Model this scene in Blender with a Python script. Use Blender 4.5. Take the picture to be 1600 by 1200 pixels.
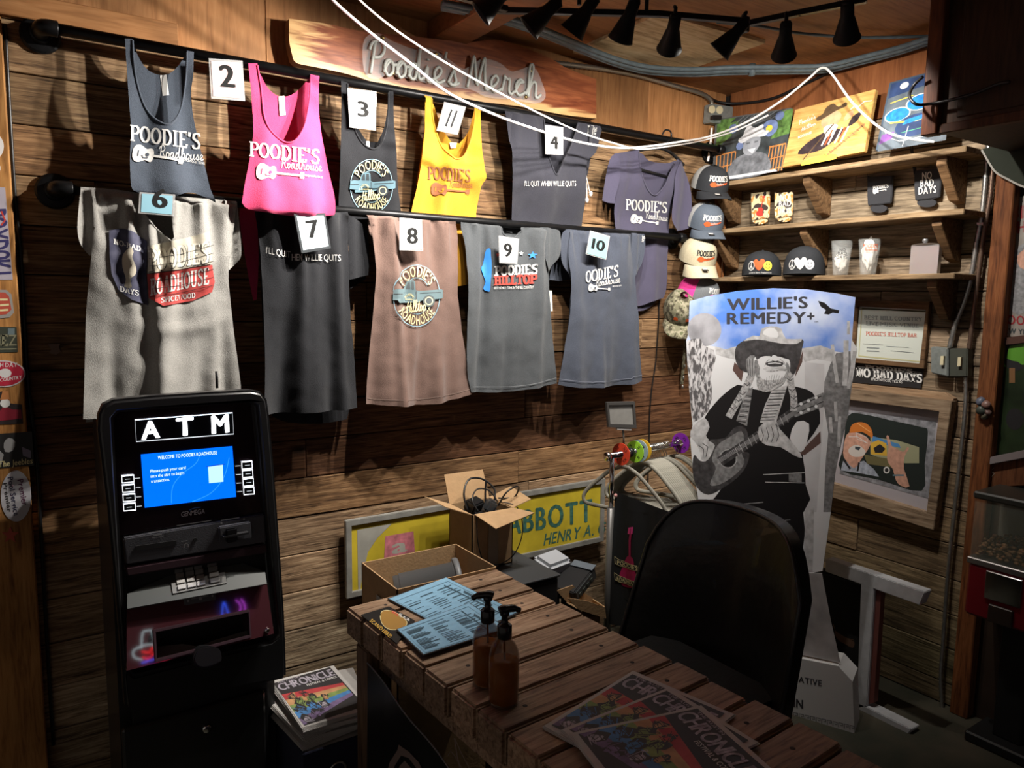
import bpy, bmesh, math, random
from mathutils import Vector, Matrix, noise
from mathutils.geometry import tessellate_polygon

for o in list(bpy.data.objects): bpy.data.objects.remove(o)
SC = bpy.context.scene
COL = SC.collection
RND = random.Random(7)
V = Vector

# ------------------------------------------------------------------ camera
F_PX = 1162.0
YAW, PITCH, ROLL = math.radians(34.096), math.radians(6.668), math.radians(0.797)
CAM = V((-3.147, -2.70, 1.66))
_f = V((math.sin(YAW) * math.cos(PITCH), math.cos(YAW) * math.cos(PITCH), -math.sin(PITCH)))
_r = V((math.cos(YAW), -math.sin(YAW), 0)); _u = _r.cross(_f)
RGT = _r * math.cos(ROLL) + _u * math.sin(ROLL)
UPV = -_r * math.sin(ROLL) + _u * math.cos(ROLL)
FWD = _f
cd = bpy.data.cameras.new('camera'); cam = bpy.data.objects.new('camera', cd); COL.objects.link(cam)
cd.sensor_width = 36; cd.lens = F_PX / 1600 * 36; cd.clip_start = 0.05; cd.clip_end = 60
cam.matrix_world = Matrix(((RGT.x, UPV.x, -FWD.x, CAM.x), (RGT.y, UPV.y, -FWD.y, CAM.y), (RGT.z, UPV.z, -FWD.z, CAM.z), (0, 0, 0, 1)))
SC.camera = cam

# ------------------------------------------------------------------ world, light, exposure
w = bpy.data.worlds.new('dim_room'); SC.world = w; w.use_nodes = True
bgn = w.node_tree.nodes['Background']; bgn.inputs[0].default_value = (1.0, 0.90, 0.80, 1); bgn.inputs[1].default_value = 0.12
SC.cycles.max_bounces = 6; SC.cycles.diffuse_bounces = 3; SC.cycles.glossy_bounces = 3; SC.cycles.transmission_bounces = 4; SC.cycles.transparent_max_bounces = 8; SC.cycles.caustics_reflective = False; SC.cycles.caustics_refractive = False
SC.view_settings.view_transform = 'Standard'; SC.view_settings.look = 'None'
SC.view_settings.exposure = 0.48; SC.view_settings.gamma = 1; SC.view_settings.use_curve_mapping = False
# the eight track lamps: (position of the mouth, aim, watts)
LAMPS = [((-1.93, -.71, 2.50), (-2.80, -.05, 1.62), 74), ((-1.76, -.72, 2.49), (-2.45, -.1, 1.72), 48),
         ((-1.63, -.77, 2.49), (-1.95, -.1, 1.62), 38), ((-1.467, -.815, 2.49), (-1.35, -.1, 1.62), 38),
         ((-1.276, -.842, 2.49), (-.70, -.05, 1.85), 38), ((-1.118, -.92, 2.49), (-1.55, -.1, 1.55), 38),
         ((-.92, -1.026, 2.49), (-.12, -.40, 1.8), 42), ((-.877, -1.228, 2.50), (-.15, -.80, 1.85), 42)]

# ------------------------------------------------------------------ planes surveyed in the place
def ray(x, y): return FWD + RGT * ((x - 800) / F_PX) - UPV * ((y - 600) / F_PX)
class Plane:
    """a real surface: origin, two in-plane axes, outward normal and an optional relief d(u, v)"""
    def __init__(s, O, U, Vv, N, d=None):
        s.O, s.U, s.V, s.N, s.d = V(O), V(U).normalized(), V(Vv).normalized(), V(N).normalized(), d
    def pix(s, x, y):
        dr = ray(x, y); off = 0.0
        for _ in range(3 if s.d else 1):
            t = ((s.O + s.N * off) - CAM).dot(s.N) / dr.dot(s.N)
            q = CAM + dr * t - s.O; u, v = q.dot(s.U), q.dot(s.V)
            if s.d: off = s.d(u, v)
        return (u, v)
    def at(s, u, v, off=0.0):
        return s.O + s.U * u + s.V * v + s.N * ((s.d(u, v) if s.d else 0.0) + off)
    def p3(s, x, y, off=0.0): return s.at(*s.pix(x, y), off)
    def shifted(s, k): return s.__class__(s.O + s.N * k, s.U, s.V, s.N, s.d)
def W1(dy, d=None): return Plane((0, -dy, 0), (1, 0, 0), (0, 0, 1), (0, -1, 0), d)      # parallel to the shirt wall
def W2(dx, d=None): return Plane((-dx, 0, 0), (0, -1, 0), (0, 0, 1), (-1, 0, 0), d)     # parallel to the shelf wall
def HZ(z): return Plane((0, 0, z), (1, 0, 0), (0, 1, 0), (0, 0, 1))
class Flat(Plane):
    """uv given directly in metres"""
    def pix(s, x, y): return (x, y)

# ------------------------------------------------------------------ materials
MATS = {}
def rgb(c): return (c[0], c[1], c[2], 1)
def mat(name, color, rough=.6, metal=0, spec=.5, var=0, vscale=20, bump=0, bscale=60, emit=0, trans=0, alpha=1, coat=0, sheen=0, var2=None, ior=1.45, stretch=None):
    if name in MATS: return MATS[name]
    m = bpy.data.materials.new(name); m.use_nodes = True; nt = m.node_tree; b = nt.nodes['Principled BSDF']
    b.inputs['Base Color'].default_value = rgb(color); b.inputs['Roughness'].default_value = rough
    b.inputs['Metallic'].default_value = metal; b.inputs['Specular IOR Level'].default_value = spec
    b.inputs['Transmission Weight'].default_value = trans; b.inputs['Alpha'].default_value = alpha
    b.inputs['Coat Weight'].default_value = coat; b.inputs['Sheen Weight'].default_value = sheen; b.inputs['IOR'].default_value = ior
    if emit: b.inputs['Emission Color'].default_value = rgb(color); b.inputs['Emission Strength'].default_value = emit
    if var or bump:
        tc = nt.nodes.new('ShaderNodeTexCoord'); mp = nt.nodes.new('ShaderNodeMapping'); nt.links.new(tc.outputs['Object'], mp.inputs[0])
        if stretch: mp.inputs['Scale'].default_value = stretch
        if var:
            n = nt.nodes.new('ShaderNodeTexNoise'); n.inputs['Scale'].default_value = vscale; n.inputs['Detail'].default_value = 6
            nt.links.new(mp.outputs[0], n.inputs['Vector'])
            r = nt.nodes.new('ShaderNodeValToRGB'); r.color_ramp.elements[0].position = .3; r.color_ramp.elements[1].position = .7
            c2 = var2 if var2 else tuple(max(0, c * (1 - var)) for c in color)
            c1 = color if var2 else tuple(min(1, c * (1 + var)) for c in color)
            r.color_ramp.elements[0].color = rgb(c2); r.color_ramp.elements[1].color = rgb(c1)
            nt.links.new(n.outputs['Fac'], r.inputs[0]); nt.links.new(r.outputs[0], b.inputs['Base Color'])
        if bump:
            n2 = nt.nodes.new('ShaderNodeTexNoise'); n2.inputs['Scale'].default_value = bscale; n2.inputs['Detail'].default_value = 4
            nt.links.new(mp.outputs[0], n2.inputs['Vector']); bp = nt.nodes.new('ShaderNodeBump')
            bp.inputs['Strength'].default_value = bump; bp.inputs['Distance'].default_value = .01
            nt.links.new(n2.outputs['Fac'], bp.inputs['Height']); nt.links.new(bp.outputs[0], b.inputs['Normal'])
    MATS[name] = m; return m
def wood(name, axis=0, dark=(.05, .03, .02), mid=(.22, .14, .085), light=(.42, .30, .19), along=1.3, across=16, rough=.72, bump=.5, knots=True, contrast=(.36, .5, .66)):
    """boards: grain along one axis, tinted by each board's own object colour"""
    if name in MATS: return MATS[name]
    m = bpy.data.materials.new(name); m.use_nodes = True; nt = m.node_tree; N = nt.nodes.new; L = nt.links.new; b = nt.nodes['Principled BSDF']
    b.inputs['Roughness'].default_value = rough; b.inputs['Specular IOR Level'].default_value = .25
    tc = N('ShaderNodeTexCoord'); oi = N('ShaderNodeObjectInfo'); mul = N('ShaderNodeMath'); mul.operation = 'MULTIPLY'; mul.inputs[1].default_value = 57.0
    L(oi.outputs['Random'], mul.inputs[0]); add = N('ShaderNodeVectorMath'); add.operation = 'ADD'; L(tc.outputs['Object'], add.inputs[0]); L(mul.outputs[0], add.inputs[1])
    mp = N('ShaderNodeMapping'); sc = [across * 1.9] * 3; sc[axis] = along * 1.2; mp.inputs['Scale'].default_value = sc; L(add.outputs[0], mp.inputs[0])
    n1 = N('ShaderNodeTexNoise'); n1.inputs['Scale'].default_value = 2.6; n1.inputs['Detail'].default_value = 7; n1.inputs['Roughness'].default_value = .62; n1.inputs['Distortion'].default_value = 1.4; L(mp.outputs[0], n1.inputs['Vector'])
    sc2 = [9] * 3; sc2[axis] = .9; mp2 = N('ShaderNodeMapping'); mp2.inputs['Scale'].default_value = sc2; L(add.outputs[0], mp2.inputs[0])
    wv = N('ShaderNodeTexNoise'); wv.inputs['Scale'].default_value = 9; wv.inputs['Detail'].default_value = 4; wv.inputs['Distortion'].default_value = .7; L(mp2.outputs[0], wv.inputs['Vector'])
    mx = N('ShaderNodeMath'); mx.operation = 'MULTIPLY_ADD'; mx.inputs[1].default_value = .42; L(wv.outputs['Fac'], mx.inputs[0])
    sm = N('ShaderNodeMath'); sm.operation = 'MULTIPLY'; sm.inputs[1].default_value = .58; L(n1.outputs['Fac'], sm.inputs[0]); L(sm.outputs[0], mx.inputs[2])
    rp = N('ShaderNodeValToRGB'); e = rp.color_ramp.elements; e[0].position = contrast[0]; e[0].color = rgb(dark); e[1].position = contrast[2]; e[1].color = rgb(light)
    k = e.new(contrast[1]); k.color = rgb(mid); L(mx.outputs[0], rp.inputs[0])
    mc = N('ShaderNodeMix'); mc.data_type = 'RGBA'; mc.blend_type = 'MULTIPLY'; mc.inputs['Factor'].default_value = 1; L(rp.outputs[0], mc.inputs['A']); L(oi.outputs['Color'], mc.inputs['B'])
    out = mc.outputs['Result']
    n3 = N('ShaderNodeTexNoise'); n3.inputs['Scale'].default_value = 3.0; n3.inputs['Detail'].default_value = 3; L(add.outputs[0], n3.inputs['Vector'])
    mr = N('ShaderNodeMapRange'); mr.inputs[1].default_value = .35; mr.inputs[2].default_value = .65; mr.inputs[3].default_value = .68; mr.inputs[4].default_value = 1.15; L(n3.outputs['Fac'], mr.inputs[0])
    m3 = N('ShaderNodeMix'); m3.data_type = 'RGBA'; m3.blend_type = 'MULTIPLY'; m3.inputs['Factor'].default_value = 1; L(out, m3.inputs['A']); L(mr.outputs[0], m3.inputs['B']); out = m3.outputs['Result']
    if knots:
        sc3 = [3.4] * 3; sc3[axis] = 1.5; mp3 = N('ShaderNodeMapping'); mp3.inputs['Scale'].default_value = sc3; L(add.outputs[0], mp3.inputs[0])
        vo = N('ShaderNodeTexVoronoi'); vo.inputs['Scale'].default_value = 1.15; L(mp3.outputs[0], vo.inputs['Vector'])
        mk = N('ShaderNodeMapRange'); mk.inputs[1].default_value = .03; mk.inputs[2].default_value = .10; mk.inputs[3].default_value = .22; mk.inputs[4].default_value = 1; L(vo.outputs['Distance'], mk.inputs[0])
        m4 = N('ShaderNodeMix'); m4.data_type = 'RGBA'; m4.blend_type = 'MULTIPLY'; m4.inputs['Factor'].default_value = 1; L(out, m4.inputs['A']); L(mk.outputs[0], m4.inputs['B']); out = m4.outputs['Result']
    L(out, b.inputs['Base Color'])
    bp = N('ShaderNodeBump'); bp.inputs['Strength'].default_value = bump; bp.inputs['Distance'].default_value = .006; L(mx.outputs[0], bp.inputs['Height']); L(bp.outputs[0], b.inputs['Normal'])
    MATS[name] = m; return m
def cloth(name, c, heather=.12):
    return mat('cloth_' + name, c, rough=.92, spec=.15, var=heather, vscale=260, bump=.25, bscale=420, sheen=.15)

# ------------------------------------------------------------------ objects
def tag(o, label, cat, group=None, kind=None):
    o['label'] = label; o['category'] = cat
    if group: o['group'] = group
    if kind: o['kind'] = kind
    return o
def thing(name, label, cat, loc, group=None, kind=None):
    o = bpy.data.objects.new(name, None); COL.objects.link(o); o.location = loc; o.empty_display_size = .05
    o['_w'] = 1; del o['_w']
    return tag(o, label, cat, group, kind)
def wloc(o):
    p = V((0, 0, 0))
    while o: p = p + o.location; o = o.parent
    return p
def link(name, me, m, parent=None, smooth=False, origin=None, label=None, color=None):
    """me in world coordinates; origin moved to its base centre"""
    if me.vertices:
        if origin is None:
            xs = [v.co for v in me.vertices]
            mn = [min(c[i] for c in xs) for i in range(3)]; mxx = [max(c[i] for c in xs) for i in range(3)]
            origin = V(((mn[0] + mxx[0]) / 2, (mn[1] + mxx[1]) / 2, mn[2]))
        me.transform(Matrix.Translation(-V(origin)))
    o = bpy.data.objects.new(name, me); COL.objects.link(o)
    if m is not None:
        for k in (m if isinstance(m, (list, tuple)) else [m]): me.materials.append(k)
    o.location = V(origin) - wloc(parent) if parent else V(origin)
    if parent: o.parent = parent
    if smooth:
        me.polygons.foreach_set('use_smooth', [True] * len(me.polygons))
    if label: o['label'] = label
    if color: o.color = rgb(color)
    return o
def done(bm, name='m'):
    me = bpy.data.meshes.new(name); bmesh.ops.recalc_face_normals(bm, faces=bm.faces); bm.to_mesh(me); bm.free(); return me
def part(name, bm, m, parent=None, smooth=False, label=None, color=None):
    return link(name, done(bm, name), m, parent, smooth, None, label, color)
def autosmooth(o, ang=40):
    me = o.data; me.polygons.foreach_set('use_smooth', [True] * len(me.polygons))
    bm = bmesh.new(); bm.from_mesh(me)
    for e in bm.edges:
        if len(e.link_faces) == 2 and e.calc_face_angle(0) > math.radians(ang): e.smooth = False
    bm.to_mesh(me); bm.free(); return o
NB = bmesh.new
def box(bm, mn, mx, bev=0):
    r = bmesh.ops.create_cube(bm, size=1); vs = r['verts']
    for v in vs: v.co = V([(mn[i] + mx[i]) / 2 + v.co[i] * (mx[i] - mn[i]) for i in range(3)])
    if bev: bmesh.ops.bevel(bm, geom=list({e for v in vs for e in v.link_edges}), offset=bev, segments=1, affect='EDGES')
    return bm
def obox(bm, c, sx, sy, sz, M, bev=0):
    """box of size s centred at c with rotation matrix M"""
    r = bmesh.ops.create_cube(bm, size=1); vs = r['verts']
    for v in vs: v.co = V(c) + M @ V((v.co.x * sx, v.co.y * sy, v.co.z * sz))
    if bev: bmesh.ops.bevel(bm, geom=list({e for v in vs for e in v.link_edges}), offset=bev, segments=2, affect='EDGES')
    return bm
def frame_of(d):
    d = V(d).normalized(); a = V((0, 0, 1)) if abs(d.z) < .9 else V((1, 0, 0)); x = a.cross(d).normalized(); return x, d.cross(x), d
def tube(bm, pts, r, seg=8, caps=True, closed=False):
    pts = [V(p) for p in pts]; n = len(pts); rings = []; px = None
    for i, p in enumerate(pts):
        if closed: d = pts[(i + 1) % n] - pts[i - 1]
        else: d = pts[min(i + 1, n - 1)] - pts[max(i - 1, 0)]
        d.normalize()
        if px is None: x, y, _ = frame_of(d)
        else:
            x = px - d * px.dot(d); x = x.normalized() if x.length > 1e-6 else frame_of(d)[0]; y = d.cross(x)
        px = x; rr = r[i] if isinstance(r, (list, tuple)) else r
        rings.append([bm.verts.new(p + (x * math.cos(2 * math.pi * k / seg) + y * math.sin(2 * math.pi * k / seg)) * rr) for k in range(seg)])
    for i in range(n if closed else n - 1):
        a, b = rings[i], rings[(i + 1) % n]
        for k in range(seg): bm.faces.new((a[k], a[(k + 1) % seg], b[(k + 1) % seg], b[k]))
    if caps and not closed: bm.faces.new(rings[0][::-1]); bm.faces.new(rings[-1])
    return bm
def lathe(bm, prof, base, axis=(0, 0, 1), seg=24, caps=True):
    x, y, d = frame_of(axis); base = V(base); rings = []
    for r, h in prof: rings.append([bm.verts.new(base + d * h + (x * math.cos(2 * math.pi * k / seg) + y * math.sin(2 * math.pi * k / seg)) * max(r, 1e-5)) for k in range(seg)])
    for a, b in zip(rings, rings[1:]):
        for k in range(seg): bm.faces.new((a[k], a[(k + 1) % seg], b[(k + 1) % seg], b[k]))
    if caps: bm.faces.new(rings[0][::-1]); bm.faces.new(rings[-1])
    return bm
def crom(pts, n=6, closed=False):
    pts = [tuple(p) for p in pts]; m = len(pts); out = []; D = len(pts[0])
    for i in range(m if closed else m - 1):
        if closed: a, b, c, d = pts[i - 1], pts[i], pts[(i + 1) % m], pts[(i + 2) % m]
        else: a, b, c, d = pts[max(i - 1, 0)], pts[i], pts[i + 1], pts[min(i + 2, m - 1)]
        for k in range(n):
            t = k / n
            out.append(tuple(.5 * (2 * b[j] + (c[j] - a[j]) * t + (2 * a[j] - 5 * b[j] + 4 * c[j] - d[j]) * t * t + (3 * b[j] - a[j] - 3 * c[j] + d[j]) * t ** 3) for j in range(D)))
    if not closed: out.append(pts[-1])
    return out
def soft_loop(pts, n, corner=48):
    """smooth a closed outline but keep its sharp corners"""
    m = len(pts); cor = []
    for i in range(m):
        a, b, c = pts[i - 1], pts[i], pts[(i + 1) % m]
        t = abs((math.degrees(math.atan2(c[1] - b[1], c[0] - b[0]) - math.atan2(b[1] - a[1], b[0] - a[0])) + 180) % 360 - 180)
        if t > corner: cor.append(i)
    if not cor: return crom(pts, n, True)
    out = []
    for k, i in enumerate(cor):
        j = cor[(k + 1) % len(cor)]; seg = [pts[i]]; x = i
        while True:
            x = (x + 1) % m; seg.append(pts[x])
            if x == j: break
        out += crom(seg, n)[:-1]
    return out
def circle(cx, cy, rx, ry=None, n=24, a0=0, a1=2 * math.pi):
    ry = rx if ry is None else ry; full = abs(a1 - a0 - 2 * math.pi) < 1e-6
    return [(cx + rx * math.cos(a0 + (a1 - a0) * k / (n if full else n - 1)), cy - ry * math.sin(a0 + (a1 - a0) * k / (n if full else n - 1))) for k in range(n)]
def tri_poly(loop, holes=()):
    loops = [[V((p[0], p[1], 0)) for p in loop]] + [[V((p[0], p[1], 0)) for p in h] for h in holes]
    flat = [p for l in loops for p in l]
    out = []
    for t in tessellate_polygon(loops):
        a, b, c = (flat[i] for i in t)
        if abs((b - a).cross(c - a).z) > 1e-14: out.append(((a.x, a.y), (b.x, b.y), (c.x, c.y)))
    return out
def grid_cut(bm, step):
    bmesh.ops.remove_doubles(bm, verts=bm.verts, dist=1e-6)
    for ax in (0, 1):
        lo = min(v.co[ax] for v in bm.verts); hi = max(v.co[ax] for v in bm.verts)
        k = math.floor(lo / step) + 1
        while k * step < hi:
            no = V((1, 0, 0)) if ax == 0 else V((0, 1, 0))
            bmesh.ops.bisect_plane(bm, geom=bm.verts[:] + bm.edges[:] + bm.faces[:], plane_co=no * (k * step), plane_no=no, dist=1e-7)
            k += 1
def sheet(pl, loop_px, step=.014, off=0, holes=(), smooth=0, uv=False):
    """a skin over the surface pl inside an outline surveyed on it"""
    def conv(l):
        l = l if uv else [pl.pix(*p) for p in l]
        return soft_loop(l, smooth) if smooth else l
    bm = NB()
    for t in tri_poly(conv(loop_px), [conv(h) for h in holes]): bm.faces.new([bm.verts.new((p[0], p[1], 0)) for p in t])
    if step: grid_cut(bm, step)
    for v in bm.verts: v.co = pl.at(v.co.x, v.co.y, off)
    return bm
def slab(bm, pl, loop_px, d0, d1, holes=(), smooth=0, uv=False, bev=0):
    """a solid plate: outline on pl, from depth d0 to d1 along its normal"""
    def conv(l):
        l = l if uv else [pl.pix(*p) for p in l]
        return crom(l, smooth, True) if smooth else l
    loops = [conv(loop_px)] + [conv(h) for h in holes]
    b2 = NB(); vm = {}
    def vert(p, d):
        k = (round(p[0], 6), round(p[1], 6), d)
        if k not in vm: vm[k] = b2.verts.new(pl.at(p[0], p[1], d))
        return vm[k]
    for t in tri_poly(loops[0], loops[1:]):
        for d in (d0, d1):
            try: b2.faces.new([vert(p, d) for p in t])
            except ValueError: pass
    for l in loops:
        for i in range(len(l)):
            a, b = l[i - 1], l[i]
            try: b2.faces.new((vert(a, d0), vert(b, d0), vert(b, d1), vert(a, d1)))
            except ValueError: pass
    bmesh.ops.recalc_face_normals(b2, faces=b2.faces)
    if bev:
        bmesh.ops.dissolve_limit(b2, angle_limit=.02, verts=b2.verts, edges=b2.edges)
        bmesh.ops.bevel(b2, geom=[e for e in b2.edges if e.calc_face_angle(0) > .5], offset=bev, segments=2, affect='EDGES')
    me = bpy.data.meshes.new('t'); b2.to_mesh(me); b2.free(); bm.from_mesh(me); bpy.data.meshes.remove(me)
    return bm
def q(x0, y0, x1, y1): return [(x0, y0), (x1, y0), (x1, y1), (x0, y1)]

# ------------------------------------------------------------------ lettering
GL = {}
def _load_font():
    chars = "ABCDEFGHIJKLMNOPQRSTUVWXYZabcdefghijklmnopqrstuvwxyz0123456789'.,+!-/&$"
    obs = []
    for st, off in (('sans', 0.0),):
        for c in chars:
            cu = bpy.data.curves.new('g', 'FONT'); cu.body = c; cu.size = 1; cu.offset = off; cu.resolution_u = 3; cu.fill_mode = 'FRONT'
            o = bpy.data.objects.new('g', cu); COL.objects.link(o); obs.append((st, c, o, cu))
    dg = bpy.context.evaluated_depsgraph_get(); cap = {}
    for st, c, o, cu in obs:
        me = bpy.data.meshes.new_from_object(o.evaluated_get(dg)); me.calc_loop_triangles()
        vs = [v.co.copy() for v in me.vertices]; tr = [tuple((vs[i].x, vs[i].y) for i in t.vertices) for t in me.loop_triangles]
        GL[(st, c)] = tr
        if c == 'H': cap[st] = (min(v.y for v in vs), max(v.y for v in vs))
        bpy.data.meshes.remove(me); bpy.data.objects.remove(o); bpy.data.curves.remove(cu)
    for (st, c), tr in list(GL.items()):
        y0, y1 = cap[st]; k = 1 / (y1 - y0)
        if not tr: continue
        x0 = min(p[0] for t in tr for p in t); x1 = max(p[0] for t in tr for p in t)
        GL[(st, c)] = ([tuple(((p[0] - x0) * k, (p[1] - y0) * k) for p in t) for t in tr], (x1 - x0) * k)
_load_font()
def stroke_tris(pts, wf, cap=True):
    """ribbon of width wf(dx,dy) along a polyline"""
    out = []; n = len(pts); L = []; R = []
    for i in range(n):
        a = pts[max(i - 1, 0)]; b = pts[min(i + 1, n - 1)]; dx, dy = b[0] - a[0], b[1] - a[1]; l = math.hypot(dx, dy) or 1e-9
        dx /= l; dy /= l; w = wf(dx, dy) / 2; p = pts[i]
        L.append((p[0] - dy * w, p[1] + dx * w)); R.append((p[0] + dy * w, p[1] - dx * w))
    for i in range(n - 1): out += [(L[i], R[i], R[i + 1]), (L[i], R[i + 1], L[i + 1])]
    return out
def _arc(cx, cy, rx, ry, a0, a1, n=14): return [(cx + rx * math.cos(math.radians(a0 + (a1 - a0) * k / n)), cy + ry * math.sin(math.radians(a0 + (a1 - a0) * k / n))) for k in range(n + 1)]
def _serif():
    st = lambda x, a=0, b=1: [(x, a), (x, b)]
    G = {'P': ([st(.2), [(.2, .96)] + _arc(.42, .72, .26, .24, 90, -90) + [(.2, .48)]], [(.2, 0), (.2, 1)], .74),
         'O': ([_arc(.42, .5, .33, .46, 90, 450, 24)], [], .84), 'C': ([_arc(.44, .5, .34, .46, 45, 315, 20)], [], .8),
         'D': ([st(.2), [(.2, .96)] + _arc(.36, .5, .36, .46, 90, -90) + [(.2, .04)]], [(.2, 0), (.2, 1)], .84),
         'I': ([st(.2)], [(.2, 0), (.2, 1)], .4), 'E': ([st(.2), [(.2, .96), (.64, .96), (.64, .8)], [(.2, .5), (.52, .5)], [(.2, .04), (.66, .04), (.66, .22)]], [(.2, 0), (.2, 1)], .74),
         'S': ([[(.62, .8), (.6, .94), (.38, .97), (.16, .86), (.14, .68), (.3, .55), (.52, .46), (.62, .3), (.56, .1), (.36, .03), (.14, .06), (.1, .22)]], [], .74),
         'R': ([st(.2), [(.2, .96)] + _arc(.42, .73, .24, .23, 90, -90) + [(.2, .5)], [(.42, .5), (.68, .02)]], [(.2, 0), (.2, 1), (.7, 0)], .84),
         'A': ([[(.12, 0), (.42, 1)], [(.42, 1), (.72, 0)], [(.24, .34), (.6, .34)]], [(.12, 0), (.72, 0)], .84),
         'H': ([st(.2), st(.68), [(.2, .5), (.68, .5)]], [(.2, 0), (.2, 1), (.68, 0), (.68, 1)], .88),
         'U': ([[(.2, 1), (.2, .3), (.28, .08), (.44, .03), (.6, .08), (.68, .3), (.68, 1)]], [(.2, 1), (.68, 1)], .88),
         'N': ([st(.2), st(.7), [(.2, 1), (.7, 0)]], [(.2, 0), (.2, 1), (.7, 1)], .9), 'Y': ([[(.1, 1), (.4, .45), (.4, 0)], [(.7, 1), (.4, .45)]], [(.1, 1), (.7, 1), (.4, 0)], .8),
         'B': ([st(.2), [(.2, .96)] + _arc(.4, .75, .22, .21, 90, -90) + [(.2, .54)], [(.2, .52)] + _arc(.42, .28, .25, .24, 90, -90) + [(.2, .04)]], [(.2, 0), (.2, 1)], .78),
         'L': ([st(.2), [(.2, .04), (.62, .04), (.62, .22)]], [(.2, 0), (.2, 1)], .7), 'T': ([st(.4), [(.08, .78), (.08, .96), (.72, .96), (.72, .78)]], [(.4, 0)], .8),
         'W': ([[(.1, 1), (.3, 0), (.5, .9), (.7, 0), (.9, 1)]], [(.1, 1), (.9, 1)], 1.0), 'X': ([[(.1, 0), (.7, 1)], [(.1, 1), (.7, 0)]], [(.1, 0), (.7, 1), (.1, 1), (.7, 0)], .8),
         "'": ([[(.12, 1), (.1, .72)]], [], .24)}
    for name, tk, tn in (('serif', .20, .085), ('slab', .26, .14)):
        for c, (ss, sf, wd) in G.items():
            tr = []
            for s in ss: tr += stroke_tris(s, lambda dx, dy: tn + (tk - tn) * min(1, abs(dy) * 1.1))
            for x, y in sf:
                h = tn * .9; hw = tk * .95; y0 = 0 if y < .5 else 1 - h
                tr += [((x - hw, y0), (x + hw, y0), (x + hw, y0 + h)), ((x - hw, y0), (x + hw, y0 + h), (x - hw, y0 + h))]
            GL[(name, c)] = (tr, wd)
_serif()
SCRIPT = {'a': ([[(0, .05), (.12, .34), (.3, .47), (.14, .47), (.03, .25), (.1, .02), (.27, .12), (.38, .46), (.36, .1), (.45, .01), (.55, .1)]], .55),
 'c': ([[(0, .05), (.2, .38), (.34, .42), (.22, .5), (.07, .33), (.08, .1), (.2, .0), (.42, .12)]], .42),
 'd': ([[(0, .05), (.12, .34), (.3, .46), (.14, .47), (.03, .25), (.1, .02), (.27, .12), (.44, 1.0), (.37, .3), (.42, .03), (.56, .1)]], .56),
 'e': ([[(0, .08), (.2, .2), (.32, .38), (.22, .5), (.07, .33), (.08, .1), (.22, 0), (.45, .12)]], .45),
 'h': ([[(0, .05), (.2, .5), (.3, .95), (.2, 1.0), (.14, .7), (.1, 0), (.16, .28), (.3, .48), (.4, .4), (.38, .06), (.46, .01), (.58, .12)]], .58),
 'i': ([[(0, .05), (.15, .46), (.13, .1), (.22, .0), (.35, .1)], [(.17, .66), (.18, .7)]], .35),
 'l': ([[(0, .05), (.2, .5), (.28, .92), (.18, 1), (.12, .7), (.1, .15), (.2, 0), (.33, .1)]], .33),
 'o': ([[(0, .08), (.1, .32), (.24, .48), (.1, .45), (.03, .22), (.15, .0), (.32, .12), (.34, .35), (.25, .48), (.36, .36), (.48, .38)]], .46),
 'p': ([[(0, .05), (.12, .48), (.04, -.4), (.1, .2), (.25, .48), (.4, .35), (.33, .08), (.15, .05), (.3, .0), (.5, .1)]], .5),
 'r': ([[(0, .05), (.12, .45), (.1, .54), (.22, .45), (.31, .45), (.28, .1), (.36, .0), (.48, .1)]], .48),
 's': ([[(0, .05), (.2, .44), (.22, .5), (.26, .3), (.3, .12), (.17, .0), (.05, .06), (.22, .0), (.42, .1)]], .42),
 't': ([[(0, .05), (.2, .5), (.23, .9), (.15, .3), (.2, .02), (.35, .1)], [(.04, .62), (.36, .62)]], .35),
 'u': ([[(0, .05), (.1, .46), (.08, .12), (.18, 0), (.32, .15), (.4, .48), (.37, .1), (.45, 0), (.57, .1)]], .57),
 'P': ([[(.12, -.02), (.3, 1.0)], [(.08, .72), (.2, .96), (.5, 1.05), (.64, .82), (.5, .56), (.24, .5)]], .62),
 'R': ([[(.12, -.02), (.3, 1.0)], [(.08, .72), (.2, .96), (.5, 1.05), (.64, .82), (.5, .56), (.24, .5), (.42, .44), (.56, .08), (.66, .0), (.74, .1)]], .74),
 'M': ([[(0, .0), (.14, .5), (.26, 1), (.32, .5), (.38, .12), (.52, .6), (.66, 1), (.66, .5), (.7, .05), (.84, .08)]], .84),
 'H': ([[(.02, .1), (.1, .0), (.2, .4), (.32, 1)], [(.5, 0), (.58, .5), (.72, 1)], [(.0, .42), (.3, .56), (.7, .52)], [(.5, 0), (.6, .1)]], .66),
 "'": ([[(.06, 1), (.02, .8)]], .12)}
def script_lines(s):
    x = 0; out = []
    for ch in s:
        if ch == ' ': x += .3; continue
        ss, wd = SCRIPT[ch]
        for l in ss: out.append([(p[0] + x, p[1]) for p in crom(l, 5)])
        x += wd
    return out, x
def glyph_run(s, style, gap=.12, space=.36):
    """[(tris, x)] and total width, cap height = 1"""
    x = 0; out = []
    if style.startswith('script'):
        wd = {'script': .075, 'scriptbold': .11}[style]
        ls, x = script_lines(s); out = [([t for l in ls for t in stroke_tris(l, lambda a, b: wd)], 0, x)]
        return out, x
    for ch in s:
        if ch == ' ': x += space; continue
        g = GL.get((style, ch)) or GL.get((style, ch.upper())) or GL.get(('sans', ch))
        if not g: continue
        tr, wd = g; wd += {'bold': .05, 'black': .10}.get(style, 0); gp = gap * (.35 if style in ('serif', 'slab') else 1)
        out.append((tr, x, wd)); x += wd + gp
    return out, max(x - gap, 1e-6)
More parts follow.
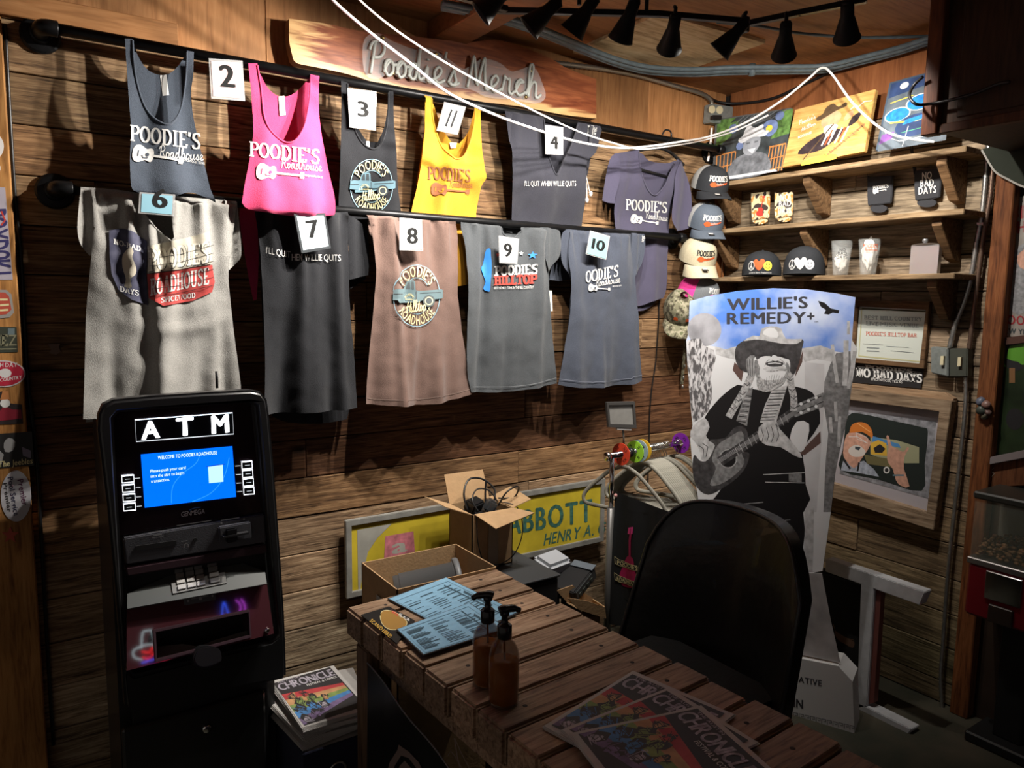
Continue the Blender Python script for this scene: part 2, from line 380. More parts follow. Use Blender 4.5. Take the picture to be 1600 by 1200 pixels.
SMEAR = {'bold': ((0, 0), (.05, 0), (.025, .012), (.025, -.008)), 'black': ((0, 0), (.035, .02), (.07, .02), (.105, 0), (.05, -.015))}
class Print:
    """flat ink, vinyl or paint lying on a surface, several inks in one mesh"""
    def __init__(s, pl, off=.0012, step=.02): s.pl, s.off, s.step, s.t, s.k = pl, off, step, {}, 0; s.gap = .00022 if (pl.d and step) else 8e-6
    def _add(s, m, tris, off=0):
        s.k += 1; s.t.setdefault((m.name, round(off + s.k * s.gap, 7)), []).extend(tris)
    def uv(s, tris): return [tuple(s.pl.pix(*p) for p in t) for t in tris]
    def poly(s, pts, m, off=0, smooth=0, holes=()):
        if smooth: pts = crom(pts, smooth, True)
        s._add(m, s.uv(tri_poly(pts, holes)), off)
    def line(s, pts, wd, m, off=0, smooth=0, closed=False):
        if smooth: pts = crom(pts, smooth, closed)
        if closed: pts = list(pts) + [pts[0], pts[1]]
        s._add(m, s.uv(stroke_tris(pts, lambda a, b: wd)), off)
    def text(s, st, A, B, h, m, style='bold', off=0, up=None, gap=.12, mono=False):
        run, W = glyph_run(st, style, gap); ex = ((B[0] - A[0]) / W, (B[1] - A[1]) / W); ey = up if up else (0, -h)
        f = lambda p, x: (A[0] + ex[0] * (p[0] + x) + ey[0] * p[1], A[1] + ex[1] * (p[0] + x) + ey[1] * p[1])
        for qx, qy in SMEAR.get(style, ((0, 0),)): s._add(m, s.uv([tuple(f((p[0] + qx, p[1] + qy), x) for p in t) for tr, x, wd in run for t in tr]), off)
    def arc(s, st, c, r, a0, a1, h, m, style='bold', off=0, inside=False, ry=None, gap=.12):
        """text along an arc from angle a0 to a1 (degrees, y up); inside: letters' tops point to the centre"""
        run, W = glyph_run(st, style, gap); ky = (ry or r) / r
        for qx, qy in SMEAR.get(style, ((0, 0),)):
            out = []
            for tr, x, wd in run:
                for t in tr:
                    o = []
                    for p in t:
                        a = math.radians(a0 + (a1 - a0) * (p[0] + qx + x) / W); rr = r + (1 - p[1]) * h - h if inside else r + p[1] * h
                        o.append((c[0] + rr * math.cos(a), c[1] - rr * ky * math.sin(a)))
                    out.append(tuple(o))
            s._add(m, s.uv(out), off)
    def build(s, name, parent, label=None):
        names = []; bm = NB()
        for (mn, off), tris in s.t.items():
            if mn not in names: names.append(mn)
            b2 = NB()
            for t in tris: b2.faces.new([b2.verts.new((p[0], p[1], 0)) for p in t])
            if s.step: grid_cut(b2, s.step)
            for v in b2.verts: v.co = s.pl.at(v.co.x, v.co.y, s.off + off)
            for f in b2.faces: f.material_index = names.index(mn)
            me = bpy.data.meshes.new('t'); b2.to_mesh(me); b2.free(); bm.from_mesh(me); bpy.data.meshes.remove(me)
        me = bpy.data.meshes.new(name); bm.to_mesh(me); bm.free()
        return link(name, me, [bpy.data.materials[n] for n in names], parent, True, None, label)
def guitar_ink(P, A, B, m, hole=None, wmul=1.0):
    """an acoustic guitar in silhouette from its tail A to its head B"""
    dx, dy = B[0] - A[0], B[1] - A[1]; L = math.hypot(dx, dy); ex = (dx, dy); ey = (-dy * wmul, dx * wmul)
    f = lambda x, y: (A[0] + ex[0] * x + ey[0] * y, A[1] + ex[1] * x + ey[1] * y)
    h = [(0, .02), (.01, .09), (.05, .15), (.12, .17), (.19, .145), (.24, .115), (.28, .11), (.33, .13), (.38, .125), (.41, .07), (.415, .02)]
    P.poly([f(*p) for p in crom(h + [(x, -y) for x, y in h[::-1]], 3, True)], m)
    P.poly([f(*p) for p in ((.4, .022), (.9, .02), (.91, .04), (1, .045), (1, -.045), (.91, -.04), (.9, -.02), (.4, -.022))], m)
    for k in range(3):
        for sg in (-1, 1): P.poly([f(.92 + .03 * k + a * .01, sg * (.055 + b * .012)) for a, b in ((-1, -1), (1, -1), (1, 1), (-1, 1))], m)
    if hole:
        P.poly([f(.29 + .035 * math.cos(a), .038 * math.sin(a)) for a in [k * math.pi / 6 for k in range(12)]], hole)
        P.poly([f(*p) for p in ((.10, .06), (.12, .06), (.12, -.06), (.10, -.06))], hole)
        P.line([f(.31, .06), f(.22, .075), f(.19, .03)], L * .018, hole)
def truck_ink(P, x0, y0, x1, y1, blue, dark, cream):
    """a step-side pickup seen from its side"""
    f = lambda x, y: (x0 + (x1 - x0) * x, y1 + (y0 - y1) * y)
    pp = lambda *a: [f(*p) for p in a]
    P.poly(pp((0, .3), (.02, .66), (.10, .7), (.2, .68), (.22, .7), (.27, .95), (.31, 1), (.42, 1), (.45, .95), (.46, .66), (.52, .62), (.97, .68), (1, .66), (1, .38), (.96, .35), (.84, .33), (.6, .3), (.5, .22), (.12, .2), (.1, .3)), blue)
    P.poly(pp((.25, .68), (.29, .92), (.33, .95), (.34, .68)), dark); P.poly(pp((.36, .68), (.36, .95), (.42, .95), (.43, .68)), dark)
    P.line(pp((.47, .22), (.47, .62)), abs(x1 - x0) * .012, dark); P.line(pp((.02, .52), (.2, .52)), abs(x1 - x0) * .012, dark); P.line(pp((.54, .55), (.96, .58)), abs(x1 - x0) * .012, dark)
    cx, cy = f(.72, .27); r = abs(x1 - x0) * .12
    P.poly(circle(cx, cy, r, r, 18), dark); P.line(circle(cx, cy, r * .62, r * .62, 16), r * .16, cream, closed=True)
    P.arc("POODIES", f(.33, .36), abs(x1 - x0) * .06, 170, 10, abs(y1 - y0) * .07, cream); P.text("ROADHOUSE", f(.25, .3), f(.41, .3), abs(y1 - y0) * .05, cream)
# ================================================================== the room
WOODX = wood('weathered_boards_x', 0, dark=(.055, .036, .024), mid=(.24, .165, .105), light=(.45, .345, .235), across=20); WOODY = wood('weathered_boards_y', 1, dark=(.07, .055, .043), mid=(.27, .22, .165), light=(.50, .42, .33), across=20)
WOODZ = wood('stained_boards_z', 2, dark=(.10, .04, .015), mid=(.30, .14, .055), light=(.44, .23, .10), across=10, bump=.15, knots=False)
PLYX = wood('plywood_x', 0, dark=(.17, .075, .028), mid=(.36, .175, .07), light=(.48, .26, .115), along=.8, across=5, bump=.1, rough=.6, knots=False, contrast=(.25, .5, .78))
PLYZ = wood('plywood_z', 2, dark=(.17, .075, .028), mid=(.36, .175, .07), light=(.48, .26, .115), along=.8, across=6, bump=.1, rough=.6, knots=False, contrast=(.25, .5, .78))
PALE = wood('pale_plywood', 0, dark=(.36, .24, .12), mid=(.62, .45, .25), light=(.76, .60, .38), along=.9, across=5, bump=.1, knots=False)
BLACKM = mat('black_steel', (.012, .012, .013), .38, .6, var=.3, vscale=40)
BLACKP = mat('black_plastic', (.010, .010, .011), .35)
DARKVOID = mat('dark_backing', (.012, .009, .007), .9)
GREYM = mat('grey_painted_metal', (.22, .24, .23), .5, .3, var=.15, vscale=60)
STEEL = mat('galvanised_steel', (.42, .42, .40), .35, .9, var=.2, vscale=50)
CHROME = mat('chrome', (.75, .75, .76), .12, 1.0)

def struct(o, label, cat): tag(o, label, cat, kind='structure'); return o
FLOORM = mat('stained_concrete', (.075, .062, .042), .75, var=.5, vscale=5, bump=.2, bscale=40, var2=(.03, .034, .022))
bm = box(NB(), (-5.2, -5.2, -.1), (.9, .1, 0)); struct(part('floor', bm, FLOORM), 'dark stained concrete floor under the merchandise corner', 'floor')
# shirt wall of reclaimed planks
bm = box(NB(), (-5.0, .03, 0), (.12, .10, 2.80)); wall_back = struct(part('wall_back', bm, DARKVOID), 'wall of reclaimed horizontal planks behind the hanging shirts', 'wall')
TONES = [(1.15, 1.0, .80), (1.05, .92, .72), (.92, .72, .52), (1.0, .88, .70), (.9, .72, .54), (.85, .65, .48), (.95, .78, .6), (.62, .46, .34), (.52, .33, .24), (.50, .32, .235), (.90, .70, .5),  # dark red rows mix stained boards with painted shadow below the shirts
         (1.2, 1.08, .95), (1.3, 1.18, 1.04), (1.15, 1.12, 1.05), (1.35, 1.40, 1.36), (1.25, 1.28, 1.22), (.9, .85, .76)]
PITCH_Z = .1465
JOINTS = {0: [-3.4, -1.9, -.62], 1: [-3.6, -2.05, -.95], 2: [-3.2, -2.42, -1.2], 3: [-3.8, -2.9, -1.62], 4: [-2.6, -1.35], 5: [-3.3, -2.0, -.8], 6: [-3.5, -1.5, -.55], 7: [-2.7, -.62], 8: [-3.4, -1.25], 9: [-2.25, -.75],
          10: [-3.1, -1.28], 11: [-3.5, -1.22], 12: [-2.0, -.7], 13: [-3.2, -1.1], 14: [-2.9, -1.6], 15: [-3.3, -1.0], 16: [-2.2]}
def plank_wall(parent, axis, lo, hi, rows, joints, tones, m, prefix_sign):
    for k in range(rows):
        z1 = 2.44 - PITCH_Z * k; z0 = max(0.002, z1 - PITCH_Z)
        cuts = [lo] + joints[k] + [hi]
        for a, b in zip(cuts, cuts[1:]):
            pr = RND.uniform(0, .006); t = tones[k % len(tones)]; j = RND.uniform(.86, 1.14)
            if axis == 0: bm = box(NB(), (a + .0012, -pr, z0 + .0018), (b - .0012, .03, z1 - .0018), .0025)
            else: bm = box(NB(), (-pr, a + .0012, z0 + .0018), (.03, b - .0012, z1 - .0018), .0025)
            part('plank', bm, m, parent, color=tuple(c * j for c in t))
plank_wall(wall_back, 0, -5.0, -.001, 17, JOINTS, TONES, WOODX, 1)
# plywood band over the planks
for a, b in ((-5.0, -3.35), (-3.35, -2.36), (-2.36, -1.62), (-1.62, -.55), (-.55, -.001)):
    t = RND.uniform(.85, 1.1); part('plywood_panel', box(NB(), (a + .001, .004, 2.444), (b - .001, .03, 2.80), .001), PLYZ, wall_back, color=(t, t * .95, t * .9))
part('trim_board', box(NB(), (-4.4, -.022, 2.446), (-2.645, .004, 2.515), .003), PLYX, wall_back, color=(.95, .9, .85))
# shelf wall
bm = box(NB(), (.03, -1.40, 0), (.12, .03, 2.80)); wall_right = struct(part('wall_right', bm, DARKVOID), 'wall of grey weathered planks behind the merchandise shelves', 'wall')
J2 = {k: [] for k in range(17)}
J2.update({1: [-.75], 3: [-.55], 5: [-.9], 7: [-.6], 10: [-.45], 12: [-.87], 14: [-.5]})
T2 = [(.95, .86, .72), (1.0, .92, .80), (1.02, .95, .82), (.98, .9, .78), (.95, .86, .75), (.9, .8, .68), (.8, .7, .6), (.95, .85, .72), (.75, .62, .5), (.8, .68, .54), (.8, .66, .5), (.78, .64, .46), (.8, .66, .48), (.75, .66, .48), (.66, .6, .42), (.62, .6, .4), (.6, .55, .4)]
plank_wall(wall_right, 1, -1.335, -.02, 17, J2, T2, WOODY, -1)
for a, b in ((-.62, -.02), (-1.335, -.62)):
    part('plywood_panel', box(NB(), (.004, a + .001, 2.444), (.03, b - .001, 2.80), .001), PLYZ, wall_right, color=(.80, .58, .5))
# ceiling of plywood sheets
bm = box(NB(), (-5.0, -5.0, 2.735), (.9, .1, 2.80)); ceiling = struct(part('ceiling', bm, DARKVOID), 'low plywood ceiling with sheet joints over the corner', 'ceiling')
for x0, x1, y0, y1 in ((-1.60, .12, -1.25, .03), (-1.60, .12, -2.48, -1.252), (-2.82, -1.602, -1.25, .03), (-2.82, -1.602, -2.48, -1.252), (-4.9, -2.822, -1.25, .03), (-4.9, -2.822, -2.48, -1.252), (-4.9, -2.4, -4.9, -2.482), (-2.398, .12, -4.9, -2.482)):
    t = RND.uniform(.8, 1.05); part('ceiling_sheet', box(NB(), (x0, y0, 2.716), (x1, y1, 2.735), .001), PLYX, ceiling, color=(t * .9, t * .8, t * .72))
t1 = struct(part('trim_1', box(NB(), (-1.74, -3.6, 2.64), (-1.60, .003, 2.716), .004), PLYX, color=(.55, .42, .34)), 'brown ceiling beam running out from the shirt wall', 'beam')
o = part('plywood_patch', slab(NB(), HZ(2.715), [(-1.10, -.61), (-.78, -.63), (-.53, -.64), (-.515, -.30), (-.52, -.10), (-.80, -.09), (-1.08, -.08), (-1.095, -.4)], -.014, 0, uv=True), PALE)
tag(o, 'pale square plywood patch screwed to the ceiling above the track', 'panel')
# end of the shelf wall: post, then the darker wall of the next bay
struct(part('trim_2', box(NB(), (-.045, -1.405, 0), (.012, -1.338, 2.72), .004), WOODZ, color=(.62, .44, .34)), 'reddish brown corner post at the end of the shelf wall', 'post')
o = part('wall_side', box(NB(), (.010, -5.0, 0), (.07, -1.407, 2.714)), mat('dark_panelling', (.035, .020, .012), .6, var=.3, vscale=8)); struct(o, 'dark panelled wall beyond the corner post', 'wall')
# left end of the shirt wall: sticker board
POST_L = part('trim_3', box(NB(), (-3.75, -.055, 0), (-3.118, -.001, 2.43), .004), wood('honey_board', 2, dark=(.22, .10, .03), mid=(.46, .24, .08), light=(.56, .32, .12), across=8, bump=.1, knots=False), color=(.9, .8, .7)); struct(POST_L, 'honey coloured vertical board covered with band stickers', 'post')
part('cable', tube(NB(), crom([(-3.11, -.012, 2.42), (-3.112, -.014, 2.0), (-3.106, -.012, 1.75), (-3.108, -.016, 1.4), (-3.098, -.012, 1.1), (-3.1, -.012, .6), (-3.1, -.012, .2)], 5), .006, 6), BLACKP, POST_L, True)
# hanging bulkhead at the right, nearer the camera
bk = thing('bulkhead_cabinet', 'dark brown wooden bulkhead cabinet hanging from the ceiling at right', 'cabinet', (0, -2.4, 2.21))
DKW = wood('dark_cabinet_wood', 2, dark=(.018, .008, .004), mid=(.040, .019, .009), light=(.065, .032, .015), across=7, bump=.1, knots=False, rough=.55)
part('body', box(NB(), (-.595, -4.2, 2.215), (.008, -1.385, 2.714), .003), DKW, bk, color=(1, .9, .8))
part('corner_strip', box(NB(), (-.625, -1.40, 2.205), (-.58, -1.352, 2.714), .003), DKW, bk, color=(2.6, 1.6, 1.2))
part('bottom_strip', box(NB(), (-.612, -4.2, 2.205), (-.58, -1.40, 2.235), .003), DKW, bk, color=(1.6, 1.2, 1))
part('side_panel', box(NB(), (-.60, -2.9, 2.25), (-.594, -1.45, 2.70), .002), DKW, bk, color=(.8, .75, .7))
pl = W2(.632)
o = part('cable', tube(NB(), crom([W1(1.36).p3(1442, 120), W1(1.33).p3(1428, 133), W1(1.33).p3(1421, 150), W1(1.36).p3(1432, 163)] + [pl.p3(*p) for p in ((1455, 162), (1490, 155), (1525, 145), (1560, 131), (1578, 128))], 5), .005, 6), BLACKP, None, True)
tag(o, 'black cable looped round the corner of the dark bulkhead cabinet', 'cable')

# ------------------------------------------------------------------ shelves
SHW = wood('shelf_wood', 1, dark=(.09, .06, .035), mid=(.25, .18, .11), light=(.39, .30, .20), across=12, bump=.25)
SHELFZ = [(2.235, -.06, -1.30, 'top shelf holding three paintings'), (2.008, -.06, -1.31, 'middle shelf holding the can sleeves'), (1.772, -.05, -1.295, 'lowest shelf holding caps, glasses and a flask')]
for z, ya, yb, lb in SHELFZ:
    s = thing('wall_shelf', 'weathered board ' + lb, 'shelf', (-.1, (ya + yb) / 2, z - .022), 'rustic board shelves on the plank wall')
    part('board', box(NB(), (-.205, yb, z - .022), (-.001, ya, z), .003), SHW, s, color=(1, .92, .8))
    for yc in (-.115, -.62, -1.20):
        pl = Plane((0, yc, z - .022), (-1, 0, 0), (0, 0, 1), (0, -1, 0))
        part('bracket', slab(NB(), pl, [(.007, 0), (.175, 0), (.175, -.03), (.06, -.155), (.007, -.165)], -.019, .019, uv=True, bev=.002), SHW, s, color=(.72, .56, .42))
# corner board with bead chain
cb = part('corner_board', box(NB(), (-.075, -.045, 1.62), (-.012, -.012, 2.19), .003), WOODZ, color=(1.25, 1.05, .9)); tag(cb, 'orange vertical board in the corner behind the wall caps', 'board')
bm = NB(); pts = [(-.045 + .012 * (2.17 - z), -.054, z) for z in [2.17 - .008 * k for k in range(52)]]
for p in pts: bmesh.ops.create_icosphere(bm, subdivisions=1, radius=.0034, matrix=Matrix.Translation(p))
o = part('bead_chain', bm, CHROME, None, True); tag(o, 'metal bead chain hanging down the orange corner board', 'chain')
# outlet box, conduits and cables
ob = thing('outlet_box', 'grey metal double outlet box high in the corner', 'outlet', W1(.03).p3(1117, 198))
pl = W1(.0)
part('box', slab(NB(), pl, [(1099, 165), (1133, 170), (1131, 199), (1097, 194)], .004, .055, bev=.004), GREYM, ob)
IV = mat('ivory_plastic', (.62, .55, .36), .5)
p55 = pl.shifted(.0555)
for cx, cy in ((1112, 171), (1124, 172)): part('socket', slab(NB(), p55, circle(cx, cy, 5.0, 6.2, 16), 0, .003), IV, ob)
part('plug', slab(NB(), p55, q(1109, 181, 1123, 188), 0, .022, bev=.003), BLACKP, ob)
def wire(name, pts, r, m, label, cat='cable', seg=8, n=6, group=None):
    return tag(part(name, tube(NB(), crom(pts, n), r, seg), m, None, True), label, cat, group)
FLEX = mat('flex_conduit', (.33, .31, .27), .4, .85)
def ribbed(pts, r, n=8, dense=.006):
    path = [V(p) for p in crom(pts, 40)]; out = [path[0]]; acc = 0
    for a, b in zip(path, path[1:]):
        acc += (b - a).length
        if acc >= dense: out.append(b); acc = 0
    return tube(NB(), out, [r * (1.12 if i % 2 else .88) for i in range(len(out))], n)
pw = W1(.03)
tag(part('flexible_conduit', ribbed([pw.p3(*p) for p in ((788, 67), (800, 82), (835, 95), (880, 100), (950, 109), (1000, 119), (1050, 133), (1095, 146), (1110, 156), (1113, 166))], .011, 8, .007), FLEX, None, True), 'ribbed metal conduit running above the wooden sign to the outlet', 'conduit')
wire('black_cable', [W1(.03).p3(1105, 150), W1(.02).p3(1125, 160)] + [W2(.012).p3(*p) for p in ((1165, 161), (1210, 153), (1260, 130), (1300, 112), (1360, 95), (1430, 76), (1462, 68))], .007, BLACKP, 'black cable along the top of the shelf wall')
BLUEC = mat('blue_grey_cable', (.10, .13, .145), .5, var=.2, vscale=30)
hz = HZ(2.665)
main = [(690, 8), (760, 22), (830, 43), (880, 63), (950, 92), (1010, 108), (1080, 112), (1150, 109), (1230, 108), (1290, 106), (1350, 92), (1410, 76), (1470, 55)]
for i, (dx, dy, r) in enumerate(((0, 0, .014), (0, 4.5, .011), (2, -4, .010))):
    wire('ceiling_cable', [hz.p3(x + dx, y + dy) for x, y in main], r, BLUEC, ('thick blue grey cable at the middle of the ceiling bundle', 'blue grey cable at the lower edge of the ceiling bundle', 'thin blue grey cable at the upper edge of the ceiling bundle')[i], group='cables bundled under the ceiling')
wire('thin_ceiling_cable', [HZ(2.69).p3(*p) for p in ((1120, 35), (1180, 40), (1250, 52), (1330, 58), (1400, 58), (1460, 56))], .006, BLUEC, 'thin grey green cable crossing the ceiling toward the bulkhead')
o = part('cable_tie', lathe(NB(), [(.026, -.012), (.028, 0), (.026, .012)], hz.p3(1175, 109), hz.p3(1200, 108) - hz.p3(1160, 109), 14), BLUEC, None, True); tag(o, 'grey tape tie wrapped round the ceiling cable bundle', 'tape')
WHITEC = mat('white_cable', (.78, .76, .74), .45)
a = W1(.42); b = W1(.30); c2 = W2(.30)
wire('white_cable', [a.p3(*p) for p in ((500, -30), (520, 0), (575, 48), (640, 98), (700, 145), (770, 178), (830, 200))] + [b.p3(*p) for p in ((900, 221), (965, 231), (1010, 229), (1060, 222))] + [c2.p3(*p) for p in ((1105, 214), (1160, 194), (1220, 158), (1262, 124), (1284, 106), (1300, 116), (1330, 158), (1365, 192), (1400, 212), (1460, 222))], .0048, WHITEC, 'flat white cable sagging below the wooden sign and up to the ceiling hook')
wire('thin_white_cable', [a.p3(*p) for p in ((540, -30), (562, 0), (620, 48), (700, 100), (780, 145), (850, 181))] + [b.p3(*p) for p in ((910, 208), (960, 224), (1000, 233), (1050, 228))] + [c2.p3(*p) for p in ((1100, 219), (1150, 204), (1200, 180))], .0034, WHITEC, 'thin white cord hanging just above the flat white cable')
wire('white_riser', [W1(.03).p3(*p) for p in ((1112, 200), (1110, 225), (1106, 252))], .006, WHITEC, 'short white pipe dropping from the outlet box', 'pipe')
# switch box and conduits on the shelf wall
sb = thing('switch_box', 'two grey metal light switch boxes on the shelf wall', 'switch', W2(.02).p3(1490, 588))
pl = W2(.008)
part('box', slab(NB(), pl, [(1463, 541), (1490, 544), (1490, 588), (1463, 582)], 0, .045, bev=.004), GREYM, sb)
part('box', slab(NB(), pl, [(1492, 544), (1521, 544), (1520, 588), (1492, 588)], 0, .045, bev=.004), mat('dark_grey_metal', (.07, .075, .06), .5, .3), sb)
for x, y in ((1474, 563), (1501, 565)): part('toggle', slab(NB(), pl.shifted(.045), [(x - 2, y - 7), (x + 3, y - 7), (x + 2, y + 7), (x - 3, y + 7)], 0, .012), IV, sb)
pl = W2(.03)
tag(part('flexible_conduit', ribbed([pl.p3(*p) for p in ((1484, 543), (1492, 510), (1507, 470), (1518, 430), (1526, 380), (1535, 330), (1541, 270), (1545, 225))], .010, 8, .006), STEEL, None, True), 'silver ribbed conduit rising from the switch boxes', 'conduit')
tag(part('flexible_conduit', ribbed([pl.p3(*p) for p in ((1514, 546), (1520, 500), (1527, 440), (1538, 360), (1548, 300), (1552, 235))], .009, 8, .006), mat('brown_conduit', (.17, .11, .08), .4, .7), None, True), 'brown ribbed conduit running beside the silver one', 'conduit')
tag(part('flexible_conduit', ribbed([pl.p3(*p) for p in ((1509, 588), (1508, 640), (1500, 720), (1491, 800), (1481, 900), (1474, 1000), (1470, 1060), (1473, 1120))], .008, 8, .006), STEEL, None, True), 'silver ribbed conduit dropping from the switch boxes to the floor', 'conduit')
o = part('conduit_strap', slab(NB(), W2(.0), q(1536, 349, 1546, 353), .0, .05), STEEL); tag(o, 'small metal strap holding the conduits to the wall', 'strap')

# ------------------------------------------------------------------ track light
trk = thing('track_light', 'black ceiling track with bars and canopy above the corner', 'track light', (-1.3, -.8, 2.60))
TZ = HZ(2.60)
bars = [[(640, -60), (700, -10), (790, 14)], [(756, 16), (860, 18), (1030, 22), (1163, 33)], [(1163, 38), (1250, 20), (1352, 0)]]
for bpts in bars:
    for k in range(len(bpts) - 1):
        A, B = TZ.p3(*bpts[k]), TZ.p3(*bpts[k + 1]); d = (B - A); x, y, z = frame_of(d); M3 = Matrix((x, y, d.normalized())).transposed()
        part('bar', obox(NB(), (A + B) / 2, .022, .018, d.length + .01, M3, .002), BLACKM, trk)
A = TZ.p3(1163, 36); part('joint', box(NB(), A - V((.014, .014, .03)), A + V((.014, .014, .02)), .003), BLACKM, trk)
for px in ((1010, 21), (905, 8)):
    A = TZ.p3(*px); part('hanger_rod', tube(NB(), [A, (A.x, A.y, 2.716)], .007, 8), BLACKM, trk)
A = TZ.p3(985, -12); part('canopy', lathe(NB(), [(.075, 0), (.08, .012), (.08, .05), (.075, .055)], (A.x, A.y, 2.661), (0, 0, 1), 24), GREYM, trk)
SHADE = mat('lamp_shade_black', (.010, .010, .010), .6, spec=.2); BULB = mat('lit_bulb', (1.0, .90, .76), emit=1.5)
TOPS = [(752, -12), (846, 10), (903, 12), (978, 20), (1047, 28), (1140, 36), (1226, 28), (1321, 12)]
WHERE = ['leftmost track lamp, cut by the top of the photo', 'second track lamp from the left', 'third track lamp from the left', 'fourth track lamp from the left', 'track lamp seen end-on below the pale ceiling patch', 'track lamp tilted left at the joint of the bars', 'second track lamp from the right', 'rightmost track lamp at the end of the bar']
for i, (pos, aim, watts) in enumerate(LAMPS):
    pos = V(pos); d = (V(aim) - pos).normalized()
    lp = thing('track_lamp', 'black cone shade, ' + WHERE[i], 'lamp', pos, 'black cone lamps on the ceiling track')
    neck = pos - d * .115
    bm = lathe(NB(), [(.014, -.118), (.019, -.116), (.020, -.072), (.024, -.062), (.040, .002), (.0425, .004), (.0405, .001), (.022, -.058), (.017, -.066)], pos, d, 24, False)
    part('shade', bm, SHADE, lp, True)
    part('bulb', lathe(NB(), [(.002, -.066), (.015, -.064), (.015, -.060), (.002, -.059)], pos, d, 14), BULB, lp, True)
    top = TZ.p3(*TOPS[i]); top = V((neck.x * .8 + top.x * .2, neck.y * .8 + top.y * .2, 2.595))
    part('stem', tube(NB(), [top, V((neck.x, neck.y, neck.z + .03)), neck + d * .02], .006, 8), SHADE, lp, True)
    part('swivel', lathe(NB(), [(.004, -.016), (.011, -.014), (.011, .014), (.004, .016)], neck, d.cross(V((0, 0, 1))), 12), SHADE, lp, True)
    ld = bpy.data.lights.new('lamp_beam', 'SPOT'); ld.energy = watts; ld.color = (1.0, .94, .86); ld.spot_size = math.radians(122); ld.spot_blend = 1.0; ld.shadow_soft_size = .014
    lo = bpy.data.objects.new('lamp_beam', ld); COL.objects.link(lo); lo.parent = lp
    x, y, z = frame_of(-d); lo.matrix_local = Matrix((x, y, -d)).transposed().to_4x4() @ Matrix.Identity(4); lo.location = d * .014
# ================================================================== pipes and shirts
PY, PR = .10, .0165; ZT, ZB = 2.408, 1.959
def pipe(name, z, x0, x1, label):
    t = thing(name, label, 'clothes rail', (0, -PY, z))
    part('pipe', tube(NB(), [(x0, -PY, z), (x1, -PY, z)], PR, 16), BLACKM, t, True)
    for x, sg in ((x0, 1), (x1, -1)):
        part('elbow', tube(NB(), crom([(x + sg * .035, -PY, z), (x + sg * .012, -PY, z), (x - sg * .004, -PY + .016, z), (x - sg * .004, -.03, z)], 5), .0225, 14), BLACKM, t, True)
        part('flange', lathe(NB(), [(.053, 0), (.053, .008), (.047, .012), (.03, .014), (.028, .034), (.024, .036)], (x - sg * .004, -.006, z), (0, -1, 0), 24), BLACKM, t, False)
    return t
pipe('clothes_rail', ZT, -3.02, -.13, 'black iron pipe rail along the top of the plank wall')
pipe('clothes_rail', ZB, -3.005, -.38, 'black iron pipe rail below, carrying the lower row of shirts')
def sstep(a, b, x):
    t = max(0, min(1, (x - a) / (b - a))) if a != b else 0
    return t * t * (3 - 2 * t)
def folds(seed, u0, u1, v0, v1, n=8, at=.010, ab=.008, wd=.022):
    R = random.Random(seed); F = []
    for k in range(n):
        c = u0 + (u1 - u0) * (k + R.uniform(.2, .8)) / n
        F.append((c, c + R.uniform(-.04, .04), at * R.uniform(.5, 1.3) * R.choice((1, 1, -1)), ab * R.uniform(.2, 1.2) * R.choice((1, -1)), wd * R.uniform(.45, 1.2), wd * R.uniform(.9, 2.2), R.uniform(0, 6)))
    ng = int((u1 - u0) / .026); GA = [(u0 + (k + R.uniform(.1, .9)) * (u1 - u0) / ng, R.uniform(-.02, .02), R.uniform(.5, 1.2) * R.choice((1, 1, -1)), R.uniform(.006, .011), R.uniform(.06, .20)) for k in range(ng)]
    gat = .015 if at > .008 else .003
    def f(u, v):
        t = max(0, min(1, (v0 - v) / (v0 - v1))); s = 0; dv_ = v0 - v
        for c, sl, a_, w_, ln in GA:
            if dv_ < ln * 2.2: s += .5 * gat * a_ * math.exp(-((u - c - sl * dv_ / ln) / (w_ * (1 + 2 * max(0, dv_) / ln))) ** 2) * math.exp(-(max(0, dv_) / ln) ** 2)
        for c0, c1, a0, a1, w0, w1, ph in F:
            c = c0 + (c1 - c0) * t + .008 * math.sin(4 * t + ph); wq = w0 + (w1 - w0) * t; s += (a0 + (a1 - a0) * t) * math.exp(-((u - c) / wq) ** 2)
        return s * 2.0 + .008 * noise.noise(V((u * 9, v * 7, seed))) + .0025 * noise.noise(V((u * 30, v * 22, seed * 2)))
    return f
def roll(v, z):
    """cloth lying over the round of the pipe"""
    if v >= z + PR: return .003
    if v >= z: return math.sqrt(max(0, (PR + .004) ** 2 - (v - z) ** 2)) + .001
    return None
def drape(seed, z, u0, u1, zb, belly=.022, n=8, at=.010, ab=.009, wd=.022, back=0.0):
    ff = folds(seed, u0, u1, z, zb, n, at, ab, wd)
    def d(u, v):
        r = roll(v, z)
        if r is not None: return r
        t = (z - v) / (z - zb); base = PR + .005 + belly * sstep(0, .35, t) - back * sstep(.5, 1, (z - v) / .45)
        return base + sstep(0, .022, z - v) * (ff(u, v) + .004)
    return d
INKW = mat('ink_white', (.64, .63, .61), .8); INKC = mat('ink_cream', (.70, .62, .33), .8); INKB = mat('ink_blue', (.03, .22, .70), .7); INKR = mat('ink_red', (.55, .05, .035), .7)
INKBR = mat('ink_brown', (.33, .12, .05), .8); INKBK = mat('ink_black', (.012, .011, .012), .7); INKG = mat('ink_grey', (.35, .35, .35), .8); INKTB = mat('ink_truck_blue', (.10, .18, .22), .8); INKDK = mat('ink_dark_slate', (.035, .045, .052), .8)
INKPK = mat('ink_pale_pink', (.88, .62, .66), .8); INKLB = mat('ink_light_blue', (.24, .40, .48), .8)
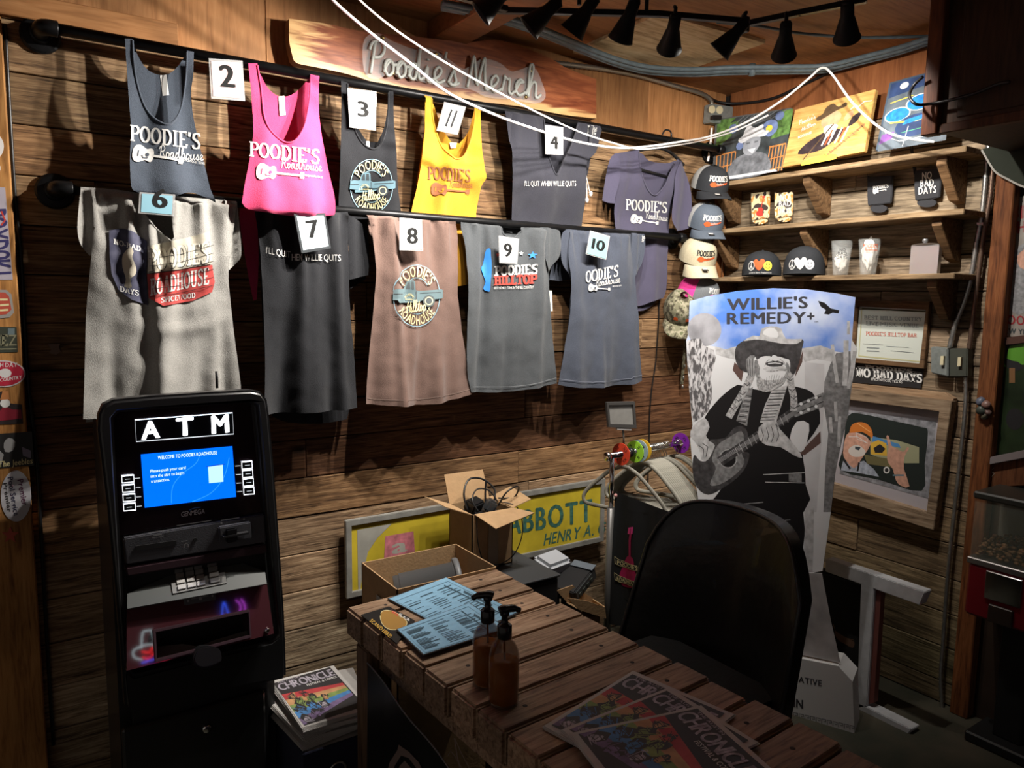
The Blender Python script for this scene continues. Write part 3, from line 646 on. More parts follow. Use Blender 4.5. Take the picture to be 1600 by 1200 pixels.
def shirt(name, label, m, front, d, back=None, backd=-.022, holes=(), group='shirts on the pipe rails', inner=None, step=.010, smooth=3):
    t = thing(name, label, 'shirt', W1(PY).p3(sum(p[0] for p in front) / len(front), max(p[1] for p in front)), group)
    pl = W1(PY, d); t_f = part('front', sheet(pl, front, step, 0, holes, smooth), m, t, True)
    if back:
        zt = max(pl.pix(*p)[1] for p in front)
        bd = backd if callable(backd) else (lambda u, v: backd + (.0 if v < zt - .02 else .012) + .005 * noise.noise(V((u * 8, v * 6, 3))))
        part('back', sheet(W1(PY, bd), back, step * 1.5, 0, (), smooth), inner or m, t, True)
    return t, pl
def neckband(t, pl, pts, m, r=.0032):
    part('neckband', tube(NB(), [pl.at(u, v, .001) for u, v in crom([pl.pix(*p) for p in pts], 6)], r, 6), m, t, True)
def stitch(P, pts, m, wd=.9): P.line(pts, wd, m, smooth=4)
def roadhouse(P, A, B, h, rA, rB, rh, gA, gB, ink, hole, small=None, first="POODIE'S"):
    P.text(first, A, B, h, ink, 'serif'); P.text('Roadhouse', rA, rB, rh, ink, 'script'); guitar_ink(P, gA, gB, ink, hole)
    if small: P.text('SPICEWOOD, TEXAS', small[0], small[1], small[2], ink, 'sans')
def tee_tag(t, pl, quad): part('neck_tag', slab(NB(), pl, quad, .001, .0025), mat('tag_white', (.72, .72, .70), .8), t)

# --- tank 1 : slate blue
TANK = cloth('slate', (.062, .075, .098))
def bl(z0, z1, seed, u0, u1):
    ff = folds(seed, u0, u1, z0, z1, 6, .003, .010, .03)
    def d(u, v):
        r = roll(v, ZT)
        if r is not None: return r
        t = (ZT - v) / (ZT - z1); return PR + .006 + .012 * sstep(0, .4, t) + .050 * sstep(.55, .92, t) - .045 * sstep(.93, 1.02, t) + sstep(0, .1, ZT - v) * ff(u, v)
    return d
fr = [(195, 60), (207, 61), (209, 95), (214, 130), (225, 164), (240, 184), (258, 194), (270, 191), (281, 174), (287, 148), (291, 112), (292, 79), (303, 81), (302, 115), (298, 150), (302, 182), (312, 228), (322, 268), (329, 296), (337, 317), (322, 309), (300, 301), (284, 303), (262, 311), (236, 306), (214, 300), (205, 290), (203, 250), (205, 200), (201, 150), (198, 100)]
t, pl = shirt('tank_top', 'slate blue tank top with white guitar print, leftmost on the top rail', TANK, fr, bl(ZT, 1.93, 3, -2.83, -2.55), [(196, 62), (207, 63), (218, 92), (232, 110), (250, 117), (268, 113), (282, 98), (292, 80), (302, 82), (299, 150), (306, 230), (312, 280), (212, 280), (205, 200), (201, 150)], step=.010)
P = Print(pl, .003, .014); roadhouse(P, (203, 220), (312, 234), 25, (248, 245), (318, 251), 17, (207, 238), (286, 252), INKW, TANK, ((287, 252), (319, 258), 4)); P.build('print', t, 'white lettering and guitar print')
neckband(t, pl, [(207, 63), (209, 95), (214, 130), (225, 164), (240, 184), (258, 194), (270, 191), (281, 174), (287, 148), (291, 112), (292, 82)], TANK)
tee_tag(t, W1(PY - .022), [(250, 118), (260, 117), (264, 149), (254, 150)])
# --- tank 2 : pink
PINK = cloth('pink', (.60, .055, .15), .06)
fr = [(388, 99), (402, 99), (408, 140), (412, 178), (420, 200), (435, 216), (450, 223), (464, 217), (477, 192), (484, 150), (485, 116), (499, 119), (498, 160), (501, 200), (510, 250), (519, 290), (524, 325), (522, 336), (500, 338), (470, 338), (425, 333), (388, 327), (378, 316), (382, 290), (390, 250), (396, 205), (393, 150)]
t, pl = shirt('tank_top', 'bright pink tank top with white guitar print beside card 2', PINK, fr, bl(ZT, 1.90, 5, -2.46, -2.15), [(389, 101), (401, 102), (416, 134), (432, 149), (446, 151), (461, 145), (475, 131), (486, 117), (498, 120), (497, 160), (503, 230), (512, 300), (400, 310), (404, 400), (401, 468), (396, 470), (386, 420), (374, 335), (385, 300), (396, 205)], lambda u, v: -.022 - .018 * sstep(2.1, 1.96, v), step=.010)
P = Print(pl, .003, .014); roadhouse(P, (389, 244), (498, 257), 23, (438, 262), (503, 268), 16, (400, 267), (475, 275), INKPK, PINK, ((476, 276), (503, 279), 3)); P.build('print', t, 'white lettering and guitar print')
neckband(t, pl, [(402, 102), (408, 140), (412, 178), (420, 200), (435, 216), (450, 223), (464, 217), (477, 192), (484, 150), (485, 120)], PINK)
tee_tag(t, W1(PY - .02), [(435, 151), (444, 150), (446, 180), (437, 181)])
# --- tank 3 : black
BLK = cloth('black', (.014, .0145, .017))
def behind(seed, u0, u1, zb, n=6, at=.004, ab=.006): return drape(seed, ZT, u0, u1, zb, .014, n, at, ab, .03, back=.068)
fr = [(533, 126), (543, 129), (545, 165), (552, 195), (562, 218), (576, 231), (590, 231), (600, 214), (606, 180), (607, 142), (614, 143), (616, 200), (620, 260), (627, 332), (629, 360), (530, 352), (530, 300), (532, 240), (534, 180)]
t, pl = shirt('tank_top', 'black tank top with a pickup truck print under card 3', BLK, fr, behind(8, -2.13, -1.9, 1.9), [(534, 128), (543, 131), (550, 170), (560, 200), (574, 222), (590, 222), (600, 200), (606, 165), (608, 144), (614, 145), (616, 200), (624, 330), (532, 330), (533, 200)], lambda u, v: -.018 - .045 * sstep(2.3, 2.0, v), step=.010)
neckband(t, pl, [(543, 131), (545, 165), (552, 195), (562, 218), (576, 231), (590, 231), (600, 214), (606, 180), (607, 145)], BLK)
def truck_badge(P, cx, cy, rx, ry, ring, cream, blue, dark):
    P.line(circle(cx, cy, rx, ry, 40), 1.0, ring, closed=True); P.line(circle(cx, cy, rx * .58, ry * .58, 16, math.radians(35), math.radians(145)), .9, ring); P.line(circle(cx, cy, rx * .6, ry * .6, 16, math.radians(225), math.radians(315)), .9, ring)
    P.arc("POODIE'S", (cx, cy), rx * .62, 150, 32, rx * .34, cream, 'bold', ry=ry * .62, gap=.2); P.arc('ROADHOUSE', (cx, cy), rx * .95, 212, 326, rx * .3, cream, 'bold', inside=True, ry=ry * .95, gap=.2)
    truck_ink(P, cx - rx * 1.05, cy - ry * .5, cx + rx * 1.12, cy + ry * .42, blue, dark, cream); P.text('Hilltop', (cx - rx * .5, cy + ry * .56), (cx + rx * .38, cy + ry * .46), ry * .36, cream, 'scriptbold')
P = Print(pl, .003, .012); truck_badge(P, 580, 291, 33, 42, INKLB, INKC, INKTB, INKDK); P.build('print', t, 'cream and blue pickup truck badge')
tee_tag(t, W1(PY - .016), [(572, 221), (577, 221), (577, 232), (572, 232)])
# --- tank 11 : yellow
YEL = cloth('yellow', (.66, .32, .03), .06)
fr = [(663, 149), (674, 151), (676, 185), (684, 215), (697, 238), (712, 248), (725, 243), (735, 220), (741, 190), (742, 165), (750, 168), (752, 215), (757, 260), (760, 278), (752, 291), (746, 320), (742, 370), (730, 445), (690, 445), (648, 400), (643, 345), (644, 325), (650, 300), (655, 275), (660, 240), (664, 200)]
t, pl = shirt('tank_top', 'golden yellow tank top with brown guitar print under card 11', YEL, fr, behind(12, -1.83, -1.52, 1.70, 7, .006, .012), [(664, 151), (674, 153), (690, 198), (705, 222), (718, 224), (732, 205), (742, 168), (750, 170), (752, 215), (754, 280), (650, 290), (663, 200)], lambda u, v: -.018 - .045 * sstep(2.3, 2.0, v), step=.010)
P = Print(pl, .003, .014); roadhouse(P, (668, 280), (734, 285), 20, (702, 292), (738, 294), 13, (673, 295), (733, 300), INKBR, YEL); P.build('print', t, 'brown lettering and guitar print')
neckband(t, pl, [(674, 154), (676, 185), (684, 215), (697, 238), (712, 248), (725, 243), (735, 220), (741, 190), (742, 168)], YEL)
tee_tag(t, W1(PY - .016), [(702, 223), (713, 223), (712, 231), (704, 232)])
# --- tee 4 : charcoal v neck
CHA = cloth('charcoal_violet', (.034, .034, .044))
fr = [(789, 173), (850, 183), (852, 215), (857, 245), (869, 273), (880, 252), (893, 225), (903, 191), (938, 197), (937, 215), (931, 238), (917, 254), (916, 290), (912, 330), (909, 362), (907, 385), (803, 380), (800, 330), (801, 270), (800, 234), (796, 220)]
t, pl = shirt('v_neck_tee', 'charcoal v-neck tee with small white slogan under card 4', CHA, fr, behind(17, -1.45, -.93, 1.86, 7, .004, .006), [(800, 176), (852, 186), (880, 194), (903, 193), (928, 197), (914, 290), (800, 300)], lambda u, v: -.018 - .045 * sstep(2.3, 2.0, v))
P = Print(pl, .003, .014); P.text("I'LL QUIT WHEN WILLIE QUITS", (819, 291), (899, 291), 8, INKW, 'sans', gap=.17); P.build('print', t, 'white slogan lettering')
P = Print(pl, .003, .014); P.text('SURVIVE', (916, 212), (918, 196), 4, INKW, up=(4, .6)); P.text('INDEPENDENT', (921, 213), (923, 196), 4, INKW, up=(4, .6)); P.text('MUSIC', (926, 211), (928, 199), 3.5, INKW, up=(3.5, .6)); P.build('sleeve_print', t)
for sg, lp in ((0, [(789, 175), (803, 178), (802, 215), (799, 224), (795, 220)]), (1, [(921, 196), (938, 199), (936, 222), (929, 237), (920, 222)])):
    part('sleeve', sheet(W1(PY, lambda u, v: .034 + .006 * math.sin(u * 90)), lp, .014, 0, (), 3), CHA, t, True)
neckband(t, pl, [(850, 186), (852, 215), (857, 245), (869, 273), (880, 252), (893, 225), (903, 194)], CHA)
# white drawcord tips beside it
dc = thing('drawcord', 'two white knotted cord ends hanging beside the charcoal v-neck', 'cord', W1(.09).p3(920, 320))
p9 = W1(.07)
for pts in ([(913, 262), (915, 280), (917, 300), (917, 312)], [(913, 262), (917, 280), (921, 298), (923, 302)]):
    part('strand', tube(NB(), crom([p9.p3(*p) for p in pts], 5), .0022, 6), WHITEC, dc, True); e = p9.p3(*pts[-1]); part('knot', lathe(NB(), [(.003, -.014), (.008, -.006), (.008, .004), (.003, .010)], e, (0, 0, 1), 10), WHITEC, dc, True)
# --- violet tee on a hanger
VIO = cloth('violet', (.072, .066, .105), .06)
hg = thing('shirt_hanger', 'black plastic hanger holding the violet tee at the rail end', 'hanger', W1(PY).p3(1020, 262))
ph = W1(PY - .01)
part('hook', tube(NB(), crom([W1(PY + .012).p3(*p) for p in ((1035, 210), (1040, 203), (1048, 206), (1048, 216), (1040, 224), (1033, 232))], 5), .004, 8), BLACKP, hg, True)
part('shoulders', tube(NB(), crom([ph.p3(*p) for p in ((962, 247), (985, 238), (1010, 233), (1033, 232), (1050, 240), (1068, 258))], 5), .008, 8), BLACKP, hg, True)
part('bar', tube(NB(), [ph.p3(966, 256), ph.p3(1064, 282)], .007, 8), BLACKP, hg, True)
fr = [(960, 240), (998, 234), (999, 252), (1004, 278), (1013, 298), (1023, 305), (1034, 296), (1045, 275), (1054, 258), (1058, 249), (1064, 252), (1052, 300), (1045, 354), (1043, 400), (1041, 452), (1036, 466), (1020, 471), (1000, 478), (975, 480), (968, 420), (962, 358), (962, 304), (955, 270)]
_fv = folds(23, -.9, -.35, 2.3, 1.6, 7, .003, .007, .03)
dv = lambda u, v: .024 - .064 * sstep(2.22, 2.02, v) + _fv(u, v)
t, pl = shirt('v_neck_tee', 'dusty violet scoop-neck tee on a hanger at the right end of the rails', VIO, fr, dv, [(962, 243), (999, 238), (1014, 251), (1041, 255), (1056, 251), (1062, 256), (1044, 354), (1040, 440), (1028, 468), (1006, 485), (975, 486), (962, 358)], lambda u, v: -.015 - .050 * sstep(2.25, 2.02, v))
for lp in ([(960, 240), (970, 262), (962, 304), (961, 318), (950, 317), (941, 313), (945, 285), (952, 250)], [(1063, 251), (1073, 275), (1079, 315), (1081, 353), (1072, 358), (1058, 361), (1050, 345), (1052, 300), (1056, 270)]):
    part('sleeve', sheet(W1(PY, lambda u, v: .030 + .010 * math.sin(u * 50) - .02 * sstep(2.2, 2.02, v)), lp, .014, 0, (), 3), VIO, t, True)
P = Print(pl, .003, .014); roadhouse(P, (977, 328), (1041, 333), 17, (1008, 341), (1043, 346), 12, (985, 341), (1028, 349), INKW, VIO); P.build('print', t, 'white lettering and guitar print')
neckband(t, pl, [(998, 236), (999, 252), (1004, 278), (1013, 298), (1023, 305), (1034, 296), (1045, 275), (1054, 258), (1058, 251)], VIO)

# ------------------------------------------------------------------ lower row
GRY = cloth('heather_grey', (.31, .30, .28), .14); GRYS = cloth('heather_grey_in', (.30, .285, .265), .14)
_f6 = drape(31, ZB, -2.96, -2.48, 1.27, .03, 9, .013, .010, .02)
def d6(u, v):
    r = roll(v, ZB)
    if r is not None: return r
    sw = 0
    for k, (zc, a) in enumerate(((1.80, .014), (1.70, -.006), (1.60, .008))):
        zz = zc - .06 + (u + 2.72) ** 2 * 1.4; sw += a * math.exp(-((v - zz) / .022) ** 2) * math.exp(-((u + 2.70) / .13) ** 2)
    return _f6(u, v) + sw
fr = [(126, 292), (180, 296), (217, 302), (222, 326), (232, 343), (247, 360), (266, 376), (272, 371), (269, 350), (266, 326), (270, 306), (330, 311), (368, 314), (366, 350), (360, 400), (357, 424), (360, 470), (365, 516), (371, 560), (376, 600), (378, 630), (330, 640), (250, 648), (180, 653), (130, 655), (133, 550), (135, 482), (142, 408), (144, 380), (140, 340)]
t, pl = shirt('tee_shirt', 'heather grey tee with a red and navy roadhouse print under card 6', GRY, fr, d6, [(130, 296), (217, 303), (262, 306), (365, 315), (355, 420), (370, 600), (371, 635), (134, 660), (136, 482), (143, 400)], -.024, inner=GRYS)
for lp in ([(126, 292), (142, 295), (145, 340), (146, 380), (141, 400), (133, 392), (124, 377), (121, 355), (123, 325)], [(350, 312), (368, 314), (375, 362), (377, 398), (368, 412), (358, 422), (354, 400), (352, 350)]):
    part('sleeve', sheet(W1(PY, lambda u, v: (roll(v, ZB) or .036) + .008 * math.sin(u * 120)), lp, .012, 0, (), 3), GRY, t, True)
NAVY = mat('ink_navy', (.022, .024, .055), .8, var=.6, vscale=25, var2=(.09, .09, .14)); REDP = mat('ink_faded_red', (.45, .055, .05), .8, var=.3, vscale=30); SAND = mat('ink_sand', (.46, .42, .34), .8, var=.2, vscale=30); BEIGE = mat('ink_beige', (.55, .50, .40), .8)
P = Print(pl, .0055, .010)
P.poly([(170, 360), (190, 357), (210, 363), (229, 377), (228, 425), (231, 477), (205, 468), (185, 453), (174, 428), (171, 400)], NAVY); P0, P1_, P2_ = P, Print(pl, .0055, .010), Print(pl, .0055, .010); P0.gap = P1_.gap = P2_.gap = .0007; P = P1_; P.poly([(230, 385), (290, 372), (327, 362), (331, 412), (280, 421), (230, 427)], SAND)
P = P2_; P.poly([(229, 428), (280, 422), (331, 414), (335, 440), (331, 456), (300, 470), (255, 478), (232, 466)], REDP)
P = P0; P.text('NO-BAD', (177, 381), (219, 393), 8, INKW, 'serif'); P.text('DAYS', (187, 455), (216, 462), 8, INKW, 'serif')
P.poly([(199, 389), (205, 387), (208, 394), (206, 402), (212, 418), (211, 429), (203, 436), (205, 449), (194, 448), (196, 436), (191, 418), (191, 400)], BEIGE, smooth=3)
P1_.text('POODIES', (232, 425.5), (326, 411.5), 34, INKDK, 'serif'); P1_.text('POODIES', (231, 424.5), (325, 410.5), 33, mat('ink_pale_beige', (.66, .62, .52), .8), 'serif'); P = P2_; P.text('ROADHOUSE', (234, 462), (325, 444), 26, INKW, 'serif'); P.text('SPICEWOOD', (251, 473), (304, 465), 8, INKW, 'serif')
for k in range(6): (P1_ if k < 2 else P2_).line([(232, 404 + 12 * k), (280, 398 + 12 * k), (333, 383 + 12.5 * k)], .7, INKBK)
P0.build('navy_print', t, 'navy print with a pale figure'); P1_.build('sand_print', t); P2_.build('red_print', t, 'red roadhouse print')
neckband(t, pl, [(217, 304), (222, 326), (232, 343), (247, 360), (266, 376)], GRY)
# 7
fr = [(397, 327), (460, 332), (500, 333), (543, 331), (544, 360), (545, 415), (547, 482), (551, 530), (555, 584), (558, 637), (520, 641), (470, 646), (413, 649), (414, 550), (410, 450), (406, 385), (401, 350)]
t, pl = shirt('tee_shirt', 'black tee with white slogan across the chest under card 7', BLK, fr, drape(37, ZB, -2.45, -2.1, 1.2, .024, 8, .012, .012, .022), [(399, 330), (542, 333), (546, 480), (552, 600), (542, 655), (500, 662), (450, 660), (425, 650), (413, 550), (405, 385)], -.024)
part('sleeve', sheet(W1(PY, lambda u, v: (roll(v, ZB) or .012) + .006 * math.sin(u * 80) - .004), [(542, 335), (560, 345), (574, 357), (577, 400), (575, 430), (562, 433), (546, 437), (545, 400)], .014, 0, (), 3), BLK, t, True)
part('sleeve_back', sheet(W1(PY - .03), [(545, 400), (572, 400), (571, 436), (556, 446), (547, 452)], .03), BLK, t, True)
P = Print(pl, .0055, .010); P.text("I'LL QUIT", (415, 396), (453, 403), 10, INKW, 'sans', gap=.17); P.build('print', t, 'white slogan lettering, first words'); P = Print(pl, .0055, .010); P.text('HEN WILLIE QUITS', (455, 407), (531, 408), 10, INKW, 'sans', gap=.17); P.build('print', t, 'white slogan lettering')
# 8
BRN = cloth('cocoa', (.150, .095, .078), .1)
fr = [(573, 336), (620, 340), (668, 344), (712, 346), (715, 370), (715, 400), (715, 460), (722, 520), (730, 570), (737, 616), (700, 626), (660, 632), (610, 634), (572, 631), (573, 600), (578, 540), (584, 480), (588, 420), (582, 365)]
t, pl = shirt('tee_shirt', 'cocoa brown tee with a pickup truck badge under card 8', BRN, fr, drape(41, ZB, -2.05, -1.68, 1.22, .026, 9, .013, .010, .018), [(575, 338), (711, 348), (714, 460), (730, 600), (640, 626), (574, 626), (582, 480), (586, 420)], -.024)
P = Print(pl, .0055, .010); truck_badge(P, 650, 462, 36, 48, INKLB, INKC, mat('ink_truck_blue2', (.115, .17, .185), .8), mat('ink_dark_slate2', (.07, .085, .09), .8)); P.build('print', t, 'cream and blue pickup truck badge')
stitch(P2 := Print(pl, step=.02), [(573, 622), (612, 625), (660, 623), (700, 617), (735, 608)], mat('thread_cocoa', (.26, .18, .15), .9)); P2.build('hem_stitch', t)
# 9
G9 = cloth('steel_grey', (.072, .078, .084), .14)
fr = [(720, 347), (750, 350), (784, 354), (786, 364), (794, 371), (805, 370), (812, 362), (814, 355), (845, 356), (866, 358), (860, 390), (857, 425), (858, 449), (862, 516), (866, 560), (870, 599), (845, 605), (819, 609), (780, 613), (736, 613), (730, 577), (730, 516), (732, 449), (727, 385), (722, 365)]
t, pl = shirt('tee_shirt', 'steel grey tee with red white and blue print under card 9', G9, fr, drape(43, ZB, -1.66, -1.18, 1.24, .026, 7, .010, .008, .024), [(722, 350), (784, 354), (812, 356), (862, 360), (858, 449), (868, 594), (740, 606), (733, 449)], -.024)
part('sleeve', sheet(W1(PY, lambda u, v: (roll(v, ZB) or .034) + .008 * math.sin(u * 110)), [(845, 355), (868, 358), (876, 368), (877, 390), (868, 410), (857, 426), (852, 400)], .012, 0, (), 3), G9, t, True)
P = Print(pl, .0055, .010)
P.poly([(757, 390), (764, 391), (765, 400), (767, 412), (766, 430), (764, 440), (762, 455), (755, 452), (757, 440), (754, 428), (750, 420), (754, 412)], INKB, smooth=3)
P.text('POODIES', (772, 431), (836, 428), 15, INKW, 'slab'); P.text('HILLTOP', (771, 446), (835, 443), 14.5, INKR, 'slab'); P.text('BEST HONKY TONK IN THE HILL COUNTRY', (771, 452), (832, 450.5), 4, INKW, 'sans')
star = lambda x, y, r: [(x + (r if k % 2 == 0 else r * .42) * math.sin(k * math.pi / 5), y - (r if k % 2 == 0 else r * .42) * math.cos(k * math.pi / 5)) for k in range(10)]
P.poly(star(829, 399, 6), INKB); P.poly(star(777, 398, 4), INKR); P.poly(star(813, 396, 4), INKW); P.build('print', t, 'red, white and blue lettering print')
P = Print(pl, .0055, .010); stitch(P, [(737, 604), (790, 604), (830, 600), (868, 590)], mat('thread_steel', (.19, .2, .21), .9)); P.build('hem_stitch', t)
neckband(t, pl, [(784, 356), (786, 364), (794, 371), (805, 370), (812, 362), (814, 357)], G9)
hangtag = part('hang_tag', slab(NB(), W1(PY - .02), [(857, 454), (862, 454), (863, 486), (858, 486)], 0, .002), mat('tag_pale', (.7, .72, .66), .7), t)
# 10
B10 = cloth('denim_grey', (.058, .066, .088), .14)
fr = [(887, 358), (920, 361), (950, 364), (1004, 366), (1001, 390), (993, 430), (993, 445), (999, 536), (1003, 595), (977, 600), (926, 606), (895, 605), (872, 601), (875, 585), (884, 530), (890, 490), (893, 438), (889, 400)]
t, pl = shirt('tee_shirt', 'denim grey tee with white guitar print under card 10', B10, fr, drape(47, ZB, -1.14, -.65, 1.24, .026, 8, .010, .012, .026), [(889, 360), (1002, 368), (992, 440), (1001, 590), (890, 598), (880, 590), (893, 440)], -.024)
for lp in ([(886, 358), (893, 360), (895, 400), (893, 436), (884, 420), (877, 398), (878, 368)], [(985, 364), (1005, 366), (1008, 384), (1004, 412), (997, 424), (990, 434), (986, 400)]):
    part('sleeve', sheet(W1(PY, lambda u, v: (roll(v, ZB) or .032) + .007 * math.sin(u * 110)), lp, .012, 0, (), 3), B10, t, True)
part('sleeve_back', sheet(W1(PY - .035), [(876, 392), (886, 400), (892, 436), (875, 439), (858, 437), (862, 415)], .03), B10, t, True)
P = Print(pl, .0055, .010); roadhouse(P, (914, 442), (964, 432), 18, (929, 448), (968, 441), 13, (918, 449), (952, 452), INKW, B10, ((955, 449), (969, 447), 2.5), "OODIE'S"); P.text('MUSIC', (999, 378), (1001, 368), 3, INKW, up=(3, .5)); P.build('print', t, 'white lettering and guitar print')
P = Print(pl, .0055, .010); stitch(P, [(873, 592), (925, 597), (970, 592), (1002, 586)], mat('thread_denim', (.15, .16, .2), .9)); P.build('hem_stitch', t)

# ------------------------------------------------------------------ number cards
PAPW = mat('card_white', (.72, .72, .70), .6); PAPB = mat('card_sky', (.24, .46, .56), .6); PAPP = mat('card_pink', (.62, .42, .41), .6); PAPT = mat('card_teal', (.24, .47, .46), .6); PAPG = mat('card_ice', (.62, .74, .80), .6)
SLEEVE = mat('clear_sleeve', (.72, .72, .72), .15, alpha=.28); SLEEVED = mat('dark_sleeve', (.05, .055, .06), .3)
def card(num, quad, dep, pap, sl, inset=.1, fit=(.28, .72, .2, .8), col=None, where=''):
    pl = W1(PY + dep); A, B, C_, D = quad
    f = lambda x, y: tuple(A[i] * (1 - x) * (1 - y) + B[i] * x * (1 - y) + C_[i] * x * y + D[i] * (1 - x) * y for i in (0, 1))
    t = thing('number_card', ('%s card with bold number %s, ' % (col, num)) + where, 'card', pl.p3(*f(.5, 1)), 'price number cards on the shirts')
    part('sleeve', slab(NB(), pl, quad, 0, .0012), sl, t)
    i = inset; part('paper', slab(NB(), pl, [f(i, i), f(1 - i, i), f(1 - i, 1 - i), f(i, 1 - i)], .0014, .0022), pap, t)
    P = Print(pl.shifted(.0022), .0006, 0); x0, x1, y0, y1 = fit
    if num == '11':
        for x in (.36, .60): P.line([f(x + .06, .2), f(x, .8)], 3.2, INKBK)
    else:
        a, b = f(x0, y1), f(x1, y1); top = f(x0, y0); P.text(num, a, b, 0, mat('ink_digit', (.016, .016, .016), .7, spec=.1), 'black', up=(top[0] - a[0], top[1] - a[1]))
    P.build('number', t); return t
card('2', [(326, 91), (379, 95), (383, 158), (330, 154)], .045, PAPP, SLEEVE, .06, (.28, .74, .15, .68), 'pink', 'between the slate and pink tanks')
card('3', [(543, 138), (588, 143), (587, 204), (546, 199)], .055, PAPW, SLEEVE, .04, (.32, .74, .3, .68), 'white', 'over the black tank')
card('11', [(694, 159), (728, 167), (715, 211), (682, 204)], .05, PAPW, SLEEVE, .03, col='white', where='handwritten, over the yellow tank')
card('4', [(851, 195), (880, 199), (880, 242), (852, 241)], .074, PAPW, SLEEVE, .04, (.28, .74, .3, .8), 'white', 'over the charcoal v-neck')
card('6', [(218, 300), (274, 304), (272, 338), (216, 333)], .090, PAPB, SLEEVE, .07, (.36, .8, -.2, .66), 'sky blue', 'on the heather grey tee')
card('7', [(459, 334), (508, 333), (517, 388), (471, 396)], .096, PAPG, SLEEVED, .07, (.32, .72, .2, .64), 'ice blue', 'in a dark sleeve on the black tee')
card('8', [(624, 340), (659, 343), (661, 392), (624, 391)], .092, PAPW, SLEEVE, .04, (.32, .8, .3, .78), 'white', 'on the cocoa brown tee')
card('9', [(779, 368), (811, 373), (808, 413), (780, 411)], .092, PAPW, SLEEVE, .04, (.24, .70, .26, .74), 'white', 'on the steel grey tee')
card('10', [(922, 360), (953, 369), (947, 406), (915, 397)], .092, PAPT, SLEEVE, .04, (.2, .84, .28, .7), 'teal', 'on the denim grey tee')

# ------------------------------------------------------------------ wooden sign
SLAB = bpy.data.materials.new('live_edge_slab'); SLAB.use_nodes = True; nt = SLAB.node_tree; b = nt.nodes['Principled BSDF']; b.inputs['Roughness'].default_value = .35; b.inputs['Coat Weight'].default_value = .25
at_ = nt.nodes.new('ShaderNodeAttribute'); at_.attribute_name = 'sap'; tc = nt.nodes.new('ShaderNodeTexCoord'); mp = nt.nodes.new('ShaderNodeMapping'); mp.inputs['Scale'].default_value = (1.5, 8, 12); nt.links.new(tc.outputs['Object'], mp.inputs[0])
n = nt.nodes.new('ShaderNodeTexNoise'); n.inputs['Scale'].default_value = 2.2; n.inputs['Detail'].default_value = 8; n.inputs['Distortion'].default_value = 2; nt.links.new(mp.outputs[0], n.inputs['Vector'])
r = nt.nodes.new('ShaderNodeValToRGB'); r.color_ramp.elements[0].position = .3; r.color_ramp.elements[0].color = (.13, .028, .012, 1); r.color_ramp.elements[1].position = .7; r.color_ramp.elements[1].color = (.36, .115, .045, 1); nt.links.new(n.outputs['Fac'], r.inputs[0])
r2 = nt.nodes.new('ShaderNodeValToRGB'); r2.color_ramp.elements[0].position = .3; r2.color_ramp.elements[0].color = (.48, .26, .10, 1); r2.color_ramp.elements[1].position = .7; r2.color_ramp.elements[1].color = (.66, .42, .19, 1); nt.links.new(n.outputs['Fac'], r2.inputs[0])
ad = nt.nodes.new('ShaderNodeMath'); ad.operation = 'MULTIPLY_ADD'; ad.inputs[1].default_value = .5; nt.links.new(n.outputs['Fac'], ad.inputs[0]); nt.links.new(at_.outputs['Fac'], ad.inputs[2])
st_ = nt.nodes.new('ShaderNodeMapRange'); st_.inputs[1].default_value = .70; st_.inputs[2].default_value = .82; nt.links.new(ad.outputs[0], st_.inputs[0])
mx = nt.nodes.new('ShaderNodeMix'); mx.data_type = 'RGBA'; nt.links.new(st_.outputs[0], mx.inputs['Factor']); nt.links.new(r.outputs[0], mx.inputs['A']); nt.links.new(r2.outputs[0], mx.inputs['B']); nt.links.new(mx.outputs['Result'], b.inputs['Base Color'])
sg = thing('wooden_sign', 'live-edge red wood slab sign lettered Poodie\'s Merch', 'sign', W1(.05).p3(690, 160))
pl = W1(.028)
out = [(446, 35), (500, 42), (560, 54), (640, 62), (720, 70), (760, 67), (800, 75), (850, 95), (880, 112), (922, 127), (922, 188), (870, 182), (800, 169), (700, 158), (640, 150), (600, 140), (540, 121), (490, 110), (460, 104), (452, 97), (446, 68)]
loop = soft_loop([pl.pix(*p) for p in out], 4, 40)
front = sheet(pl, loop, .03, .042, uv=True)
me = done(front); vals = []
up_ = [pl.pix(*p) for p in out[:10]]; lo_ = [pl.pix(*p) for p in out[10:]][::-1]
def yat(L, x):
    L = sorted(L)
    for a, c in zip(L, L[1:]):
        if a[0] <= x <= c[0]: return a[1] + (c[1] - a[1]) * (x - a[0]) / max(1e-6, c[0] - a[0])
    return L[0][1] if x < L[0][0] else L[-1][1]
for v in me.vertices:
    t_ = (v.co.z - yat(lo_, v.co.x)) / max(.02, yat(up_, v.co.x) - yat(lo_, v.co.x)); left = max(0, 1 - (v.co.x + 2.30) / .42)
    vals.append(max(.75 - t_ * 1.9, left * .62, (t_ - .8) * 1.2 * (1 if v.co.x < -1.9 else 0), 0))
at2 = me.attributes.new('sap', 'FLOAT', 'POINT'); at2.data.foreach_set('value', vals)
link('face', me, SLAB, sg)
part('slab', slab(NB(), pl, loop, 0, .0415, uv=True), mat('slab_edge', (.20, .085, .035), .6, var=.4, vscale=14), sg)
ACR = mat('clear_acrylic', (.85, .85, .85), .08, alpha=.13)
pa = pl.shifted(.055)
part('acrylic_plate', slab(NB(), pa, crom([(570, 60), (590, 52), (612, 64), (650, 78), (672, 76), (700, 92), (725, 108), (752, 92), (780, 98), (800, 112), (832, 104), (846, 128), (852, 152), (836, 162), (800, 156), (760, 152), (735, 140), (690, 135), (650, 126), (610, 116), (590, 124), (572, 118), (566, 90)], 3, True), 0, .003), ACR, sg)
NEON = mat('neon_tube_off', (.46, .48, .45), .35)
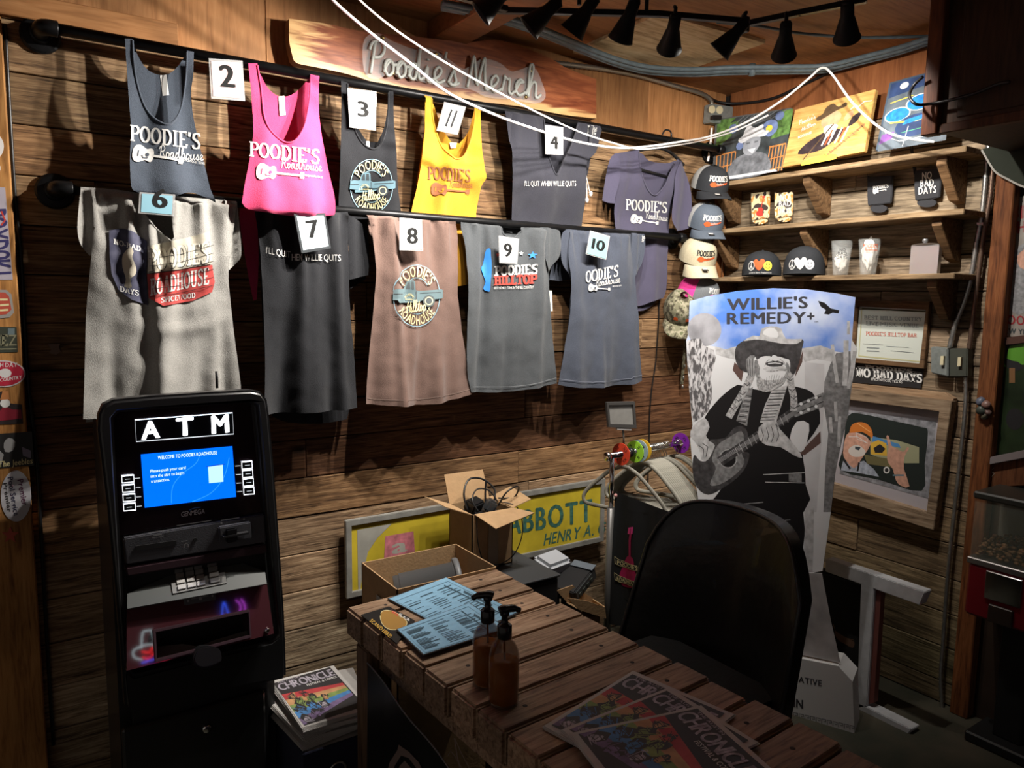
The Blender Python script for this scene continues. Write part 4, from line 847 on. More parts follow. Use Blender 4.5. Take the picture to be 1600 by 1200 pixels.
ls, Wd = script_lines("Poodie's Merch")
pn = pl.shifted(.062)
def nm(p):
    x = p[0] / Wd; return (574 + (845 - 574) * x, 113 + (154 - 113) * x - p[1] * 50)
for l in ls: part('neon_letter', tube(NB(), [pn.p3(*nm(p)) for p in l], .0062, 8), NEON, sg, True)
for p in ((597, 59), (613, 115), (680, 85), (821, 152), (829, 111)): part('standoff', lathe(NB(), [(.007, -.014), (.007, .008), (.004, .010)], pa.p3(*p), (0, -1, 0), 12), mat('brass', (.38, .28, .12), .35, .9), sg, True)
# ================================================================== caps on the wall and the shelf goods
class Crown(Plane):
    """front of a cap: u runs round the crown, v up it, both in metres"""
    def __init__(s, pos, fwd, up, R=.088, Ly=.104, H=.115, flat=1.0):
        s.pos = V(pos); s.f = V(fwd).normalized(); s.r = s.f.cross(V(up)).normalized(); s.u = s.r.cross(s.f).normalized(); s.R, s.Ly, s.H, s.e = R, Ly, H, flat; s.d = None
    def pt(s, th, h, k=1.0):
        front = max(0, math.cos(th)); e = 2.4 + 2.0 * front * s.e; rr = max(0, 1 - h ** e) ** (1 / 2.1) * k
        return s.pos + s.r * (math.sin(th) * s.R * rr) + s.f * (math.cos(th) * s.Ly * rr) + s.u * (s.H * h)
    def pix(s, x, y): return (x, y)
    def at(s, u, v, off=0):
        th, h = -u / s.Ly, v / s.H; p = s.pt(th, h); e = .01
        n = (s.pt(th + e, h) - s.pt(th - e, h)).cross(s.pt(th, min(.99, h + e)) - s.pt(th, h - e)).normalized()
        return p - n * off
    def skin(s, t0, t1, n=14, hs=9, k=1.0):
        bm = NB(); g = [[bm.verts.new(s.pt(t0 + (t1 - t0) * i / n, min(.985, (j / hs) ** .75 if j else 0) if j < hs else .985, k)) for i in range(n + 1)] for j in range(hs + 1)]
        for j in range(hs):
            for i in range(n): bm.faces.new((g[j][i], g[j][i + 1], g[j + 1][i + 1], g[j + 1][i]))
        return bm
    def brim(s, ln=.072, curve=.030, drop=.012, span=64):
        bm = NB(); n, m = 14, 6; top = []; bot = []
        for j in range(m + 1):
            for L, dz in ((top, .0015), (bot, -.0025)):
                row = []
                for i in range(n + 1):
                    a = -1 + 2 * i / n; th = math.radians(span) * a; t = j / m
                    p = s.pt(th, 0) + s.f * (ln * t * math.sqrt(max(0.02, 1 - a ** 4 * .98))) + s.r * (math.sin(th) * .006 * t) + s.u * (-drop * t - curve * abs(a) ** 2 * (.3 + .7 * t) + dz)
                    row.append(bm.verts.new(p))
                L.append(row)
        for L in (top, bot):
            for j in range(m):
                for i in range(n): bm.faces.new((L[j][i], L[j][i + 1], L[j + 1][i + 1], L[j + 1][i]))
        for i in range(n): bm.faces.new((top[m][i], top[m][i + 1], bot[m][i + 1], bot[m][i]))
        for j in range(m):
            for i in (0, n): bm.faces.new((top[j][i], top[j + 1][i], bot[j + 1][i], bot[j][i]))
        return bm
def cap(name, label, pos, fwd, up, cf, cbk, cbr, ink=None, motif=None, sticker=True, group='caps hung in the corner', H=.112, brimkw={}, **kw):
    cr = Crown(pos, fwd, up, H=H, **kw); t = thing(name, label, 'cap', cr.pos, group)
    part('front_panel', cr.skin(-1.25, 1.25), cf, t, True); part('back_panel', cr.skin(1.25, 2 * math.pi - 1.25, 18), cbk, t, True)
    part('brim', cr.brim(**brimkw), cbr, t, True)
    part('button', lathe(NB(), [(.007, 0), (.006, .004), (.002, .006)], cr.pos + cr.u * (H * .985), cr.u, 10), cbr, t, True)
    if motif:
        P = Print(cr, .0012, .008); motif(P, ink); P.build('embroidery', t)
    if sticker:
        A = cr.pt(.55, 0) + cr.f * .03; c = cr.pos + cr.f * (cr.Ly + .035) + cr.r * .012 - cr.u * .0035; M3 = Matrix((cr.r, cr.f, cr.u)).transposed()
        part('size_sticker', obox(NB(), c, .026, .030, .002, M3), mat('sticker_black', (.02, .02, .02), .4), t); part('sticker_label', obox(NB(), c - cr.f * .008 + cr.u * .0012, .022, .010, .002, M3), mat('sticker_white', (.75, .72, .7), .5), t)
    return t
def poodies(P, ink):
    P.text("POODIE'S", (-.058, .050), (.058, .050), 0, ink[0], 'slab', up=(0, .024)); red = ink[1]
    P.poly(crom([(-.030 + .019 * math.cos(a), .034 + .012 * math.sin(a)) for a in [k * math.pi / 6 for k in range(12)]], 2, True), red)
    P.poly([(-.015, .028), (.056, .038), (.057, .045), (-.015, .039)], red); P.text('Roadhouse', (-.014, .0325), (.030, .0365), 0, ink[0], 'script', up=(0, .010))
def capc(n, c, var=.1): return mat('cap_' + n, c, .85, spec=.2, var=var, vscale=220, bump=.2, bscale=300)
CB = capc('black', (.028, .030, .034)); CG = capc('grey', (.16, .17, .18)); CLG = capc('light_mesh', (.42, .42, .41)); CBL = capc('slate_blue', (.095, .115, .145)); CKH = capc('khaki', (.52, .46, .32)); CPK = capc('neon_pink', (.80, .06, .30)); CCH = capc('charcoal', (.09, .095, .105))
CAMO = bpy.data.materials.new('camouflage'); CAMO.use_nodes = True; nt = CAMO.node_tree; b = nt.nodes['Principled BSDF']; b.inputs['Roughness'].default_value = .9
tc = nt.nodes.new('ShaderNodeTexCoord'); n = nt.nodes.new('ShaderNodeTexNoise'); n.inputs['Scale'].default_value = 34; n.inputs['Detail'].default_value = 3; nt.links.new(tc.outputs['Object'], n.inputs['Vector'])
r = nt.nodes.new('ShaderNodeValToRGB'); r.color_ramp.interpolation = 'CONSTANT'; e = r.color_ramp.elements; e[0].color = (.06, .05, .03, 1); e[1].position = .45; e[1].color = (.17, .16, .10, 1); k = e.new(.55); k.color = (.30, .27, .19, 1); k = e.new(.64); k.color = (.11, .12, .06, 1); nt.links.new(n.outputs['Fac'], r.inputs[0]); nt.links.new(r.outputs[0], b.inputs['Base Color'])
def wcap(x, y, dep): return W1(dep).p3(x, y)
ORI = mat('ink_orange_red', (.62, .10, .02), .7); HOTP = mat('ink_hot_pink', (.75, .05, .25), .7)
cap('trucker_cap', 'black trucker cap with red guitar logo, topmost of the corner caps', wcap(1108, 294, .13), (-.45, -1, -.38), (0, 0, 1), CB, CLG, CB, (INKW, ORI), poodies)
cap('trucker_cap', 'slate blue trucker cap with light mesh, second of the corner caps', wcap(1100, 352, .14), (-.5, -1, -.45), (0, 0, 1), CBL, CLG, CBL, (INKW, ORI), poodies)
cap('trucker_cap', 'khaki trucker cap with red guitar logo, third of the corner caps', wcap(1089, 406, .15), (-.45, -1, -.42), (0, 0, 1), CKH, CKH, CKH, (INKBK, ORI), poodies, brimkw=dict(curve=.034, drop=.03))
cap('trucker_cap', 'grey cap with neon pink mesh back above the cutout', wcap(1088, 464, .15), (.15, -1, -.35), (.0, .0, 1), CG, CPK, CG, (INKW, HOTP), poodies, sticker=False)
t5 = cap('camouflage_cap', 'camouflage cap with orange logo, lowest of the corner caps', wcap(1064, 486, .11), (-.55, -.55, -.75), (-.35, -.45, .6), CAMO, CAMO, CAMO, None, lambda P, k: (P.poly([(-.05, .03), (-.022, .034), (-.026, .05), (-.046, .05)], ORI), P.poly([(.02, .03), (.045, .028), (.042, .048), (.022, .05)], ORI)), sticker=False)
st = thing('key_lanyard', 'narrow camouflage lanyard with silver clips below the camouflage cap', 'lanyard', W1(.03).p3(1064, 608)); p3_ = W1(.03)
part('strap', slab(NB(), p3_, [(1069, 528), (1073, 528), (1070, 560), (1067, 600), (1063, 600), (1066, 560)], 0, .004), CAMO, st)
for y in (572, 590, 604): part('clip', lathe(NB(), [(.003, -.010), (.006, -.006), (.006, .006), (.003, .010)], p3_.p3(1068 - (y - 572) * .1, y, .008), (0, 0, 1), 10), STEEL, st, True)
# flat-bill caps on the lowest shelf
def plh(colored):
    def f(P, ink):
        wv, he, sm = (INKW, ORI, mat('ink_yellow', (.80, .62, .06), .7)) if colored else (INKW, INKW, mat('ink_silver', (.62, .62, .66), .7))
        P.line([(-.052 + .016 * math.cos(a), .044 + .021 * math.sin(a)) for a in [k * math.pi / 9 for k in range(18)]], .003, wv, closed=True); P.line([(-.052, .065), (-.052, .023)], .003, wv); P.line([(-.052, .045), (-.063, .030)], .003, wv); P.line([(-.052, .045), (-.041, .030)], .003, wv)
        P.poly([(-.012, .022), (-.040, .054), (-.038, .070), (-.026, .074), (-.014, .064), (-.002, .076), (.012, .072), (.014, .056)], he, smooth=3)
        c = (.030, .044); P.poly([(c[0] + .021 * math.cos(a), c[1] + .022 * math.sin(a)) for a in [k * math.pi / 10 for k in range(20)]], sm)
        for sx in (-.007, .007): P.poly([(c[0] + sx + .0025 * math.cos(a), c[1] + .007 + .004 * math.sin(a)) for a in [k * math.pi / 4 for k in range(8)]], INKBK)
        P.line([(c[0] - .011, c[1] - .004), (c[0] - .005, c[1] - .011), (c[0] + .005, c[1] - .011), (c[0] + .011, c[1] - .004)], .0025, INKBK)
        if colored: P.text('peace love happiness', (-.06, .009), (.05, .009), 0, wv, 'sans', up=(0, .007))
    return f
for i, (x, ln, fw, lb) in enumerate(((1190, .12, (-1, -.75, 0), 'black flat-bill cap with orange heart and yellow smiley on the lowest shelf'), (1256, .115, (-1, -.62, 0), 'black flat-bill cap with white heart and smiley beside the pint glasses'))):
    p = W2(ln).p3(x, 424); p.z = 1.778
    cap('flat_bill_cap', lb, p, fw, (0, 0, 1), CB, CB, CB, None, plh(i == 0), False, 'caps on the lowest shelf', H=.120 + .012 * i, brimkw=dict(curve=.004, drop=-.004, ln=.07), R=.092, Ly=.098, flat=1.3)
# can sleeves
KOB = mat('neoprene_black', (.024, .025, .030), .8, bump=.15, bscale=300); KOC = bpy.data.materials.new('orange_camouflage'); KOC.use_nodes = True; nt = KOC.node_tree; b = nt.nodes['Principled BSDF']; b.inputs['Roughness'].default_value = .8
tc = nt.nodes.new('ShaderNodeTexCoord'); n = nt.nodes.new('ShaderNodeTexNoise'); n.inputs['Scale'].default_value = 22; n.inputs['Detail'].default_value = 1; nt.links.new(tc.outputs['Object'], n.inputs['Vector'])
r = nt.nodes.new('ShaderNodeValToRGB'); r.color_ramp.interpolation = 'CONSTANT'; e = r.color_ramp.elements; e[0].color = (.05, .035, .03, 1); e[1].position = .40; e[1].color = (.70, .60, .36, 1); k = e.new(.52); k.color = (.62, .26, .06, 1); k = e.new(.62); k.color = (.76, .70, .50, 1); nt.links.new(n.outputs['Fac'], r.inputs[0]); nt.links.new(r.outputs[0], b.inputs['Base Color'])
def koozie(label, m, body, disc, dep, lines):
    pl = W2(dep); t = thing('can_sleeve', label, 'can sleeve', V((-dep, 0, 2.008)) + V((0, pl.p3(*disc[:2]).y, 0)), 'foam can sleeves on the middle shelf')
    part('body', slab(NB(), pl, soft_loop(body, 3, 100), 0, .014, bev=.003), m, t); part('base', slab(NB(), pl, circle(*disc, n=20), -.004, .006), m, t)
    P = Print(pl.shifted(.0145), .0006, 0)
    for s_, a, b_, h, st_, ik in lines:
        if s_ == 'guitar': guitar_ink(P, a, b_, ik)
        else: P.text(s_, a, b_, h, ik, st_)
    P.build('print', t)
    return t
koozie('tan and brown camouflage can sleeve with red guitar', KOC, [(1176, 305), (1179, 302), (1201, 300), (1204, 304), (1203, 338), (1198, 341), (1180, 344), (1177, 341)], (1188, 345, 11, 5.5), .07, [('guitar', (1186, 338), (1194, 306), 0, '', INKR)])
koozie('orange camouflage can sleeve reading no bad days', KOC, [(1213, 304), (1216, 302), (1237, 300), (1240, 303), (1239, 335), (1234, 338), (1217, 341), (1213, 338)], (1226, 342, 10, 5), .07, [('NO', (1219, 313), (1233, 312), 9, 'black', INKW), ('BAD', (1217, 323), (1236, 322), 9, 'black', INKW), ('DAYS', (1216, 334), (1236, 333), 9, 'black', INKW)])
koozie('black can sleeve with small white guitar logo', KOB, [(1358, 279), (1361, 277), (1394, 275), (1397, 278), (1395, 314), (1390, 318), (1364, 321), (1358, 318)], (1374, 326, 13, 6.5), .025, [("POODIE'S", (1364, 297), (1388, 293), 6, 'slab', INKW), ('guitar', (1364, 300), (1385, 296), 0, '', INKW)])
koozie('black can sleeve with big white no bad days lettering', KOB, [(1431, 269), (1434, 267), (1470, 264), (1473, 267), (1471, 305), (1467, 309), (1438, 313), (1432, 310)], (1449, 317, 15, 7), .025, [('NO', (1441, 281), (1456, 279), 11, 'black', INKW), ('BAD', (1438, 292), (1459, 290), 10.5, 'black', INKW), ('DAYS', (1435, 304), (1463, 301), 11, 'black', INKW)])
# pint glasses with tissue, flask
GLASS = mat('clear_glass', (.8, .83, .82), .04, alpha=.14); TISSUE = mat('white_tissue', (.82, .80, .74), .85, bump=.3, bscale=60)
class Cyl(Plane):
    def __init__(s, c, r, face): s.c, s.r, s.a, s.d = V(c), r, math.atan2(face[1], face[0]), None
    def pix(s, x, y): return (x, y)
    def at(s, u, v, off=0):
        r = s.r(v) if callable(s.r) else s.r; a = s.a + u / r; return s.c + V((math.cos(a) * (r + off), math.sin(a) * (r + off), v))
def pint(x, label, lines, seed):
    p = W2(.11).p3(x, 424); p.z = 1.773; t = thing('pint_glass', label, 'glass', p, 'pint glasses on the lowest shelf')
    part('glass', lathe(NB(), [(.0, 0), (.030, 0), (.031, .006), (.0445, .150), (.0425, .150), (.029, .014), (.0, .012)], p, (0, 0, 1), 32, False), GLASS, t, True)
    P = Print(Cyl(p, lambda v: .0305 + .0137 * v / .15, (-.8, -.6)), .0006, .006)
    for s_, u0, u1, v0, h, ik in lines: P.text(s_, (u0, v0), (u1, v0), 0, ik, 'bold', up=(0, h))
    P.build('print', t)
    tp = thing('tissue_paper', 'crumpled white tissue stuffed in the ' + ('pint glass reading no bad days' if seed == 3 else 'pint glass with orange logo'), 'paper', p + V((0, 0, .016)), 'tissue wads in the glasses')
    bm = NB(); bmesh.ops.create_icosphere(bm, subdivisions=4, radius=1); hh = .085 if seed == 3 else .142
    for v in bm.verts:
        n_ = noise.turbulence(v.co * 1.6 + V((seed, 0, 0)), 3, True); k = .72 + .42 * n_; zz = (v.co.z * k * .5 + .5); rmax = .027 + .0137 * max(0, min(1, zz * hh / .15)) - .001
        v.co = V((p.x + v.co.x * min(1, k) * rmax * .96, p.y + v.co.y * min(1, k) * rmax * .96, p.z + .016 + max(.0, zz) * hh))
    part('wad', bm, TISSUE, tp, True)
GBK = mat('ink_glass_dark', (.05, .05, .05), .5)
pint(1313, 'pint glass printed no bad days on the lowest shelf', [('NO', -.012, .012, .104, .012, GBK), ('BAD', -.018, .018, .088, .013, GBK), ('DAYS', -.022, .022, .072, .013, GBK)], 3)
pint(1356, 'pint glass with orange logo stuffed full of tissue', [("POODIE'S", -.03, .03, .112, .016, ORI), ('Roadhouse', -.02, .03, .10, .010, ORI)], 9)
p = W2(.12); fl = thing('hip_flask', 'brushed steel hip flask at the right of the lowest shelf', 'flask', V((-.12, p.p3(1441, 424).y, 1.773)))
pf = Plane((-.115, fl.location.y, 1.773), (0, -1, 0), (0, 0, 1), (-1, 0, 0), lambda u, v: -4.2 * u * u)
BRUSH = mat('brushed_steel', (.50, .50, .51), .30, .75, bump=.05, bscale=200, stretch=(1, 1, 8))
bm = slab(NB(), pf, soft_loop([(-.054, 0), (-.03, 0), (0, 0), (.03, 0), (.054, 0), (.055, .05), (.055, .108), (.048, .118), (.02, .121), (-.02, .121), (-.048, .118), (-.055, .108), (-.055, .05)], 3, 60), -.012, .012, uv=True); o = part('body', bm, BRUSH, fl); autosmooth(o, 50)
part('screw_cap', lathe(NB(), [(.008, 0), (.008, .006), (.010, .007), (.010, .017), (.007, .019)], (-.115, fl.location.y, 1.893), (0, 0, 1), 16), BRUSH, fl, True)

# ------------------------------------------------------------------ paintings on the top shelf
PP = Plane((-.135, 0, 2.2355), (0, -1, 0), (.16, 0, 1), (-1, 0, .16))
def painting(name, label, quad, edge, thick, art):
    t = thing(name, label, 'painting', PP.p3(*[sum(p[i] for p in quad[:2]) / 2 for i in (0, 1)]), 'paintings leaning on the top shelf')
    part('panel', slab(NB(), PP, quad, 0, thick, bev=.002), edge, t); A, B, C_, D = quad
    f = lambda x, y: tuple(A[i] * (1 - x) * (1 - y) + B[i] * x * (1 - y) + C_[i] * x * y + D[i] * (1 - x) * y for i in (0, 1))   # x right, y up from bottom left
    P = Print(PP.shifted(thick), .0006, 0); art(P, f); P.build('painted_picture', t); return t
pa_ = lambda n_, c, v=.35, s_=18, **k: mat('paint_' + n_, c, .55, var=v, vscale=s_, **k)
NIGHT = pa_('night', (.045, .055, .06), .6); FOL = pa_('foliage', (.10, .20, .05), .6, 40); PORTR = pa_('portrait_grey', (.30, .32, .36), .25, 30); FENCE = pa_('fence_orange', (.55, .22, .06)); YELL = pa_('moon_yellow', (.85, .66, .08), .1); WHIT = pa_('white', (.72, .74, .78), .12, 30); SHIRTG = pa_('shirt_grey', (.16, .17, .19), .5, 30); BLUEL = pa_('lamp_blue', (.16, .22, .42), .3)
def art1(P, f):
    g = lambda *a: [f(*p) for p in a]
    P.poly(g((0, 0), (1, 0), (1, 1), (0, 1)), NIGHT); P.poly(g((0, .75), (.25, 1), (.0, 1)), FOL); P.poly(g((.75, .55), (1, .6), (1, 1), (.85, 1), (.8, .75)), FOL); P.poly(g((0, .55), (.2, .7), (.3, .95), (.1, .9), (0, .8)), FOL)
    for k in range(9): P.line(g((.02 + .07 * k, .70 + .02 * k), (.25 + .06 * k, .9), (.35 + .07 * k, 1)), .8, SHIRTG)
    P.poly([f(.72 + .11 * math.cos(a), .74 + .14 * math.sin(a)) for a in [k * .52 for k in range(12)]], BLUEL); P.poly([f(.71 + .045 * math.cos(a), .735 + .06 * math.sin(a)) for a in [k * .52 for k in range(12)]], YELL)
    for cx, cy, r_ in ((.22, .82, .06), (.33, .52, .05), (.83, .92, .06)): P.poly([f(cx + r_ * math.cos(a), cy + r_ * 1.3 * math.sin(a)) for a in [k * .52 for k in range(12)]], BLUEL)
    for x0, x1 in ((.02, .28), (.76, .98)):
        P.line(g((x0, .42), (x1, .44)), 2.2, FENCE); P.line(g((x0, .22), (x1, .24)), 1.4, FENCE); P.line(g((x0, .04), (x1, .06)), 1.4, FENCE)
        for k in range(6): P.line(g((x0 + (x1 - x0) * k / 5, .0), (x0 + (x1 - x0) * k / 5, .44)), 1.6, FENCE)
    P.poly(g((.2, .0), (.24, .26), (.36, .36), (.5, .38), (.64, .36), (.76, .26), (.78, 0)), SHIRTG, smooth=3); P.poly(g((.4, .38), (.38, .5), (.4, .62), (.5, .68), (.6, .62), (.61, .5), (.57, .40), (.5, .34)), PORTR, smooth=3)
    P.poly(g((.3, .62), (.36, .56), (.5, .63), (.66, .62), (.71, .7), (.64, .72), (.62, .82), (.52, .78), (.43, .84), (.38, .76), (.36, .68)), WHIT, smooth=3)
    P.poly(g((.44, .44), (.56, .45), (.52, .36)), WHIT); P.poly(g((.42, .55), (.47, .56), (.47, .53), (.42, .53)), SHIRTG); P.poly(g((.53, .56), (.58, .57), (.58, .54), (.53, .53)), SHIRTG)
    P.poly(g((.08, 0), (.92, 0), (.88, .04), (.1, .05)), WHIT)
painting('painting', 'dark night painting of a man in a white hat, left on the top shelf', [(1116, 284), (1223, 266), (1240, 170), (1121, 188)], mat('canvas_edge', (.10, .10, .10), .8), .018, art1)
PINE = wood('pine_panel', 1, dark=(.42, .22, .06), mid=(.62, .36, .11), light=(.70, .45, .17), across=4, bump=.05, knots=False); COAT = pa_('coat', (.035, .022, .025), .4, 40); SKIN = pa_('skin', (.60, .36, .20)); BEARD = pa_('beard', (.62, .60, .58)); STRP = pa_('strap_red', (.60, .12, .04)); HATP = pa_('hat', (.10, .06, .03))
def art2(P, f):
    g = lambda *a: [f(*p) for p in a]
    P.poly(g((.12, .22), (.2, .38), (.38, .5), (.5, .55), (.62, .5), (.78, .56), (.83, .72), (.72, .66), (.66, .45), (.5, .28), (.36, .2)), COAT, smooth=3); P.poly(g((.62, .62), (.72, .68), (.72, .78), (.64, .74)), SKIN, smooth=2)
    P.poly(g((.34, .66), (.36, .80), (.5, .84), (.58, .74), (.54, .6), (.44, .54)), SKIN, smooth=3); P.poly(g((.38, .58), (.46, .62), (.56, .58), (.52, .46), (.44, .42)), BEARD, smooth=3)
    P.poly(g((.28, .74), (.36, .76), (.5, .84), (.62, .88), (.6, .95), (.52, .90), (.44, .98), (.36, .94), (.33, .84), (.26, .80)), HATP, smooth=3)
    for x, m_ in ((.40, WHIT), (.44, STRP), (.48, WHIT), (.56, WHIT), (.60, STRP), (.64, WHIT)): P.line(g((x, .28), (x + .06, .52)), 2.2, m_)
    P.line(g((.2, .1), (.5, .62)), 1.6, HATP); P.poly(g((.18, .04), (.3, .1), (.5, .12), (.62, .08), (.62, .0), (.2, .0)), YELL); P.line(g((.5, .1), (.9, .5)), 2.5, pa_('neck', (.45, .2, .08)))
    for k in range(9): P.line(g((.46 + .05 * k, .12 + .045 * k), (.5 + .05 * k, .08 + .045 * k)), .8, HATP)
    P.text("Poodie's", f(.05, .74), f(.25, .80), 7, WHIT, 'script'); P.text('Hilltop', f(.10, .62), f(.27, .68), 6, WHIT, 'script'); P.text('ROADHOUSE', f(.08, .50), f(.24, .54), 3.5, WHIT); P.line(g((.68, .80), (.74, .86), (.78, .82), (.84, .88), (.94, .86)), 1.2, WHIT)
painting('painting', 'yellow pine panel painted with a bearded man in a hat', [(1227, 264), (1355, 239), (1373, 142), (1247, 174)], PINE, .024, art2)
DRUMB = pa_('drum_blue', (.02, .24, .75), .35, 60); BLUED = pa_('dark_blue', (.03, .06, .16)); GREYB = pa_('grey_blue', (.12, .15, .18)); PURP = pa_('purple', (.20, .08, .30))
def art3(P, f):
    g = lambda *a: [f(*p) for p in a]; el = lambda cx, cy, rx, ry: [f(cx + rx * math.cos(a), cy + ry * math.sin(a)) for a in [k * .35 for k in range(18)]]
    P.poly(g((0, 0), (1, 0), (1, 1), (0, 1)), GREYB); P.poly(g((0, .78), (.7, .86), (1, .9), (1, 1), (0, 1)), BLUED); P.poly(el(.22, .90, .12, .08), BLUED); P.poly(el(.22, .92, .07, .05), WHIT)
    for c in ((.2, .50, .20, .11), (.52, .62, .22, .12), (.82, .50, .18, .11)): P.poly(el(*c), WHIT); P.poly(el(c[0], c[1], c[2] * .9, c[3] * .88), DRUMB)
    P.poly(el(.5, .30, .3, .16), BLUED); P.line(g((.1, .40), (.5, .36), (.9, .42)), 2.4, YELL); P.line(g((.05, .7), (.4, .74)), 1.4, YELL); P.line(g((.05, .3), (.1, .2), (.3, .1), (.9, .12)), 1.3, WHIT); P.line(g((.4, .3), (.36, .02)), 1.2, WHIT); P.line(g((.3, .22), (.9, .26)), 1.0, pa_('green_line', (.10, .42, .22)))
    P.poly(g((0, .1), (.18, .16), (.2, .26), (.02, .24)), PURP); P.poly(g((.3, .33), (.7, .38), (.68, .44), (.34, .40)), DRUMB)
painting('painting', 'blue drum kit painting half hidden by the dark bulkhead', [(1371, 237), (1478, 219), (1492, 104), (1393, 131)], mat('canvas_blue', (.06, .09, .13), .8), .016, art3)

# ------------------------------------------------------------------ certificate, bumper sticker, framed caricature
WF = wood('walnut_frame', 1, dark=(.06, .03, .015), mid=(.16, .085, .04), light=(.24, .14, .07), across=10, bump=.1, knots=False)
cf = thing('certificate_frame', 'brown wooden frame holding a pale certificate on the plank wall', 'frame', W2(.03).p3(1390, 575)); pl = W2(.008)
OUT = [(1330, 470), (1457, 471), (1448, 576), (1333, 566)]; INN = [(1345, 479), (1451, 484), (1441, 568), (1339, 559)]
part('moulding', slab(NB(), pl, OUT, 0, .024, holes=[INN[::-1]], bev=.002), WF, cf)
CERT = mat('certificate_paper', (.52, .55, .50), .35, coat=.3); part('certificate', slab(NB(), pl, INN, .004, .010), CERT, cf)
P = Print(pl.shifted(.0105), .0006, 0); GRNI = mat('ink_certificate_edge', (.42, .40, .22), .6); CI = mat('ink_cert', (.22, .24, .24), .6)
P.line([(1347, 482), (1448, 487), (1438.5, 565), (1342, 556)], 2.2, GRNI, closed=True); P.text('BEST HILL COUNTRY', (1350, 499), (1440, 502), 6, CI, 'serif'); P.text('LIVE MUSIC VENUE', (1353, 508), (1435, 512), 6, CI, 'serif'); P.text("POODIE'S HILLTOP BAR", (1353, 524), (1432, 527), 6, mat('ink_cert_red', (.50, .14, .10), .6), 'serif')
for a, b_ in (((1348, 537), (1380, 539)), ((1392, 548), (1428, 551)), ((1385, 541), (1420, 543))): P.line([a, b_], .7, CI)
[P.line([(1354, y_), (1374, y_ + 1)], 1.6, CI) for y_ in (543, 548)]; P.build('print', cf)
bs = part('bumper_sticker', slab(NB(), W2(.009), [(1332, 566), (1444, 577), (1439, 607), (1330, 597)], 0, .001), INKBK); tag(bs, 'black bumper sticker reading Poodie\'s no bad days under the certificate', 'sticker')
P = Print(W2(.0105), .0006, 0); P.text("POODIE'S", (1352, 576), (1425, 583), 6, INKW, 'slab'); P.text('NO BAD DAYS', (1338, 588), (1440, 598), 13.5, INKW, 'slab'); P.text('SPICEWOOD, TEXAS', (1361, 594), (1410, 599), 3.5, INKW, 'bold'); P.line([(1340, 573), (1440, 582)], .5, INKW); P.build('print', bs)
fc = thing('caricature_frame', 'weathered wood frame with a painted man in an orange cap', 'frame', W2(.05).p3(1390, 800)); pl = W2(.012)
OUT = [(1290, 600), (1496, 626), (1467, 826), (1262, 760)]; INN = [(1305, 620), (1476, 642), (1456, 799), (1282, 745)]
BARN = wood('barn_frame', 1, dark=(.10, .065, .04), mid=(.26, .18, .115), light=(.36, .27, .18), across=12, bump=.3, knots=False)
part('moulding', slab(NB(), pl, OUT, 0, .045, holes=[INN[::-1]], bev=.002), BARN, fc); part('mat_board', slab(NB(), pl, INN, .003, .010), mat('lilac_mat', (.40, .37, .40), .7), fc)
P = Print(pl.shifted(.0105), .0006, 0); z4 = lambda x, y: (1200 + x / 4, 600 + y / 4); g4 = lambda *a: [z4(*p) for p in a]
P.poly(g4((505, 165), (480, 300), (448, 560), (1000, 715), (1030, 500), (1052, 235)), mat('art_edge_grey', (.22, .22, .24), .7, var=.5, vscale=40)); P.poly(g4((500, 200), (470, 400), (455, 540), (700, 600), (960, 670), (980, 500), (1000, 300), (960, 270), (760, 225), (600, 190)), mat('art_black', (.012, .018, .016), .6), smooth=3)
P.poly(g4((640, 330), (800, 350), (945, 395), (945, 495), (860, 495), (760, 480), (640, 440)), mat('art_van', (.30, .30, .18), .7)); P.poly(g4((655, 325), (820, 375), (830, 400), (650, 360)), mat('art_sky', (.06, .20, .42), .7)); P.poly(g4((640, 370), (690, 350), (740, 370), (745, 450), (645, 440)), mat('art_gold', (.60, .36, .04), .7)); P.poly(g4((660, 400), (700, 375), (735, 405), (715, 430), (670, 430)), INKBK); P.poly(g4((600, 440), (770, 470), (770, 520), (620, 500)), mat('art_olive', (.14, .12, .05), .7)); P.poly(circle(1200 + 742 / 4, 600 + 538 / 4, 5, 5.5, 14), INKW); P.poly(circle(1200 + 742 / 4, 600 + 538 / 4, 3, 3.3, 12), INKBK)
SK = mat('art_skin', (.52, .28, .20), .7, var=.2, vscale=60)
P.poly(g4((455, 540), (470, 480), (520, 500), (600, 480), (660, 530), (695, 580), (560, 555)), mat('art_shirt', (.34, .37, .44), .7, var=.3, vscale=60)); P.poly(g4((490, 320), (470, 430), (490, 480), (540, 525), (590, 460), (630, 400), (640, 360), (600, 320), (540, 300)), SK, smooth=3); P.poly(g4((510, 400), (560, 380), (610, 420), (590, 450), (540, 455), (505, 430)), mat('art_beard', (.55, .50, .46), .7), smooth=3); P.poly(g4((545, 390), (580, 395), (570, 415), (545, 408)), INKDK)
P.line(g4((505, 330), (560, 330), (615, 365)), .8, INKW); P.line(g4((550, 305), (620, 335), (625, 370), (560, 345), (550, 305)), .7, INKW); P.poly(g4((510, 300), (525, 255), (570, 238), (620, 250), (650, 290), (655, 335), (640, 330), (590, 300), (520, 305)), mat('art_orange', (.52, .15, .02), .7), smooth=3); P.line(g4((560, 245), (640, 300)), 1, mat('art_orange_light', (.75, .4, .15), .7))
